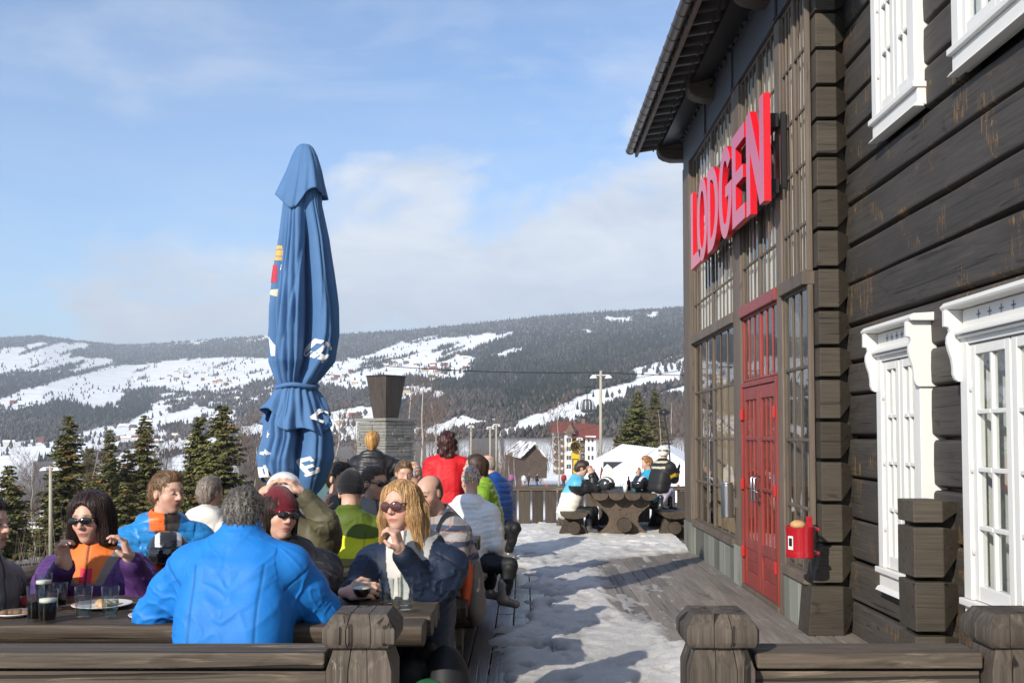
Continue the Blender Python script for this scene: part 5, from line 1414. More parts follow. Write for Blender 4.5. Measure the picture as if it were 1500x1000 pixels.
def cabin():
    d = 125; t = thing('cabin', 'dark timber cabin with a snow patched turf roof, left of the hotel', 'building', P(770, 690, d))
    MT = simple('cabin_timber', (.07, .05, .04), rough=.8, var=.3, vscale=1.5)
    w = MB(); w.add([P(766, 700, d), P(801, 700, d), P(801, 672, d), P(783, 650, d), P(766, 668, d)], [(0, 1, 2, 3, 4)])
    w.add([P(766, 700, d), P(766, 668, d), P(740, 664, d + 6), P(740, 700, d + 6)], [(0, 1, 2, 3)]); w.build('wall', MT, t)
    r = MB(); a = [P(763, 668, d - .6), P(783.5, 647, d - .6), P(761, 645, d + 6), P(738, 663, d + 6)]; r.hexa([p - Vector((0, 0, .25)) for p in a] + a)
    a = [P(783.5, 647, d - .6), P(803, 672, d - .6), P(783, 668, d + 6), P(761, 645, d + 6)]; r.hexa([p - Vector((0, 0, .25)) for p in a] + a)
    m, nt, N, L, b = new_mat('snow_patched_turf'); tc = N.new('ShaderNodeTexCoord'); n = N.new('ShaderNodeTexNoise'); n.inputs['Scale'].default_value = .9; n.inputs['Detail'].default_value = 6; L.new(tc.outputs['Object'], n.inputs['Vector'])
    cr = N.new('ShaderNodeValToRGB'); cr.color_ramp.elements[0].position = .44; cr.color_ramp.elements[0].color = (.16, .13, .09, 1); cr.color_ramp.elements[1].position = .52; cr.color_ramp.elements[1].color = (.75, .76, .78, 1); L.new(n.outputs['Fac'], cr.inputs[0]); L.new(cr.outputs[0], b.inputs['Base Color'])
    r.build('roof', m, t)
cabin()
def snow_gun():
    d = 58; t = thing('snow_cannon', 'yellow fan snow cannon on its stand in front of the hotel', 'snow cannon', P(843, 700, d)); c = P(843, 654, d); s = d / FPX
    Y = simple('yellow_paint', (.62, .40, .02), rough=.45)
    m = MB(); pr = [(7.5 * s, -.15), (8.2 * s, -.1), (7.6 * s, .5), (6.2 * s, .55)]
    rings = [[(c.x + r * math.cos(a), d + y, c.z + r * math.sin(a)) for a in np.linspace(0, 2 * math.pi, 24, endpoint=False)] for r, y in pr]; m.loft([list(reversed(r)) for r in rings], cap=False); m.build('drum', Y, t, smooth=True)
    f = MB(); f.loft([[(c.x + 7.2 * s * math.cos(a), d + .1, c.z + 7.2 * s * math.sin(a)) for a in np.linspace(0, 2 * math.pi, 24, endpoint=False)], [(c.x + 7.2 * s * math.cos(a), d + .12, c.z + 7.2 * s * math.sin(a)) for a in np.linspace(0, 2 * math.pi, 24, endpoint=False)]]); f.build('fan_back', Y, t)
    b = MB()
    for k in range(8):
        a = k * math.pi / 4 + .2; b.cbox((c.x + 4 * s * math.cos(a), d - .02, c.z + 4 * s * math.sin(a)), (5.4 * s, .03, 1.9 * s), M=Matrix.Rotation(-a, 3, 'Y'))
    b.lathe([(2 * s, -.02), (2 * s, .02)], (c.x, d - .05, c.z), 12); b.build('fan_blade', M_DARKMETAL, t)
    l = MB(); px_box(l, 837, 663, 849, 672, d + .1, .5); px_box(l, 840, 672, 846, 702, d + .2, .25); l.build('stand', Y, t, bevel=.03)
snow_gun()
def gondola():
    d = 150; c = P(860, 594, d); t = thing('gondola_cabin', 'grey egg shaped gondola cabin hanging above the ski slope', 'gondola', (c.x, d, c.z - 1.1)); s = d / FPX
    m = MB(); m.lathe([(.55, -1.05), (.85, -.85), (1.0, -.2), (.95, .3), (.78, .75), (.4, .95), (.05, 1.0)], c, 20); m.build('cabin_shell', simple('gondola_grey', (.07, .075, .085), rough=.35), t, smooth=True)
    w = MB()
    for k in range(8):
        a = -math.pi / 2 + (k - 3.5) * .62; 
        w.tube([c + Vector((1.02 * math.cos(a), 1.02 * math.sin(a), -.55)), c + Vector((1.0 * math.cos(a), 1.0 * math.sin(a), .25)), c + Vector((.8 * math.cos(a), .8 * math.sin(a), .74))], .06, 5)
    w.build('window_bars', simple('gondola_light_frame', (.6, .62, .65), rough=.4), t)
    h = MB(); h.tube([c + Vector((0, 0, .95)), c + Vector((0, 0, 1.6)), c + Vector((-.15, 0, 2.2)), c + Vector((0, 0, 2.75))], .07, 6); h.box((c.x - .5, d - .1, c.z + 2.65), (c.x + .5, d + .1, c.z + 2.8)); h.build('hanger_arm', M_DARKMETAL, t)
    k = MB(); k.tube([P(700, 596, 260) , P(788, 582, 190), (c.x, d, c.z + 2.83), P(1060, 532, 100)], .035, 5); o = k.build('ski_lift_cable', M_DARKMETAL); set_props(o, 'thin steel haul cable carrying the grey gondola', 'cable')
gondola()
M_POLE = simple('weathered_pole', (.36, .33, .25), rough=.8, var=.15, vscale=4)
M_LAMPH = simple('lamp_head', (.66, .66, .66), rough=.4)
def lamp_mast(px, top, bot, d, arm, label, wpx=4.5, arm_py=8, hz=1.0):
    a, b = P(px, top, d), P(px, bot, d); s = d / FPX
    t = thing('lamp_mast', label, 'lamp post', b); m = MB(); m.tube([b, a], [wpx / 2 * s * 1.1, wpx / 2 * s * .85], 10); m.build('pole', M_POLE, t, smooth=True)
    k = MB(); z = a.z - arm_py * s; k.tube([(a.x - arm * s, d - .02, z + 1.5 * s), (a.x + arm * s, d - .02, z + 1.5 * s)], max(.02, .7 * s), 5); k.build('crossarm', M_LAMPH, t)
    for q in (-1, 1):
        h = MB(); cx = a.x + q * arm * .85 * s; g_ = s * hz; h.hexa([(cx - 5.5*g_, d - .15, z - 3.4 * g_), (cx + 5.5*g_, d - .15, z - 2.6 * g_), (cx + 5.5*g_, d + .25, z - 2.6 * g_), (cx - 5.5*g_, d + .25, z - 3.4 * g_), (cx - 3*g_, d - .12, z + .6 * g_), (cx + 3*g_, d - .12, z + 1.0 * g_), (cx + 3*g_, d + .2, z + 1.0*g_), (cx - 3*g_, d + .2, z + .6*g_)])
        h.build('lamp_head', M_LAMPH, t, bevel=.02)
    return t
lamp_mast(880, 543, 705, 62, 13, 'tall wooden flood lamp mast rising behind the seated teenager')
lamp_mast(74, 682, 822, 50, 11, 'grey post with two lamp heads left of the bob haired woman', 5, 4)
lamp_mast(727, 620, 700, 130, 5, 'thin far lamp post above the blue jacket', 2.6, 3, .4)
lamp_mast(718, 624, 700, 150, 5, 'thin brownish far lamp post just left of another', 2.6, 3, .4)
lamp_mast(690, 622, 700, 170, 4, 'short far lamp post right of the dark curly hair', 2.6, 3, .4)
lamp_mast(849, 640, 700, 210, 4, 'small far lamp post before the red hotel roof', 1.6, 3, .4)
def wires():
    def wire(pts, r, label, n=24):
        q = []
        for (a, b) in zip(pts[:-1], pts[1:]):
            A, B = P(*a), P(*b)
            for k in range(n): f = k / n; p = A.lerp(B, f); p.z -= .012 * (B - A).length * 4 * f * (1 - f) ; q.append(p)
        q.append(P(*pts[-1])); m = MB(); m.tube(q, r, 5); o = m.build('overhead_wire', M_DARKMETAL); set_props(o, label, 'wire')
    wire([(566, 536, 58), (880, 545, 62), (1080, 548, 64)], .022, 'black overhead wire slung between the fire bowl and the lamp mast')
    wire([(-20, 757, 66), (70, 741, 66), (300, 712, 70), (420, 702, 75)], .02, 'pale lift cable passing behind the bob haired woman')
    wire([(600, 645, 170), (727, 632, 130), (880, 622, 62)], .012, 'thin far wire strung from the distant lamp posts')
    for k, (px, py) in enumerate(((47, 752), (62, 750))):
        d = 66; s = d / FPX; t = thing('chairlift_chair', ['empty lift chair hanging at the left, the farther left of two', 'empty lift chair hanging right beside the lamp post'][k], 'lift chair', P(px, py + 25, d))
        m = MB(); m.tube([P(px, py, d), P(px + 1, py + 12, d), P(px - 4, py + 16, d)], .03, 5); m.build('hanger', M_LAMPH, t)
        m = MB(); a = P(px - 3, py + 22, d); m.box((a.x - .25, d - .2, a.z - .05), (a.x + .25, d + .2, a.z)); m.box((a.x - .25, d + .2, a.z), (a.x + .25, d + .25, a.z + .4)); m.tube([P(px - 5, py + 16, d), P(px - 8, py + 24, d)], .03, 5); m.build('seat', M_LAMPH, t)
wires()
def scroll_lamp():
    d = 34; s = d / FPX; t = thing('scroll_lamp', 'black wrought iron lamp with scrolled arms beside the lodge corner', 'lamp', P(978, 702, d))
    m = MB(); m.tube([P(983, 704, d), P(980, 650, d), P(974, 612, d), P(973, 606, d)], .03, 6); m.build('post', M_DARKMETAL, t, smooth=True)
    for q in (-1, 1):
        k = MB(); pts = []
        for i in range(16):
            a = i / 15 * 4.6; r = 5 * (1 - i / 22); pts.append(P(973 + q * (3 + i * .35 + r * math.sin(a) * .8), 604 - r * math.cos(a) * .6, d))
        k.tube(pts, .022, 5); k.build('scroll', M_DARKMETAL, t, smooth=True)
    k = MB(); c = P(973, 604, d); k.lathe([(.05, -.12), (.14, -.05), (.12, .06), (.03, .12)], c, 10); k.build('lantern', M_DARKMETAL, t, smooth=True)
scroll_lamp()
# ------------------------------------------------------------------ smooth solids for people and cloth (distance field -> one continuous mesh)
BIG = .09
class Field:
    def __init__(s, lo, hi, vox):
        s.lo = np.array(lo, float); s.vox = vox
        s.n = np.maximum(np.ceil((np.array(hi, float) - s.lo) / vox).astype(int) + 1, 4)
        s.f = np.full(s.n, BIG, np.float32)
    def _blk(s, lo, hi, m):
        a = np.clip(np.floor((np.array(lo) - m - s.lo) / s.vox).astype(int), 0, s.n - 1)
        b = np.clip(np.ceil((np.array(hi) + m - s.lo) / s.vox).astype(int) + 1, 1, s.n)
        if (b <= a).any(): return None, None
        sl = tuple(slice(i, j) for i, j in zip(a, b))
        ax = [(s.lo[i] + s.vox * np.arange(a[i], b[i])).astype(np.float32) for i in range(3)]
        return sl, (ax[0][:, None, None], ax[1][None, :, None], ax[2][None, None, :])
    def _put(s, sl, d, k, sub=False):
        a = s.f[sl]
        if sub:
            d = -d
            h = np.clip(.5 - .5 * (d - a) / k, 0, 1) if k else None
            s.f[sl] = np.maximum(a, d) if not k else d * (1 - h) + a * h + 0 if False else np.maximum(a, d) + (np.maximum(k - np.abs(a - d), 0) ** 2) / (4 * k)
        else:
            s.f[sl] = np.minimum(a, d) - (np.maximum(k - np.abs(a - d), 0) ** 2) / (4 * k) if k else np.minimum(a, d)
    def capsule(s, a, b, ra, rb, k=.02, sub=False):
        a = np.array(a, float); b = np.array(b, float); r = max(ra, rb)
        sl, X = s._blk(np.minimum(a, b) - r, np.maximum(a, b) + r, k + .02)
        if sl is None: return
        ba = b - a; L = max(1e-9, ba @ ba)
        t = np.clip(((X[0] - a[0]) * ba[0] + (X[1] - a[1]) * ba[1] + (X[2] - a[2]) * ba[2]) / L, 0, 1)
        d = np.sqrt((X[0] - a[0] - t * ba[0]) ** 2 + (X[1] - a[1] - t * ba[1]) ** 2 + (X[2] - a[2] - t * ba[2]) ** 2) - (ra + (rb - ra) * t)
        s._put(sl, d, k, sub)
    def ell(s, c, r, Rm=None, k=.02, sub=False):
        c = np.array(c, float); r = np.array(r, float); Rm = np.eye(3) if Rm is None else Rm
        ext = np.sqrt(((Rm * r) ** 2).sum(1))
        sl, X = s._blk(c - ext, c + ext, k + .02)
        if sl is None: return
        q = [X[i] - c[i] for i in range(3)]
        l = [Rm[0, i] * q[0] + Rm[1, i] * q[1] + Rm[2, i] * q[2] for i in range(3)]
        k0 = np.sqrt((l[0] / r[0]) ** 2 + (l[1] / r[1]) ** 2 + (l[2] / r[2]) ** 2); k1 = np.sqrt((l[0] / r[0] ** 2) ** 2 + (l[1] / r[1] ** 2) ** 2 + (l[2] / r[2] ** 2) ** 2)
        s._put(sl, k0 * (k0 - 1) / np.maximum(k1, 1e-6), k, sub)
    def rbox(s, c, h, Rm=None, rad=.01, k=.01, sub=False):
        c = np.array(c, float); h = np.array(h, float); Rm = np.eye(3) if Rm is None else Rm
        ext = np.abs(Rm * h).sum(1)
        sl, X = s._blk(c - ext, c + ext, k + .02)
        if sl is None: return
        q = [X[i] - c[i] for i in range(3)]
        l = [np.abs(Rm[0, i] * q[0] + Rm[1, i] * q[1] + Rm[2, i] * q[2]) - (h[i] - rad) for i in range(3)]
        out = np.sqrt(np.maximum(l[0], 0) ** 2 + np.maximum(l[1], 0) ** 2 + np.maximum(l[2], 0) ** 2) + np.minimum(np.maximum(np.maximum(l[0], l[1]), l[2]), 0) - rad
        s._put(sl, out, k, sub)
    def mesh(s):
        f = s.f.copy(); 
        for ax in range(3):
            i0 = [slice(None)] * 3; i0[ax] = 0; f[tuple(i0)] = BIG; i0[ax] = -1; f[tuple(i0)] = BIG
        ins = f < 0; nx, ny, nz = f.shape
        cnt = np.zeros((nx - 1, ny - 1, nz - 1), np.int8)
        for dx in (0, 1):
            for dy in (0, 1):
                for dz in (0, 1): cnt += ins[dx:nx - 1 + dx, dy:ny - 1 + dy, dz:nz - 1 + dz]
        act = np.argwhere((cnt > 0) & (cnt < 8))
        if len(act) == 0: return np.zeros((0, 3)), np.zeros((0, 4), int)
        cor = np.array([(a, b, c) for a in (0, 1) for b in (0, 1) for c in (0, 1)])
        val = np.stack([f[act[:, 0] + c[0], act[:, 1] + c[1], act[:, 2] + c[2]] for c in cor], 1).astype(np.float64)
        acc = np.zeros((len(act), 3)); num = np.zeros(len(act))
        for i in range(8):
            for j in range(i + 1, 8):
                if np.abs(cor[i] - cor[j]).sum() != 1: continue
                va, vb = val[:, i], val[:, j]; m = (va < 0) != (vb < 0)
                t = va[m] / (va[m] - vb[m]); acc[m] += cor[i] + t[:, None] * (cor[j] - cor[i]); num[m] += 1
        V = s.lo + s.vox * (act + acc / num[:, None])
        idx = np.full(cnt.shape, -1, np.int64); idx[tuple(act.T)] = np.arange(len(act))
        Q = []
        for ax in range(3):
            u, v = [(1, 2), (2, 0), (0, 1)][ax]
            a = [slice(0, -1)] * 3; b = [slice(0, -1)] * 3; b[ax] = slice(1, None); a[ax] = slice(0, -1)
            for w in (u, v): a[w] = slice(1, -1); b[w] = slice(1, -1)
            A, B = ins[tuple(a)], ins[tuple(b)]; e = np.argwhere(A != B)
            if len(e) == 0: continue
            flip = A[tuple(e.T)]; p = e.copy(); p[:, u] += 1; p[:, v] += 1
            def at(du, dv):
                q = p.copy(); q[:, u] += du; q[:, v] += dv; return idx[q[:, 0], q[:, 1], q[:, 2]]
            q = np.stack([at(-1, -1), at(0, -1), at(0, 0), at(-1, 0)], 1)
            q[~flip] = q[~flip][:, ::-1]; Q.append(q)
        Q = np.concatenate(Q); Q = Q[(Q >= 0).all(1)]
        return V, Q
def vnormals(V, Q):
    n = np.cross(V[Q[:, 2]] - V[Q[:, 0]], V[Q[:, 3]] - V[Q[:, 1]]); N = np.zeros_like(V)
    for i in range(4): np.add.at(N, Q[:, i], n)
    return N / np.maximum(np.linalg.norm(N, axis=1)[:, None], 1e-12)
def relax(V, Q, it=1, lam=.5):
    for _ in range(it):
        S = np.zeros_like(V); c = np.zeros(len(V))
        for i in range(4):
            for j in (1, 3): np.add.at(S, Q[:, i], V[Q[:, (i + j) % 4]]); np.add.at(c, Q[:, i], 1)
        V = V + lam * (S / np.maximum(c, 1)[:, None] - V)
    return V

M_SKIN = colmat('skin', rough=.48, bump=.08, bscale=260, spec=.35, sss=.25)
M_CLOTH = colmat('woven_cloth', rough=.85, bump=.3, bscale=500, spec=.15, sheen=.15, fold=.25)
M_SHELL = colmat('shell_fabric', rough=.58, bump=.16, bscale=420, spec=.3, fold=.18)
M_PUFF = colmat('quilted_nylon', rough=.42, bump=.12, bscale=120, spec=.4, fold=.25)
M_HAIR = colmat('hair', rough=.42, bump=.5, bscale=1.0, spec=.4, stretch=(420, 420, 40))
M_HARD = colmat('hard_shell', rough=.25, bump=.0, spec=.5, coat=.3)
M_KNIT = colmat('knit', rough=.95, bump=.8, bscale=260, spec=.1, sheen=.3)
M_LENS = simple('dark_lens', (.012, .012, .014), rough=.06, spec=.8, var=0)
M_LENSB = simple('brown_lens', (.09, .035, .03), rough=.05, spec=.9, var=.1)
M_BLACKPL = simple('black_plastic', (.015, .015, .016), rough=.35)
M_EYE = simple('eye', (.08, .06, .05), rough=.1)

def rotm(yaw, pitch=0.0, roll=0.0):
    """columns: person's left, forward, up.  yaw 0 faces the viewer (-Y), +90 faces picture right (+X), 180 faces away"""
    y, p, r = R(yaw), R(pitch), R(roll)
    F = np.array([math.sin(y) , -math.cos(y), 0.0]); Lf = np.array([math.cos(y), math.sin(y), 0.0]); U = np.array([0, 0, 1.0])
    F2 = F * math.cos(p) + U * math.sin(p); U2 = U * math.cos(p) - F * math.sin(p)
    L2 = Lf * math.cos(r) + U2 * math.sin(r); U3 = U2 * math.cos(r) - Lf * math.sin(r)
    return np.stack([L2, F2, U3], 1)
def V3(p): return np.array([p[0], p[1], p[2]], float)

def hand(fd, W, dirv, palm, side, curl, s=1.0, k=.006, spread=.0, thumb_in=.3):
    """palm with four separate fingers and a thumb; dirv: wrist->knuckles, palm: palm normal, side: towards the thumb"""
    d = dirv / np.linalg.norm(dirv); n = palm - (palm @ d) * d; n /= np.linalg.norm(n); t = np.cross(d, n)
    if t @ side < 0: t = -t
    c0 = W + d * .045 * s
    Rm = np.stack([t, d, n], 1)
    fd.rbox(c0, (.040 * s, .046 * s, .0145 * s), Rm, .013 * s, .012)
    fd.capsule(W - d * .03 * s, W + d * .015 * s, .024 * s, .026 * s, .02)
    lens = [.072, .080, .074, .060]
    for i in range(4):
        o = (.029 - .0195 * i) * s
        b = W + d * .088 * s + t * o - d * abs(i - 1.2) * .004 * s
        a = 0.0; p = b; dd = d; cr = curl[i] if isinstance(curl, (list, tuple)) else curl
        for j, (fr, r0, r1) in enumerate(((.45, .0088, .0083), (.31, .0083, .0078), (.24, .0078, .0066))):
            a += cr * (.75, 1.0, .7)[j]
            q = p + (d * math.cos(a) + n * math.sin(a) + t * spread * (1.5 - i) * .12) * lens[i] * fr * s
            fd.capsule(p, q, r0 * s, r1 * s, .004 if j else .006); p = q
    b = W + d * .022 * s + t * .034 * s; th = (d * .55 + t * .8 + n * thumb_in); th /= np.linalg.norm(th)
    m = b + th * .042 * s; e = m + (d * .85 + t * (.35 - thumb_in * .7) + n * thumb_in * 1.1) / 1.15 * .034 * s
    fd.capsule(b, m, .0135 * s, .0105 * s, .01); fd.capsule(m, e, .0105 * s, .0082 * s, .004)

def head_sdf(fd, H, Rm, s, male=True, k=.018):
    def g(x, y, z): return H + Rm @ (np.array([x, y, z]) * s)
    E = lambda c, r, k_=k, sub=False: fd.ell(g(*c), np.array(r) * s, Rm, k_ * s, sub)
    E((0, -.018, .032), (.074, .094, .084), .01)
    E((0, .030, .010), (.066, .066, .090), .03)
    E((0, .040, -.052), (.052 if male else .047, .052, .056), .03)
    E((0, .062, -.094), (.024, .022, .018), .025)
    for q in (-1, 1):
        E((q * .040, .052, -.022), (.025, .026, .022), .02)
        E((q * .030, .094, .012), (.017, .014, .012), .012, True)
        E((q * .030, .081, .010), (.0135, .0125, .0105), .004)
        E((q * .075, -.012, -.004), (.010, .020, .032), .006)
        fd.capsule(g(q * .010, .091, .029), g(q * .046, .078, .031), .007 * s, .006 * s, .010 * s)
    fd.capsule(g(0, .090, .020), g(0, .112, -.020), .007 * s, .0125 * s, .010 * s)
    for q in (-1, 1): E((q * .0115, .101, -.025), (.009, .010, .0075), .006)
    E((0, .088, -.055), (.024, .010, .0055), .005); E((0, .086, -.066), (.021, .011, .0065), .005)
    E((0, .101, -.0605), (.022, .006, .0012), .003, True)

SKIN = np.array([.60, .365, .275])
def person(label, d, head, s=1.0, yaw=0, pitch=0, roll=0, tyaw=None, lean=.06, sw=.195, arms=None, jacket=(.1, .1, .1), jfn=None, jm='shell', quilt=0.0,
           collar=.045, hood=False, hair=None, hcol=(.06, .04, .03), hat=None, glasses=None, stand=False, trouser=(.02, .02, .022), boot=(.03, .03, .035), legs='default',
           skin=1.0, male=True, bulk=1.0, neck_off=(0, 0), vox=None, boots=True, group=None, hem=.0, hands=True, curl=.55, mouth=True, gloves=None, knee_dir=None, feet=None, category='person', jlabel=None, hs=.93, hunch=.0):
    sb = s
    rs = np.random.RandomState(abs(hash(label)) % 1000 if False else sum(map(ord, label)) % 9973)
    vox = vox or max(.0042, d * .00085)
    H = V3(P(head[0], head[1], d)); Rh = rotm(yaw, pitch, roll); tyaw = yaw if tyaw is None else tyaw; Rt = rotm(tyaw)
    Lf, Fw, Up = Rt[:, 0], Rt[:, 1], Rt[:, 2]
    N = H - Rh[:, 2] * (.150 - hunch) * s - Rh[:, 1] * .025 * s + np.array([0, 0, -.03 * s]) + Lf * neck_off[0] + Fw * neck_off[1]
    pel = N - Up * .50 * s - Fw * lean
    SL, SR = N - Up * .072 * s + Lf * sw * s, N - Up * .072 * s - Lf * sw * s
    # arms: 'L','R' -> (elbow, wrist) as (px,py,depth offset) or 'rest' / 'lap' / 'down'
    A = {}
    for key, S, q in (('L', SL, 1), ('R', SR, -1)):
        a = (arms or {}).get(key, 'rest')
        if isinstance(a, str):
            if a == 'rest': e = S - Up * .25 * s + Fw * .10 * s + Lf * q * .07 * s; w = e + Fw * .24 * s - Lf * q * .11 * s + Up * .00
            elif a == 'lap': e = S - Up * .27 * s - Fw * .01 + Lf * q * .06 * s; w = e + Fw * .20 * s - Lf * q * .10 * s - Up * .10 * s
            elif a == 'phone': e = S - Up * .16 * s + Fw * .20 * s + Lf * q * .02; w = e + Up * .20 * s - Lf * q * .05 * s + Fw * .02
            elif a == 'fwd': e = S - Up * .18 * s + Fw * .16 * s + Lf * q * .03; w = e + Fw * .22 * s + Up * .02
            else: e = S - Up * .28 * s + Lf * q * .05 * s; w = e - Up * .25 * s + Fw * .04
        else:
            e = V3(P(a[0][0], a[0][1], d + a[0][2])); w = V3(P(a[1][0], a[1][1], d + a[1][2]))
        A[key] = (S, e, w, q)
    hipz = pel
    leg = []
    kd = rotm(knee_dir)[:, 1] if knee_dir is not None else Fw
    kl = np.array([-kd[1], kd[0], 0]) * (1 if kd @ Fw > -.5 else 1)
    if legs:
        for q in (-1, 1):
            hp = pel + Lf * q * .09 * s
            if stand: kn = hp - Up * .42 * s + Fw * .02; an = kn - Up * .42 * s - Fw * .02
            else: kn = hp + kd * .42 * s + Lf * q * .05 * s - Up * .01; an = kn - Up * .40 * s + kd * .02 * s
            if feet: an = V3(P(*feet[0 if q < 0 else 1])); kn = (hp + an) / 2 + kd * .20 * s + Up * .12 * s
            leg.append((hp, kn, an, q))
    zmin = min([l[2][2] for l in leg] + [pel[2] - .15]) - .12
    gz = min(zmin, pel[2] - .2)
    root = thing('person', label, category, (pel[0], pel[1], zmin + .03), group)
    pts = np.array([H, SL, SR, pel] + [p for k_ in A for p in A[k_][1:3]])
    # ---- skin body: head, neck, slim trunk, arms and hands in one surface
    lo, hi = pts.min(0) - .24, pts.max(0) + .24; lo[2] = min(lo[2], pel[2] - .2)
    fd = Field(lo, hi, vox)
    head_sdf(fd, H, Rh, s * hs, male)
    fd.capsule(H - Rh[:, 2] * .06 * s - Rh[:, 1] * .02 * s, N, .052 * s, .058 * s, .03)
    fd.capsule(N, pel, .06 * s, .09 * s, .03); fd.capsule(SL, SR, .035, .035, .03)
    for k_ in A:
        S, e, w, q = A[k_]; fd.capsule(S, e, .035 * s, .032 * s, .02); fd.capsule(e, w, .034 * s, .024 * s, .02)
        if hands:
            dv = w - e; dv = dv / np.linalg.norm(dv); hp_ = (arms or {}).get(k_ + 'h')
            if hp_: dv = np.array(hp_['dir'], float); dv /= np.linalg.norm(dv); pal = np.array(hp_['palm'], float); sd = np.array(hp_['thumb'], float); cu = hp_.get('curl', curl)
            else: pal = -Lf * q * .6 - Up * .8 + Fw * .01; sd = Fw * .3 + Up - Lf * q * .6; cu = curl
            hand(fd, w, dv, pal, sd, cu, s * .98, thumb_in=(hp_ or {}).get('thumb_in', .45))
    V, Q = fd.mesh(); V = relax(V, Q, 1, .35)
    hc = (V - H) @ Rh / (s * hs)
    base = SKIN * skin * np.array([1, 1, 1])
    C = np.tile(base, (len(V), 1)) * (1 + .10 * fbm(V * 40, 2)[:, None])
    fr = hc[:, 1] > .06; 
    def blob(x, y, rx, ry): return np.exp(-((np.abs(hc[:, 0]) - x) / rx) ** 2 - ((hc[:, 2] - y) / ry) ** 2) * fr
    C = C * (1 + blob(.043, -.03, .02, .02)[:, None] * np.array([.12, -.14, -.16]))
    C = C * (1 + blob(0, -.022, .015, .012)[:, None] * np.array([.08, -.10, -.10]))
    if mouth: lipm = np.clip(blob(0, -.060, .024, .0085) * 1.3, 0, 1)[:, None]; C = C * (1 - lipm) + lipm * np.array([.36, .11, .10]) * skin
    bm_ = np.clip(blob(.030, .034, .020, .0055) * 1.2, 0, 1)[:, None]; C = C * (1 - bm_ * .75) + bm_ * .75 * np.array(hcol) * .8
    if male and hair != 'boy':
        st = (hc[:, 2] < -.045) & (hc[:, 2] > -.13) & (np.abs(hc[:, 0]) < .08) & (hc[:, 1] > -.01); C[st] *= np.array([.90, .88, .88])
    if gloves is not None:
        for k_ in A:
            m = np.linalg.norm(V - A[k_][2], axis=1) < .2; m &= np.linalg.norm(V - H, axis=1) > .13; C[m] = gloves
    body = mesh_from('body', V, Q, M_SKIN, root, smooth=True, col=C)
    def clothes(name, V, Q, col, mat, parent=root, label=None):
        o = mesh_from(name, V, Q, mat, parent, smooth=True, col=col)
        if label: o['label'] = label
        return o
    # ---- eyes (only where no dark glasses hide them)
    if not glasses and abs(((yaw + 180) % 360) - 180) < 120 and d < 9:
        mb = MB()
        for q in (-1, 1):
            c = H + Rh @ (np.array([q * .0305, .0895, .010]) * s)
            mb.lathe([(.0005, -.006), (.006, -.004), (.0075, 0), (.006, .004), (.0005, .006)], c, 10)
        mb.build('eyes', M_EYE, root, smooth=True)
    # ---- jacket
    b = bulk * s; fd = Field(np.minimum(lo, pel - .30), np.maximum(hi, pel + .1), vox * 1.15)
    fd.capsule(SL - Lf * .03 * s - Up * .005, SR + Lf * .03 * s - Up * .005, .062 * b, .062 * b, .05)
    fd.capsule(N - Up * .03 * s + Lf * .05, N - Up * .03 * s - Lf * .05, .07 * b, .07 * b, .06)
    ax_ = N - pel; ax_ = ax_ / np.linalg.norm(ax_); lx_ = Lf; fy_ = np.cross(ax_, lx_); Rb = np.stack([lx_, -fy_ if fy_ @ Fw < 0 else fy_, ax_], 1)
    fd.rbox(N * .62 + pel * .38 - Up * .03 * s, np.array([.182, .132, .205]) * b, Rb, .115 * b, .05)
    fd.rbox(N * .24 + pel * .76 - Up * hem * .5, np.array([.182, .142, .20 + hem * .5]) * b, Rb, .10 * b, .06)
    for k_ in A:
        S, e, w, q = A[k_]; wc = e + (w - e) * (1 - .035 / max(.1, np.linalg.norm(w - e)))
        m = (S + e) / 2 + np.array([0, 0, -.005])
        fd.capsule(S - Up * .012 * s, m, .062 * b, .070 * b, .085); fd.capsule(N - Up * .012 * s, S - Up * .02 * s, .066 * b, .058 * b, .08); fd.capsule(m, e, .070 * b, .066 * b, .04); fd.capsule(e, wc, .066 * b, .050 * b, .035)
        fd.capsule(N - Up * .20 * s + Lf * q * .12 * s, m - Up * .015, .07 * b, .05 * b, .07)
        cu = (w - e) / max(.05, np.linalg.norm(w - e)); fd.capsule(wc - cu * .02, wc + cu * .004, .048 * b, .046 * b, .008)
    if collar:
        nk = H - Rh[:, 2] * .05 * s - Rh[:, 1] * .018 * s; ax = nk - N; ax = ax / np.linalg.norm(ax)
        fd.capsule(N - Up * .02, N + ax * collar * s, .088 * s, .074 * s, .03)
        fd.capsule(N + ax * (collar * .45) * s, N + ax * .2 * s, .064 * s, .074 * s, .008, sub=True)
    if hood:
        fd.ell(N - Fw * .085 * s + Up * .0 * s, np.array([.145, .062, .085]) * s, Rt, .035); fd.capsule(N - Fw * .05 + Lf * .1 + Up * .02, N + Fw * .05 + Lf * .07 - Up * .03, .035 * s, .03 * s, .03); fd.capsule(N - Fw * .05 - Lf * .1 + Up * .02, N + Fw * .05 - Lf * .07 - Up * .03, .035 * s, .03 * s, .03)
    V, Q = fd.mesh(); V = relax(V, Q, 1, .4); Nn = vnormals(V, Q)
    segs = [(N, pel)] + [(A[k_][0], A[k_][1]) for k_ in A] + [(A[k_][1], A[k_][2]) for k_ in A]
    best = np.full(len(V), 9.); sl = np.zeros(len(V)); bi = np.zeros(len(V), int)
    for i, (a, c) in enumerate(segs):
        ba = c - a; t = np.clip(((V - a) @ ba) / (ba @ ba), 0, 1); dd = np.linalg.norm(V - a - t[:, None] * ba, axis=1) - (.07 if i == 0 else 0)
        m = dd < best; best[m] = dd[m]; sl[m] = (t * np.linalg.norm(ba))[m]; bi[m] = i
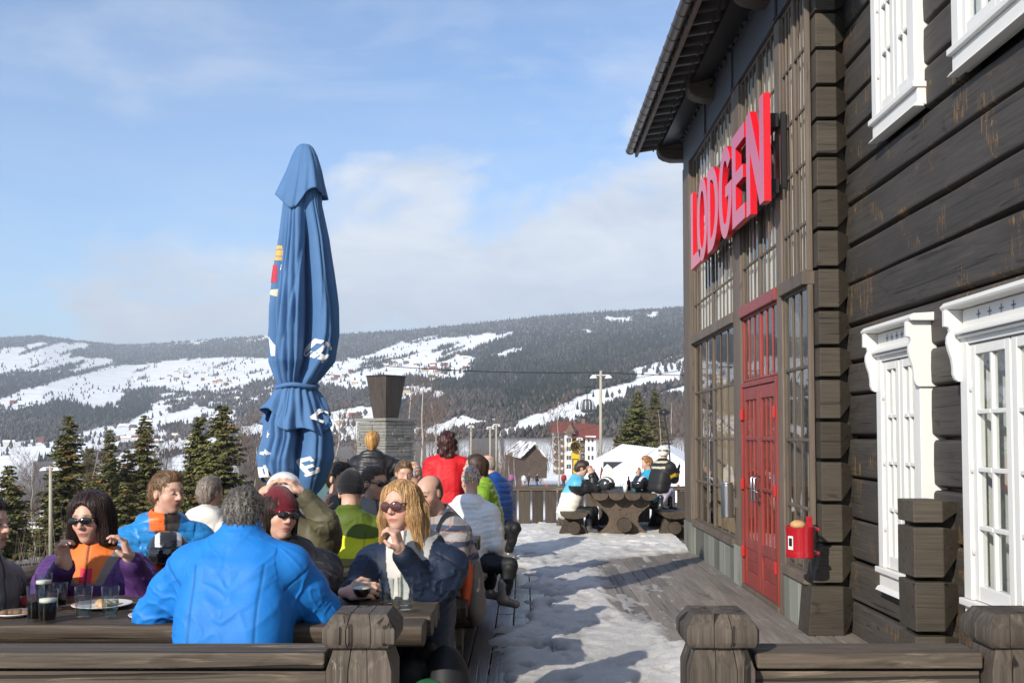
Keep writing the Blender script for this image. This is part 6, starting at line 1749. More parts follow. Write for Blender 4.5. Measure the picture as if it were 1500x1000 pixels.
    if quilt:
        zq = np.where(bi == 0, V[:, 2] + .02 * fbm(V * 7, 2), sl + .01 * fbm(V * 9, 2)) / quilt
        pf = np.sqrt(np.abs(np.sin(np.pi * zq))) - .7
        V = V + Nn * (((.0075 if np.mean(jacket) > .5 else .012) * pf + .003 * fbm(V * 30, 2)) * min(1, quilt / .05))[:, None]
    am = {'knit': .5, 'puff': .45}.get(jm, 1.0)
    elb = np.zeros(len(V)); arml = bi > 0
    for k_ in A: elb += np.exp(-(np.linalg.norm(V - A[k_][1], axis=1) / .12) ** 2) + .7 * np.exp(-(np.linalg.norm(V - (A[k_][0] - Up * .09), axis=1) / .12) ** 2)
    elb = np.clip(elb, 0, 1); o_ = rs.rand() * 40
    rel = V - N; u_, w_ = rel @ Lf, rel @ Up
    ph = np.zeros(len(V))
    for i, (a, c) in enumerate(segs):
        if i == 0: continue
        m = bi == i; dr = (c - a) / np.linalg.norm(c - a); r_ = V[m] - a; r_ = r_ - (r_ @ dr)[:, None] * dr; x_ = np.cross(dr, Up + .01); x_ /= np.linalg.norm(x_); y_ = np.cross(dr, x_); ph[m] = np.arctan2(r_ @ y_, r_ @ x_)
    # thin ridges of cloth: diagonal pulls on the trunk, slanting rings on the sleeves, pulled tight or slack from place to place
    slack = np.clip(.5 + 1.2 * fbm(V * 3.5 + o_, 2), 0, 1)
    t1 = fbm(np.stack([u_ * 5 + w_ * 3 + np.abs(u_) * 4, w_ * 13 - np.abs(u_) * 9, rel @ Fw * 4], 1) + o_, 2)
    t2 = fbm(np.stack([u_ * 11 - w_ * 2, w_ * 4.5 + u_ * 3, rel @ Fw * 5], 1) + o_ + 9, 2)
    rt = np.maximum((1 - np.abs(t1) * 3.2).clip(0, 1) ** 2, .8 * (1 - np.abs(t2) * 3.2).clip(0, 1) ** 2)
    t3 = fbm(np.stack([sl * 17 + 1.0 * np.sin(ph + bi), 1.5 * np.cos(ph), 1.5 * np.sin(ph)], 1) + o_ + bi[:, None] * 7, 2)
    ra = (1 - np.abs(t3) * 3.0).clip(0, 1) ** 2
    V = V + Nn * (am * np.where(arml, (.004 + .010 * elb) * ra * (.4 + .6 * slack), .0045 * rt * slack * (1 - .3 * elb)))[:, None]
    V = V + Nn * (am * .007 * fbm(V * 4.5 + o_, 2))[:, None]
    V = relax(V, Q, 1, .3)
    rel = V - N; u, v, wz = rel @ Lf, rel @ Fw, rel @ Up
    C = np.tile(np.array(jacket, float), (len(V), 1))
    if jfn: C = jfn(u / s, v / s, wz / s, bi, sl / s, C, V)
    if jm in ('shell', 'cloth'):
        us, ws = u / s, wz / s; bk_ = bi == 0
        ga = lambda x: np.exp(-(x / .0055) ** 2)
        seam = bk_ * ((ws < -.05) * ga(np.abs(us) - .125 - .06 * np.maximum(ws + .12, -.05)) + ga(ws + .385 + .02 * us) + (rel @ Fw > .03) * ga(us))
        seam = seam + ga(sl - .02) * ((bi >= 1) & (bi <= 2)); seam = np.clip(seam, 0, 1)
        V = V - Nn * (.003 * seam)[:, None]; C = C * (1 - .38 * seam)[:, None]
    fl = np.array([np.linalg.norm(A[k_][2] - A[k_][1]) for k_ in A])
    for n_, k_ in enumerate(A):
        m = (bi == 3 + n_) & (sl > fl[n_] - .07); C[m] *= .72
    m = (bi == 0) & (w_ < -.50 * s - hem * .3); C[m] *= .8
    if jm in ('shell', 'puff') and d < 8:
        zip_ = (bi == 0) & (rel @ Fw > .04) & (np.abs(u_) < .006); C[zip_] = C[zip_] * .3
    C = C * (1 + .06 * fbm(V * 14, 2)[:, None])
    clothes('jacket', V, Q, C, {'shell': M_SHELL, 'puff': M_PUFF, 'cloth': M_CLOTH, 'knit': M_KNIT}[jm], label=jlabel)
    # ---- trousers and boots
    if legs:
        lp = np.array([x for l in leg for x in l[:3]] + [pel]); fd = Field(lp.min(0) - .2, lp.max(0) + .2, vox * 1.4)
        fd.ell(pel - Up * .02, np.array([.165, .13, .12]) * s, Rt, .04)
        for hp, kn, an, q in leg:
            fd.capsule(hp, kn, .092 * s, .068 * s, .04); fd.capsule(kn, an + (kn - an) * .12, .068 * s, .058 * s, .03)
        V, Q = fd.mesh(); V = relax(V, Q, 1, .4); Nn = vnormals(V, Q); V = V - Nn * (.010 * (1 - np.clip(np.abs(fbm(V * 8 + 4, 2)) * 4, 0, 1)))[:, None]
        clothes('trousers', V, Q, np.tile(np.array(trouser), (len(V), 1)) * (1 + .12 * fbm(V * 12, 2)[:, None]), M_SHELL)
        if boots:
            for hp, kn, an, q in leg:
                fw = kd; fd = Field(an - .26, an + .26, max(vox * 1.2, .006))
                fd.capsule(an + Up * .10, an - Up * .02, .052 * s, .052 * s, .02); fd.capsule(an - Up * .04 - fw * .02, an - Up * .06 + fw * .12, .043 * s, .036 * s, .025)
                V, Q = fd.mesh(); clothes('boot', V, Q, np.tile(np.array(boot, float), (len(V), 1)) * (1 + .2 * fbm(V * 18, 2)[:, None]), M_HARD)
    s = s * hs
    # ---- hair
    if hair:
        g = lambda x, y, z: H + Rh @ (np.array([x, y, z]) * s)
        fd = Field(H - .42 * s, H + .24 * s, max(vox * .9, .004)); hk = .02
        long_ = hair in ('long', 'bob', 'curly', 'ponytail', 'mid')
        th = {'short': .012, 'boy': .020, 'grey': .014, 'crop': .006, 'bald': .004}.get(hair, .022)
        fd.ell(g(0, -.020, .036), np.array([.074 + th, .094 + th, .086 + th]) * s, Rh, .01)
        fd.ell(g(0, -.06, -.01), np.array([.066 + th, .055 + th, .075 + th]) * s, Rh, hk)
        if hair == 'bob':
            for q in (-1, 1):
                fd.capsule(g(q * .062, .015, .06), g(q * .088, .030, -.10), .040 * s, .034 * s, .03); fd.capsule(g(q * .06, -.04, 0), g(q * .075, -.03, -.13), .05 * s, .035 * s, .03)
            fd.capsule(g(0, -.09, 0), g(0, -.075, -.13), .06 * s, .05 * s, .03); fd.ell(g(0, -.01, .075), np.array([.085, .09, .062]) * s, Rh, .03)
            pass
        if hair == 'long':
            for q in (-1, 1):
                fd.capsule(g(q * .055, .02, .075), g(q * .083, .025, -.05), .034 * s, .032 * s, .03)
                ln = .10 if q > 0 else 0.0
                fd.capsule(g(q * .083, .025, -.05), g(q * .100 + .3 * ln, .03, -.17 - ln), .032 * s, .014 * s, .03); fd.capsule(g(q * .07, -.05, -.02), g(q * .09 + .3 * ln, -.02, -.23 - ln), .055 * s, .018 * s, .03)
            fd.capsule(g(0, -.09, 0), g(0, -.085, -.26), .07 * s, .03 * s, .03)
        if hair == 'curly':
            for i in range(34):
                a = rs.uniform(0, 6.28); zz = rs.uniform(-.20, .11); r_ = .088 if zz > 0 else .095
                fd.ell(g(r_ * math.cos(a), -.03 + r_ * 1.0 * math.sin(a) * (1 if math.sin(a) < 0 else .5), zz), np.full(3, rs.uniform(.026, .042)) * s, Rh, .012)
            fd.capsule(g(0, -.07, 0), g(0, -.07, -.19), .09 * s, .075 * s, .03)
        if hair == 'ponytail' or hair == 'mid':
            fd.capsule(g(0, -.10, .03), g(0, -.115, -.08 if hair == 'mid' else -.13), .055 * s, .03 * s, .03)
            if hair == 'mid':
                for q in (-1, 1): fd.capsule(g(q * .07, -.02, .03), g(q * .08, -.01, -.10), .035 * s, .028 * s, .03)
        if hair in ('short', 'boy', 'grey'):
            fd.ell(g(0, .030, .098), np.array([.058, .050, .034 + (.012 if hair == 'boy' else 0)]) * s, Rh, .025)
        # open the face and the ears
        fd.ell(g(0, .132, -.022), np.array([.063, .105, .128] if long_ else [.080, .105, .112]) * s, Rh, .012, sub=True)
        if hair in ('short', 'boy', 'grey', 'crop', 'bald'):
            fd.ell(g(0, .06, -.085), np.array([.12, .09, .075]) * s, Rh, .02, sub=True)
            for q in (-1, 1): fd.ell(g(q * .088, .0, -.015), np.array([.02, .028, .045]) * s, Rh, .01, sub=True)
            fd.ell(g(0, -.06, -.135), np.array([.11, .10, .045]) * s, Rh, .02, sub=True)
        if hair == 'bald':
            fd.ell(g(0, .02, .115), np.array([.085, .11, .095]) * s, Rh, .015, sub=True)
        V, Q = fd.mesh()
        if len(V):
            V = relax(V, Q, 1, .3); Nn = vnormals(V, Q); hl = (V - H) @ Rh / s
            az = np.arctan2(hl[:, 0], -hl[:, 1] - .02)
            flow = np.where(hl[:, 2] > .06, hl[:, 0] * 22, az * 3.2)
            st = fbm(np.stack([flow * 4.2, hl[:, 2] * (9 if long_ else 26) + hl[:, 1] * 8, np.zeros(len(V))], 1) + 5, 3)
            st2 = fbm(np.stack([flow * 12, hl[:, 2] * (12 if long_ else 40) + hl[:, 1] * 12, np.zeros(len(V))], 1) + 25, 2)
            amp = {'bald': .001, 'crop': .002, 'short': .006, 'grey': .007, 'boy': .009, 'curly': .012}.get(hair, .0045) * s
            V = V + Nn * (amp * (st + .5 * st2))[:, None]
            hcol2 = np.array(hcol, float)
            C = hcol2 * np.clip(1 + .75 * st + .5 * st2, .3, 2.2)[:, None]
            ho = clothes('hair', V, Q, C, M_HAIR)
            if d < 9.5 and hair != 'bald' and hair != 'crop':
                # loose strands lying on and lifting off the hair mass
                sub = V[::3]; sN = Nn[::3]; sC = C[::3]; mb_v = []; mb_f = []; mb_c = []
                ns = (1500 if long_ else 1700) if d < 6.5 else 500
                pick = rs.randint(0, len(sub), ns)
                for i0 in pick:
                    p_ = sub[i0].copy(); nn = sN[i0]; path = []; col_ = sC[i0] * rs.uniform(.6, 1.7)
                    steps, sl_ = (7, .024) if long_ else (3, .0075)
                    jit = rs.normal(0, .22, 3); lift = 0.0
                    for k_ in range(steps):
                        lc = Rh.T @ (p_ - H) / s
                        if k_ > 1 and lc[1] > .045 and abs(lc[0]) < .056 and lc[2] < .088: break
                        path.append(p_ + nn * (.0022 + lift))
                        if long_:
                            dv_ = -Rh[:, 2] + .35 * jit * .5; dv_ = dv_ - nn * (dv_ @ nn); L__ = np.linalg.norm(dv_)
                            if L__ < .15: dv_ = -Rh[:, 1] * 1.0 - nn * (-Rh[:, 1] @ nn); L__ = max(.2, np.linalg.norm(dv_))
                            p_ = p_ + dv_ / L__ * sl_ * s; j_ = int(np.argmin(((sub - p_) ** 2).sum(1)))
                            if ((sub[j_] - p_) ** 2).sum() < .0009: p_ = sub[j_] * .7 + p_ * .3; nn = sN[j_]
                        else:
                            dv_ = nn * .55 + Rh[:, 1] * .25 - Rh[:, 2] * .45 + jit; p_ = p_ + dv_ / np.linalg.norm(dv_) * sl_ * s
                    if len(path) < 2: continue
                    path = np.array(path); w0 = rs.uniform(.0010, .0021) * s * (1 if long_ else .8)
                    sd_ = np.cross(path[-1] - path[0], nn); sd_ = sd_ / max(1e-6, np.linalg.norm(sd_)); b0 = len(mb_v)
                    for k_, q_ in enumerate(path):
                        w_ = w0 * (1 - .75 * k_ / (len(path) - 1)); mb_v += [q_ - sd_ * w_, q_ + nn * w_ * .8, q_ + sd_ * w_]; mb_c += [col_] * 3
                    for k_ in range(len(path) - 1):
                        b_ = b0 + 3 * k_; mb_f += [(b_, b_ + 3, b_ + 4, b_ + 1), (b_ + 1, b_ + 4, b_ + 5, b_ + 2), (b_ + 2, b_ + 5, b_ + 3, b_)]
                mesh_from('hair_strands', np.array(mb_v), np.array(mb_f), M_HAIR, ho, smooth=True, col=np.array(mb_c))
    # ---- hats
    if hat:
        g = lambda x, y, z: H + Rh @ (np.array([x, y, z]) * s)
        kind, hcl = hat[0], hat[1]
        fd = Field(H - .17 * s, H + .26 * s, max(vox * .9, .0042))
        if kind in ('beanie', 'pattern', 'stripe'):
            fd.ell(g(0, -.014, .045), np.array([.088, .108, .100]) * s, Rh, .01); fd.ell(g(0, -.035, .085), np.array([.066, .075, .085]) * s, Rh, .03)
            fd.ell(g(0, .03, -.075), np.array([.15, .20, .085]) * s, Rh, .008, sub=True)
            fd.ell(g(0, -.05, -.12), np.array([.15, .2, .075]) * s, Rh, .008, sub=True)
        else:                                              # ski helmet
            fd.ell(g(0, -.012, .040), np.array([.108, .128, .112]) * s, Rh, .01); fd.ell(g(0, -.05, -.01), np.array([.10, .085, .09]) * s, Rh, .03)
            fd.ell(g(0, .11, -.04), np.array([.085, .10, .10]) * s, Rh, .01, sub=True); fd.ell(g(0, 0, -.15), np.array([.2, .2, .085]) * s, Rh, .01, sub=True)
        V, Q = fd.mesh(); Nn = vnormals(V, Q); hl = (V - H) @ Rh / s; C = np.tile(np.array(hcl, float), (len(V), 1))
        if kind == 'beanie': V = V + Nn * (.003 * np.abs(np.sin(np.arctan2(hl[:, 0], hl[:, 1]) * 26)))[:, None]; V = V + Nn * (.004 * (hl[:, 2] < .045))[:, None]
        if kind == 'pattern':
            pal = np.array([[.75, .06, .06], [.03, .35, .60], [.85, .80, .70], [.05, .05, .08], [.80, .45, .05], [.05, .45, .30]])
            q = (fbm(hl * 24 + 3, 1) * 7 + fbm(hl * 24 + 30, 1) * 7).astype(int) % 6; C = pal[q]
        if kind == 'stripe': C[(np.sin(hl[:, 2] * 160) > .1)] = hat[2]
        if kind == 'helmet' and len(hat) > 2: C[(np.abs(hl[:, 2] - .035) < .018) & (hl[:, 1] < .09)] = hat[2]
        clothes('hat' if kind != 'helmet' else 'helmet', V, Q, C, M_KNIT if kind != 'helmet' else M_HARD)
        if kind == 'helmet' and len(hat) > 3:
            mb = MB(); rings = []
            for a in np.linspace(-1.15, 1.15, 13):
                y, x = math.cos(a) * .128 - .0, math.sin(a) * .098
                rings.append([tuple(g(x * k_, y * k_ + .005, zz)) for k_, zz in ((1.02, .052), (1.10, .040), (1.10, -.005), (1.0, -.02), (.94, 0), (.94, .04))])
            mb.loft(rings); o = mb.build('goggles', M_LENS, root, smooth=True)
    # ---- glasses
    if glasses:
        g = lambda x, y, z: H + Rh @ (np.array([x, y, z]) * s)
        fd = Field(H - .13 * s, H + .15 * s, .0035 if d < 8 else vox * .7)
        lw, lh = (.030, .0185) if glasses != 'aviator' else (.031, .025)
        for q in (-1, 1):
            c = g(q * .033, .108, .010 if glasses != 'aviator' else .006); a = rotm(0)
            yy = R(q * 16); Rq = Rh @ np.array([[math.cos(yy), math.sin(yy), 0], [-math.sin(yy), math.cos(yy), 0], [0, 0, 1]])
            fd.ell(c, np.array([lw, .0075, lh]) * s, Rq, .004)
            fd.ell(c + Rq @ (np.array([-q * .006, 0, .004]) * s), np.array([lw * .85, .007, lh * .85]) * s, Rq, .006)
        fd.capsule(g(-.012, .115, .016), g(.012, .115, .016), .004 * s, .004 * s, .003)
        V, Q = fd.mesh(); V = relax(V, Q, 2, .5)
        mesh_from('sunglasses', V, Q, M_LENSB if glasses == 'aviator' else M_LENS, root, smooth=True)
        mb = MB()
        for q in (-1, 1): mb.tube([g(q * .058, .098, .018), g(q * .078, .04, .018), g(q * .083, -.02, .012)], .0035 * s, 5)
        mb.build('temples', M_BLACKPL, root)
    root['_H'] = 1; del root['_H']
    return root
# ------------------------------------------------------------------ log picnic tables
def picnic_table(label, cx, cy, L, axis, zb, ht, wd=.86, sc=1.0, bench=True):
    M_ = M_TABLE if axis == 0 else M_TABLEY
    def T(a, b, z): return (cx + a, cy + b, zb + z) if axis == 0 else (cx + b, cy + a, zb + z)
    t = thing('picnic_table', label, 'table', (cx, cy, zb), 'heavy half log picnic tables on the terrace')
    def half_log(mb, b0, b1, z0, z1, a0, a1, tint=None):
        n = 9; w = b1 - b0; c = (b0 + b1) / 2
        pts = [(c + w / 2 * math.cos(a), z1 - .022 - (z1 - .022 - z0) * -math.sin(a)) for a in np.linspace(math.pi, 2 * math.pi, n)]
        poly = [(b0 + .006, z1)] + pts + [(b1 - .006, z1)]
        rings = []
        for k in range(7):
            a = a0 + (a1 - a0) * k / 6; wz = .003 * math.sin(a * 3 + b0 * 9)
            rings.append([T(a, p, z + wz) for p, z in poly])
        if axis == 1: rings = [list(reversed(r)) for r in rings]
        mb.loft([list(reversed(r)) for r in rings], tint=tint)
    th = .10 * sc; m = MB(); n = 4
    for k in range(n): b0 = -wd / 2 + wd * k / n; half_log(m, b0 + .002, b0 + wd / n - .004, ht - th, ht, -L / 2 + random.uniform(-.02, .02), L / 2 + random.uniform(-.02, .02))
    m.build('tabletop', M_, t, bevel=.006)
    for s in (-1, 1):
        m = MB(); a0 = s * (L / 2 - .28)
        h2 = ht - th * .6; arc = [( .40 - .19 * math.sin(math.pi * q), h2 * .08 + h2 * .72 * q) for q in np.linspace(0, 1, 10)]
        poly = [(.46, 0)] + arc + [(.40, h2 * .82), (.40, h2)]
        poly = poly + [(-b, z) for b, z in reversed(poly)]
        m.prism(poly, lambda b, z: T(a0 - .06, b, z), lambda b, z: T(a0 + .06, b, z)); m.build('trestle', M_, t, bevel=.008)
    m = MB(); m.tube([T(-L / 2 + .02, 0, .2 * ht / .64), T(L / 2 - .02, 0, .2 * ht / .64)], .105 * sc, 12); m.build('crossbeam', M_, t, bevel=.006)
    for q in (-1, 1):
        b = q * (.74 * (.5 + .5 * sc)); bh = ht * .585
        m = MB(); half_log(m, b - .2, b + .2, bh - .10, bh, -L / 2 + .03, L / 2 - .03); bo = m.build('bench', M_, t, bevel=.006)
        m = MB(); m.tube([T(-L / 2 + .06, b, bh * .42), T(L / 2 - .06, b, bh * .42)], .095, 12); m.build('bench_log', M_, bo, bevel=.006)
        for s in (-1, 1):
            m = MB(); a0 = s * (L / 2 - .3); poly = [(b - .24, 0), (b + .24, 0), (b + .19, bh * .3), (b + .12, bh - .085), (b - .12, bh - .085), (b - .19, bh * .3)]
            m.prism(poly, lambda b_, z: T(a0 - .09, b_, z), lambda b_, z: T(a0 + .09, b_, z)); m.build('bench_support', M_, bo, bevel=.008)
    return t
picnic_table('nearest log picnic table, carrying the beer and water glasses', -1.49, 4.58, 2.2, 0, 0, .78, .80)
picnic_table('log picnic table behind the blonde woman in aviator sunglasses', -1.50, 6.05, 2.25, 0, 0, .78, .80)
picnic_table('log picnic table at the bald man in the plaid shirt', -1.46, 7.55, 2.25, 0, 0, .78, .80)
picnic_table('log picnic table farthest back in the crowd, by the white quilted jacket', -1.5, 9.3, 2.3, 0, 0, .78, .80)
picnic_table('log picnic table seen end on before the far fence, with the teenager', P(910, 785, 15.6).x, 15.95, 1.9, 1, .03, .665, .95)

# ------------------------------------------------------------------ things on the tables
M_TUMB = glass('drinking_glass', (.93, .96, .96), .0, 1.5)
def liquid(name, col):
    m, nt, N, L, b = new_mat(name); N.remove(b)
    tr = N.new('ShaderNodeBsdfTransparent'); tr.inputs[0].default_value = (*col, 1); gl = N.new('ShaderNodeBsdfGlossy'); gl.inputs['Roughness'].default_value = .03
    fr = N.new('ShaderNodeFresnel'); both_sides(N, L, fr, 1.33); ms = N.new('ShaderNodeMixShader')
    L.new(fr.outputs[0], ms.inputs[0]); L.new(tr.outputs[0], ms.inputs[1]); L.new(gl.outputs[0], ms.inputs[2]); L.new(ms.outputs[0], N['Material Output'].inputs[0]); return m
LQ = {'water': liquid('water', (.90, .94, .95)), 'lager': liquid('lager', (.75, .40, .06)), 'ale': liquid('brown_ale', (.24, .05, .012)), 'cola': liquid('dark_drink', (.12, .04, .02))}
M_FOAM = simple('beer_foam', (.78, .72, .6), rough=.8)
TT = .782
def tumbler(px, py, d, r, h, liq, level, label, foam=False, group=None, handle=False):
    p = P(px, py, d); p.z = TT
    t = thing('drinking_glass', label, 'glass', p, group); c = tuple(p)
    m = MB(); m.lathe([(r * .78, 0), (r * .82, .004), (r * .92, h * .5), (r, h), (r * .94, h), (r * .86, h * .5), (r * .74, .012), (.001, .012)], c, 24, cap=False)
    m.lathe([(.001, 0), (r * .78, 0)], c, 24, cap=False); m.build('vessel', M_TUMB, t, smooth=True)
    if liq:
        m = MB(); l = .013 + (h - .02) * level; m.lathe([(r * .72, .0135), (r * (.73 + .2 * level), l), (.001, l)], c, 24); m.build('drink', LQ[liq], t, smooth=True)
        if foam: m = MB(); m.lathe([(r * (.73 + .2 * level), l + .0005), (r * (.74 + .2 * level), l + .014), (.001, l + .016)], c, 20); m.build('foam', M_FOAM, t, smooth=True)
    if handle: m = MB(); m.tube([(c[0] - r * .9, c[1], c[2] + h * .8), (c[0] - r * 1.6, c[1], c[2] + h * .7), (c[0] - r * 1.6, c[1], c[2] + h * .35), (c[0] - r * .85, c[1], c[2] + h * .25)], .008, 8); m.build('handle', M_TUMB, t, smooth=True)
tumbler(122, 900, 4.32, .036, .135, 'water', .75, 'water glass on the near table, left one of the two in front of the plate')
tumbler(161, 899, 4.33, .036, .135, 'water', .7, 'water glass on the near table, right one of the two in front of the plate')
tumbler(51, 906, 4.27, .036, .145, 'cola', .55, 'leftmost tall glass of dark drink on the near table')
tumbler(70, 905, 4.24, .040, .135, 'ale', .62, 'wide beer mug between the leftmost tall glass and the water glasses', True)
tumbler(63, 893, 4.50, .036, .165, 'ale', .75, 'tall beer glass standing behind the wide beer mug', True)
tumbler(88, 886, 4.62, .032, .11, 'cola', .5, 'small dark glass behind the beer mug, near the plate')
tumbler(566, 889, 4.52, .034, .14, 'lager', .16, 'left tall glass with a little lager left, before the blonde woman')
tumbler(594, 890, 4.49, .036, .15, 'water', .12, 'right tall near empty glass before the blonde woman')
def goblet():
    p = P(530, 888, 4.52); p.z = TT; c = tuple(p); t = thing('beer_goblet', 'stemmed goblet of brown ale held by the blonde woman', 'glass', p)
    m = MB(); m.lathe([(.034, 0), (.034, .003), (.006, .010), (.006, .045), (.022, .056), (.040, .082), (.043, .105), (.036, .140), (.034, .140), (.0405, .105), (.037, .083), (.02, .06), (.001, .056)], c, 24, cap=False); m.build('vessel', M_TUMB, t, smooth=True)
    m = MB(); m.lathe([(.001, .058), (.02, .062), (.036, .084), (.039, .098), (.001, .098)], c, 24); m.build('drink', LQ['ale'], t, smooth=True)
    m = MB(); m.lathe([(.039, .0985), (.0385, .103), (.001, .104)], c, 20); m.build('foam', M_FOAM, t, smooth=True)
goblet()
M_PLATE = simple('white_china', (.75, .75, .73), rough=.25, var=.02)
def plate(px, py, d, r, label, food):
    p = P(px, py, d); p.z = TT; c = tuple(p); t = thing('plate', label, 'plate', p)
    m = MB(); m.lathe([(r * .55, 0), (r * .98, .014), (r, .018), (r * .96, .018), (r * .6, .006), (.001, .005)], c, 32); m.build('dish', M_PLATE, t, smooth=True)
    rs = random.Random(int(px)); k = MB()
    for _ in range(7):
        a, q = rs.uniform(0, 6.28), rs.uniform(0, r * .5); k.lathe([(.001, 0), (.02, .003), (.024, .012), (.012, .022), (.001, .024)], (c[0] + q * math.cos(a), c[1] + q * math.sin(a), c[2] + .006), 9)
    k.build('food', simple('food_' + str(int(px)), food, rough=.7, var=.4, vscale=40), t, smooth=True)
plate(150, 882, 4.62, .13, 'white plate of food in front of the woman in purple', (.45, .30, .16))
plate(232, 905, 4.36, .12, 'white plate with yellow food by the sleeve of the bright blue jacket', (.62, .48, .18))
plate(22, 899, 4.4, .09, 'small white saucer at the left end of the near table', (.16, .09, .05))
def helmet_prop(px, py, d, z, s, c1, c2, label, yaw=0):
    p = P(px, py, d)
    if z is not None: p.z = z
    t = thing('ski_helmet', label, 'helmet', p); H = np.array(p) + np.array([0, 0, .10 * s]); Rh = rotm(yaw)
    fd = Field(H - .2, H + .2, .006 if d < 9 else .012)
    fd.ell(H + np.array([0, 0, .01]), np.array([.115, .135, .12]) * s, Rh, .01); fd.ell(H + Rh @ np.array([0, .13, -.06]) * s, np.array([.09, .09, .08]) * s, Rh, .01, sub=True); fd.ell(H - np.array([0, 0, .16 * s]), np.array([.2, .2, .09]) * s, Rh, .01, sub=True)
    V, Q = fd.mesh(); h = (V - H) @ Rh / s; C = np.tile(np.array(c1, float), (len(V), 1)); C[(np.abs(h[:, 0]) > .045) & (np.abs(h[:, 0]) < .07)] = c2
    mesh_from('shell', V, Q, M_HARD, t, smooth=True, col=C)
    m = MB(); g = lambda x, y, zz: H + Rh @ (np.array([x, y, zz]) * s); rings = []
    for a in np.linspace(-1.1, 1.1, 11): rings.append([tuple(g(math.sin(a) * .115 * k, math.cos(a) * .128 * k, zz)) for k, zz in ((1, .05), (1.09, .035), (1.09, -.03), (1, -.045), (.92, -.03), (.92, .035))])
    m.loft(rings); m.build('goggles', M_LENS, t, smooth=True)
helmet_prop(246, 812, 5.75, .79, 1.0, (.02, .02, .022), (.7, .7, .7), 'black ski helmet with a white stripe, before the man in the down jacket', 20)
def soft_lump(name, label, cat, c, r, col, mat, seed=0, vox=.01, blobs=5):
    rs = np.random.RandomState(seed); c = np.array(c, float); r = np.array(r, float); fd = Field(c - r * 1.4 - .03, c + r * 1.4 + .03, vox)
    fd.ell(c, r * .85, None, .03)
    for _ in range(blobs): fd.ell(c + rs.uniform(-.6, .6, 3) * r, r * rs.uniform(.35, .6), None, .03)
    V, Q = fd.mesh(); V = relax(V, Q, 1); N_ = vnormals(V, Q); V = V + N_ * (.010 * (1 - np.clip(np.abs(fbm(V * 7 + seed, 2)) * 3.5, 0, 1)) ** 2)[:, None]
    o = mesh_from(name, V, Q, mat, smooth=True, col=np.tile(np.array(col, float), (len(V), 1)) * (1 + .2 * fbm(V * 10, 2)[:, None])); set_props(o, label, cat); return o
p = P(224, 815, 5.7); soft_lump('glove', 'bright orange glove lying against the black ski helmet', 'glove', (p.x, 5.7, .84), (.06, .07, .06), (.75, .10, .03), M_CLOTH, 3, .007)
p = P(466, 828, 6.1); soft_lump('glove', 'beige and black gloves heaped by the black jacket sleeve', 'glove', (p.x, 5.95, .83), (.07, .06, .06), (.28, .25, .2), M_CLOTH, 4, .007)
p = P(98, 887, 4.75); soft_lump('napkin', 'crumpled red napkin beside the small dark glass', 'napkin', (P(72, 880, 4.7).x - .05, 4.7, .80), (.09, .05, .03), (.35, .03, .04), M_CLOTH, 8, .007)
def backpack():
    c = np.array(P(655, 960, 4.6)); c[2] = .33; o = soft_lump('backpack', 'black backpack slumped at the end of the nearest table bench', 'backpack', c, (.14, .17, .34), (.014, .015, .018), M_SHELL, 12, .01)
    c2 = np.array(P(622, 975, 4.25)); c2[2] = .36; soft_lump('jacket_bundle', 'dark green jacket bundled under the nearest table end', 'jacket', c2, (.10, .10, .22), (.015, .10, .04), M_SHELL, 14, .01)
    c3 = np.array(P(690, 830, 7.0)); c3[2] = .52
    t = thing('bag', 'grey shoulder bag with an orange flap hanging at the bench end', 'bag', (c3[0], 7.0, .25))
    fd = Field(c3 - .32, c3 + .32, .01); fd.ell(c3 + np.array([.03, .02, -.03]), (.06, .12, .22), None, .02); fd.ell(c3 + np.array([.035, .02, -.14]), (.07, .13, .12), None, .03); V, Q = fd.mesh()
    mesh_from('pouch', V, Q, M_SHELL, t, smooth=True, col=np.tile([.16, .14, .12], (len(V), 1)))
    fd = Field(c3 - .32, c3 + .32, .01); fd.ell(c3 + np.array([-.02, -.03, .06]), (.045, .10, .13), None, .02); fd.ell(c3 + np.array([-.03, -.05, -.05]), (.035, .07, .10), None, .03); V, Q = fd.mesh()
    mesh_from('flap', V, Q, M_SHELL, t, smooth=True, col=np.tile([.62, .10, .03], (len(V), 1)))
backpack()
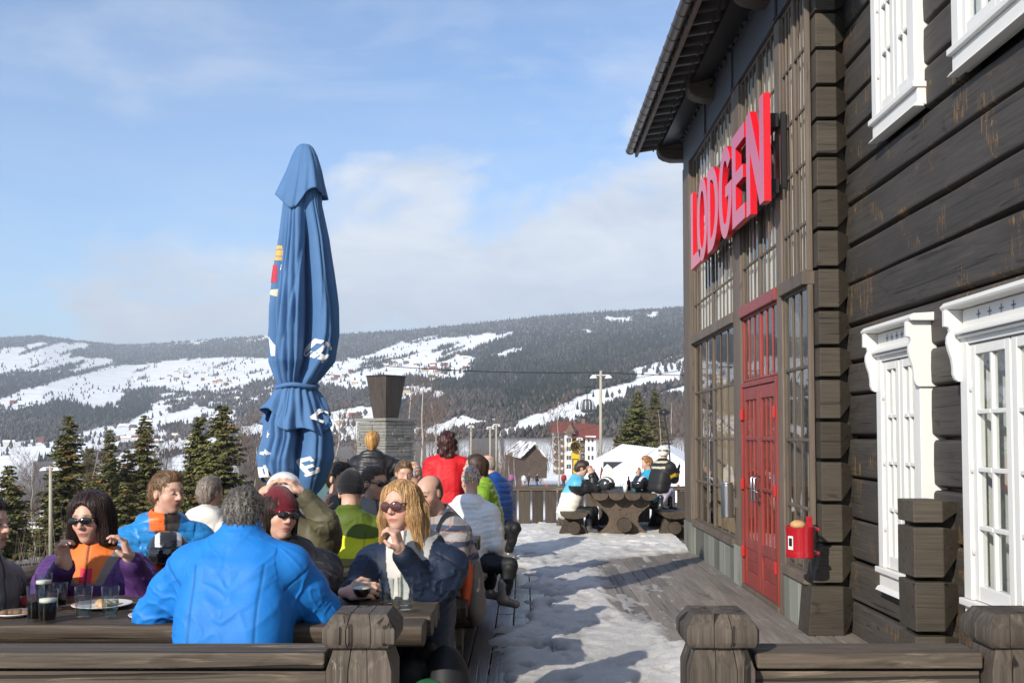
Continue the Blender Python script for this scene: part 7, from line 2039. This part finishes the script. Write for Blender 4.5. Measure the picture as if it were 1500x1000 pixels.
# far table: helmets, boots, bottles
for px, py, s_, c1, c2, lb, yw in ((888, 722, 1.0, (.03, .03, .035), (.75, .75, .75), 'black and white ski helmet on the far table, beside the teenager', 60), (938, 722, 1.1, (.02, .022, .035), (.7, .7, .72), 'dark blue ski helmet with white stripes before the child in turquoise', -40)):
    helmet_prop(px, py, 15.4, .70, s_, c1, c2, lb, yw)
def far_bits():
    zt = .697
    def item(name, px, d, prof, mat, label, cat):
        p = P(px, 720, d); m = MB(); m.lathe(prof, (p.x, d, zt), 12); o = m.build(name, mat, smooth=True, origin=(p.x, d, zt)); set_props(o, label, cat)
    b = [(.03, 0), (.033, .01), (.033, .13), (.013, .17), (.012, .22), (.001, .22)]
    item('bottle', 906, 15.7, b, M_TUMB, 'clear bottle on the far table, just right of the black and white helmet', 'bottle')
    item('bottle', 921, 15.9, b, LQ['cola'], 'dark bottle on the far table, just left of the dark blue helmet', 'bottle')
    g = [(.03, 0), (.036, .12), (.032, .12), (.027, .01), (.001, .01)]
    item('drinking_glass', 911, 15.5, g, M_TUMB, 'empty glass at the middle of the far table, next to the clear bottle', 'glass')
    item('drinking_glass', 927, 15.6, g, M_TUMB, 'empty glass on the far table, touching the dark blue helmet', 'glass')
    item('paper_cup', 916, 15.45, [(.028, 0), (.038, .11), (.034, .11), (.001, .01)], M_WHITE, 'white paper cup at the middle of the far table', 'cup')
    p = P(890, 700, 16.2); m = MB(); q = [(-.10, 0), (.10, 0), (.11, .2), (.07, .34), (.0, .40), (-.06, .34), (-.1, .2)]
    m.prism(q, lambda a, b_: (p.x + a, 16.2, zt + b_), lambda a, b_: (p.x + a, 16.23, zt + b_)); o = m.build('snowboard_tip', [simple('board_white', (.75, .72, .7), rough=.3)], bevel=.01); set_props(o, 'white rounded snowboard tip propped up behind the far table helmets', 'snowboard')
    p = P(881, 706, 16.3); m = MB(); q = [(-.05, 0), (.05, 0), (.03, .30), (0, .36)]
    m.prism(q, lambda a, b_: (p.x + a, 16.3, zt + b_), lambda a, b_: (p.x + a, 16.34, zt + b_)); o = m.build('ski_tip', simple('ski_maroon', (.2, .03, .03), rough=.4), bevel=.01); set_props(o, 'narrow maroon ski tip standing beside the white snowboard tip', 'ski')
far_bits()
# ------------------------------------------------------------------ the guests
def c_(*a): return np.array(a, float)
def mix(C, m, col): C[m] = col; return C
HD = lambda d, p, t, curl=.5, ti=.45: {'dir': d, 'palm': p, 'thumb': t, 'curl': curl, 'thumb_in': ti}
# front row
def j_purple(u, v, w, b, s, C, V):
    front = (v > .0) & (np.abs(u) < .045 + .40 * (w + .115)) & (w > -.115) & (b == 0)
    flap = (v > .0) & (np.abs(u) < .085 + .45 * (w + .115)) & (w > -.125) & (b == 0)
    C = mix(C, flap, c_(.20, .165, .15)); C = mix(C, front, c_(.72, .17, .03)); C = mix(C, front & (np.abs(u) < .028) & (w < -.045), c_(.60, .02, .07))
    return C
person('woman with brown bob and sunglasses in a purple jacket, both hands raised over her plate', 5.12, (133, 760), 1.05, yaw=-6, pitch=-6, roll=3, tyaw=0, male=False, jacket=(.085, .032, .15), jfn=j_purple, hair='bob', hcol=(.028, .014, .012), glasses='wide', collar=.05,
       arms={'R': ((70, 872, -.12), (96, 826, -.30)), 'L': ((214, 868, -.12), (190, 818, -.28)), 'Rh': HD((-.1, -.35, 1), (.9, -.3, .2), (.3, -1, .2), [.75, .85, .95, 1.0]), 'Lh': HD((-.25, -.25, 1), (-.8, -.3, .2), (-.3, -1, .3), [.5, .7, .9, 1.0])}, trouser=(.03, .03, .035))
def j_yoke(u, v, w, b, s, C, V): return C
person('man seen from behind in a bright cobalt blue jacket with a stand collar, grey hair', 4.28, (357, 755), 1.06, hs=.84, hunch=.055, yaw=184, pitch=-16, tyaw=180, lean=.16, sw=.19, jacket=(.014, .19, .60), hair='grey', hcol=(.10, .09, .08), collar=.085, bulk=1.10, hem=.06,
       arms={'L': ((226, 900, .02), (246, 930, .26)), 'R': ((470, 893, .06), (420, 925, .28))}, trouser=(.02, .03, .06))
def j_maroon(u, v, w, b, s, C, V):
    C = mix(C, (b == 0) & (np.abs(w + .16) < .012) & (v > 0), c_(.45, .45, .45)); return C
person('woman in a maroon beanie and sunglasses, black jacket, head turned to the right', 5.22, (410, 757), 1.02, yaw=38, pitch=2, roll=-6, tyaw=20, male=False, jacket=(.018, .018, .022), jfn=j_maroon, hat=('beanie', (.13, .010, .018)), hair='mid', hcol=(.03, .02, .015), glasses='wide', hood=True, collar=.06, neck_off=(.06, 0),
       arms={'L': ((474, 862, -.1), (448, 872, -.3)), 'R': 'rest'})
def j_blonde(u, v, w, b, s, C, V):
    C = mix(C, (v > .05) & (np.abs(u + .01) < .045 + .18 * (w + .2)) & (b == 0) & (w > -.36), c_(.55, .53, .50))
    C = mix(C, (w > -.05) & (u > .0) & (b == 0) & (np.abs(u) < .12), c_(.36, .355, .33)); return C
person('blonde woman in aviator sunglasses and a navy jacket, one fist under her chin', 4.98, (588, 743), 1.03, yaw=-24, pitch=3, roll=4, tyaw=-14, male=False, jacket=(.011, .020, .044), jfn=j_blonde, hair='long', hcol=(.40, .235, .10), glasses='aviator', hood=True, collar=.06, neck_off=(.03, 0),
       arms={'L': ((630, 868, -.12), (586, 806, -.24)), 'R': ((530, 858, -.10), (512, 866, -.36)), 'Lh': HD((-.25, -.1, 1), (-.9, .2, -.1), (-.1, -.6, .8), [1.0, 1.1, 1.2, 1.2]), 'Rh': HD((1, -.25, .15), (.0, .35, -.2), (.2, -.2, 1), [.6, .7, .8, .9], .6)})
person('figure cut off by the left picture edge, dark hair and a grey jacket', 4.5, (-20, 770), 1.0, yaw=80, tyaw=88, jacket=(.14, .14, .15), hair='short', hcol=(.015, .013, .012), hood=True, arms={'L': ((-14, 880, .1), (8, 915, .2)), 'R': ((-30, 880, -.1), (-10, 915, -.1))})
# second rows
def j_puffer(u, v, w, b, s, C, V):
    C = mix(C, (b == 0) & (v > .02) & (np.abs(u) < .03 + .30 * np.maximum(w + .13, 0)) & (w > -.2), c_(.055, .045, .042)); C = mix(C, (b == 0) & (w > -.02) & (u < -.01) & (np.abs(u) < .085) & (v > -.05), c_(.72, .14, .02)); return C
person('man with short light brown hair in a bright blue down jacket, looking right', 6.0, (246, 722), 1.06, yaw=56, pitch=-4, tyaw=28, lean=.12, jacket=(.022, .22, .56), jfn=j_puffer, jm='puff', quilt=.055, hair='short', hcol=(.17, .095, .045), hood=True, collar=.06, bulk=1.08, skin=1.05, arms={'L': 'rest', 'R': 'rest'})
person('grey haired person in an off white jacket, back turned', 7.9, (309, 721), 1.0, yaw=150, tyaw=165, male=False, jacket=(.62, .60, .57), hair='grey', hcol=(.20, .16, .135), collar=.06, hood=True, arms={'L': 'rest', 'R': 'rest'})
person('person in an olive jacket, both hands on a white ski helmet', 5.85, (416, 728), 1.02, yaw=18, pitch=-10, tyaw=10, jacket=(.105, .095, .058), hat=('helmet', (.72, .72, .70), (.45, .04, .03), 1), collar=.06, neck_off=(.05, 0),
       arms={'L': ((477, 766, -.05), (442, 722, -.08)), 'R': ((372, 760, -.02), (386, 722, -.08)), 'Lh': HD((-.7, -.1, .8), (-.5, .2, -.8), (-.3, -1, 0), .6), 'Rh': HD((.7, -.1, .8), (.5, .2, -.8), (.3, -1, 0), .6)})
def j_lime(u, v, w, b, s, C, V):
    g = (w > -.075 + .02 * np.sin(u * 12)); C = mix(C, g, c_(.085, .125, .014)); return C
person('person seen from behind in a black beanie and a lime yellow and olive jacket', 6.7, (514, 723), 1.02, yaw=178, pitch=-14, tyaw=180, jacket=(.68, .70, .02), jfn=j_lime, hat=('beanie', (.012, .012, .014)), hood=True, collar=.08, bulk=1.2, sw=.215, hem=.05, neck_off=(0, 0), arms={'L': 'rest', 'R': 'rest'})
person('dark haired man holding a phone to his face, left of the lime jacket', 7.7, (498, 701), 1.03, yaw=50, pitch=-8, tyaw=30, jacket=(.10, .12, .13), hair='short', hcol=(.035, .024, .018), arms={'R': 'phone', 'L': 'rest'})
person('grey haired person in a teal jacket behind the man with the phone', 9.4, (486, 688), 1.0, yaw=150, tyaw=150, male=False, jacket=(.05, .11, .115), hair='mid', hcol=(.25, .23, .2))
person('man in sunglasses and a grey jacket, just right of the black beanie', 7.6, (549, 708), 1.06, yaw=48, pitch=-6, tyaw=35, jacket=(.22, .22, .23), hair='short', hcol=(.09, .05, .03), glasses='wide', collar=.06, arms={'L': 'rest', 'R': 'rest'})
def j_plaid(u, v, w, b, s, C, V):
    q = V * 26; a = np.sin(q[:, 2] * 2.4); e = np.sin(s * 60 + q[:, 0] * 1.0)
    C = np.where((a > .35)[:, None], c_(.055, .075, .13), c_(.30, .30, .31)); C = np.where((e > .45)[:, None], C * .45 + c_(.01, .015, .03), C); C = np.where(((np.abs(a) < .1) | (np.abs(e) < .1))[:, None], c_(.38, .17, .08), C)
    return mix(C, (b == 0) & (np.abs(np.abs(u) - .12) < .022), c_(.015, .015, .018))
person('balding man in a grey, blue and orange plaid shirt, looking down', 6.95, (628, 722), 1.06, yaw=-28, pitch=-14, tyaw=-55, lean=.12, jacket=(.3, .3, .3), jfn=j_plaid, jm='cloth', hair='bald', hcol=(.09, .055, .035), skin=.98, collar=.05, neck_off=(-.02, -.08), bulk=1.05, arms={'L': 'rest', 'R': 'rest'})
person('brown haired man glimpsed between the sunglasses man and the balding man', 9.2, (592, 694), 1.0, yaw=18, pitch=-12, tyaw=10, jacket=(.10, .09, .10), hair='short', hcol=(.15, .085, .045), arms={'L': 'rest', 'R': 'rest'})
person('child in a blue and white patterned hat, left of the balding man', 9.6, (608, 697), .86, yaw=150, tyaw=150, male=False, jacket=(.05, .10, .2), hat=('pattern', (.2, .4, .6)), arms={'L': 'rest', 'R': 'rest'})
def j_white(u, v, w, b, s, C, V): return C
person('person in a white quilted jacket and floral hat, legs in the walkway', 9.1, (689, 707), 1.0, yaw=205, pitch=-4, tyaw=150, lean=.06, male=False, jacket=(.80, .80, .80), jm='puff', quilt=.045, hat=('pattern', (.5, .4, .3)), hood=True, collar=.06, hem=.09, bulk=1.04,
       arms={'L': 'lap', 'R': 'lap'}, trouser=(.012, .012, .014), boot=(.22, .18, .16), feet=((738, 872, 8.75), (716, 862, 9.05)), knee_dir=60)
person('brown haired woman in a bright green jacket, in profile facing left', 10.3, (695, 684), 1.03, yaw=-78, tyaw=-95, male=False, jacket=(.20, .36, .03), hair='mid', hcol=(.05, .03, .022), neck_off=(.0, -.07), arms={'L': 'rest', 'R': 'rest'}, jm='puff', quilt=.06)
person('bald man in royal blue jacket and black trousers, last of the crowd', 12.7, (713, 680), 1.06, yaw=-120, tyaw=-125, lean=.02, jacket=(.012, .06, .26), hair='bald', hcol=(.3, .25, .2), collar=.06, neck_off=(0, -.10), trouser=(.012, .012, .015), boot=(.12, .11, .11), arms={'L': 'lap', 'R': 'lap'}, feet=((744, 808, 12.6), (735, 806, 12.9)), knee_dir=40, bulk=1.1, jm='puff', quilt=.07)
# standing at the far edge
person('blonde woman standing, back turned, in a black quilted hooded jacket', 12.6, (546, 646), 1.02, yaw=178, pitch=4, tyaw=180, stand=True, male=False, jacket=(.016, .016, .020), jm='puff', quilt=.06, hair='ponytail', hcol=(.40, .22, .07), hood=True, bulk=1.15, arms={'R': ((589, 688, .0), (598, 712, .15)), 'L': 'down'}, hem=.08)
person('woman with dark curly hair standing, back turned, in a red jacket', 12.2, (656, 647), 1.02, yaw=170, tyaw=178, stand=True, male=False, jacket=(.55, .010, .018), hair='curly', hcol=(.040, .013, .011), arms={'L': 'lap', 'R': 'lap'}, hem=.06)
# far table
def j_teen(u, v, w, b, s, C, V):
    C = mix(C, (b > 0), c_(.018, .018, .02)); C = mix(C, (w > -.20) & (b == 0), c_(.10, .42, .62)); C = mix(C, (b > 0) & (s < .05) & (w > -.09), c_(.10, .42, .62)); return C
person('teenager in white, blue and black jacket at the far table, hands to face', 15.5, (853, 686), .98, yaw=80, pitch=-22, tyaw=84, lean=.16, jacket=(.74, .71, .64), jfn=j_teen, jm='puff', quilt=.09, hair='boy', hcol=(.05, .03, .02), hood=False, hem=.03, bulk=1.1,
       arms={'R': ((872, 716, -.12), (866, 694, -.1)), 'L': ((876, 712, .12), (868, 692, .08))}, trouser=(.014, .014, .016), boot=(.08, .08, .09), feet=((862, 772, 15.3), (872, 770, 15.7)), knee_dir=90)
person('small child with tousled blond hair in a turquoise jacket, eating at the far table', 15.7, (947, 678), .86, yaw=-72, pitch=-8, tyaw=-80, lean=.10, jacket=(.03, .33, .52), hair='boy', hcol=(.30, .14, .05), skin=1.1, arms={'L': ((938, 712, .05), (937, 694, .02)), 'R': ((932, 714, -.12), (934, 696, -.08))}, male=False)
def j_kid(u, v, w, b, s, C, V):
    C = mix(C, (np.sin(w * 60 + 1) > .45) & (w > -.17), c_(.50, .46, .34)); C = mix(C, (b > 0), c_(.02, .02, .022)); C = mix(C, (b > 0) & (s > .10) & (s < .17), c_(.6, .42, .03)); return C
person('child in a white ski helmet and lavender snow trousers climbing on the far bench', 15.3, (973, 663), .80, yaw=140, pitch=-6, tyaw=125, stand=True, lean=.10, male=False, jacket=(.02, .02, .022), jfn=j_kid, hat=('helmet', (.75, .72, .62), (.03, .03, .03), 1), trouser=(.52, .48, .60), bulk=1.1, gloves=(.015, .015, .016),
       arms={'R': ((988, 702, -.05), (993, 688, -.12)), 'L': 'fwd'}, feet=((968, 738, 15.1), (982, 738, 15.4)), knee_dir=125)
# skiers on the snow below
for k, (px, jc, tr, lb) in enumerate(((749, (.35, .08, .30), (.03, .03, .12), 'tiny far skier in pink and blue, just right of the royal blue jacket'), (767, (.6, .6, .62), (.4, .4, .42), 'tiny far skier dressed in white'), (775, (.02, .02, .025), (.02, .02, .02), 'tiny far skier all in black'), (787, (.03, .03, .05), (.10, .18, .4), 'tiny far skier in a dark top and blue trousers'), (826, (.3, .04, .03), (.05, .05, .06), 'tiny far skier in a red top left of the snow cannon'))):
    person(lb, 105, (px, 693 + k % 2), 1.0, yaw=180 - 40 * k, stand=True, jacket=jc, trouser=tr, hat=('helmet', (.05, .05, .06)), vox=.05, boots=False, hands=False, arms={'L': 'down', 'R': 'down'}, group='skiers on the snow below the terrace')
# ------------------------------------------------------------------ valley air
def haze():
    mb = MB(); S = 7800.0; mb.box((-S, -S, -175.0), (S, S, 560.0))
    m = bpy.data.materials.new('valley_air'); m.use_nodes = True; nt = m.node_tree; nt.nodes.remove(nt.nodes['Principled BSDF'])
    v = nt.nodes.new('ShaderNodeVolumePrincipled'); v.inputs['Color'].default_value = (.76, .86, 1.0, 1); v.inputs['Density'].default_value = 1.75e-4; v.inputs['Anisotropy'].default_value = .1
    nt.links.new(v.outputs[0], nt.nodes['Material Output'].inputs['Volume'])
    o = mb.build('haze', m, origin=(0, 0, -175)); set_props(o, 'thin bluish winter haze filling the valley air', 'haze', kind='stuff')
haze()
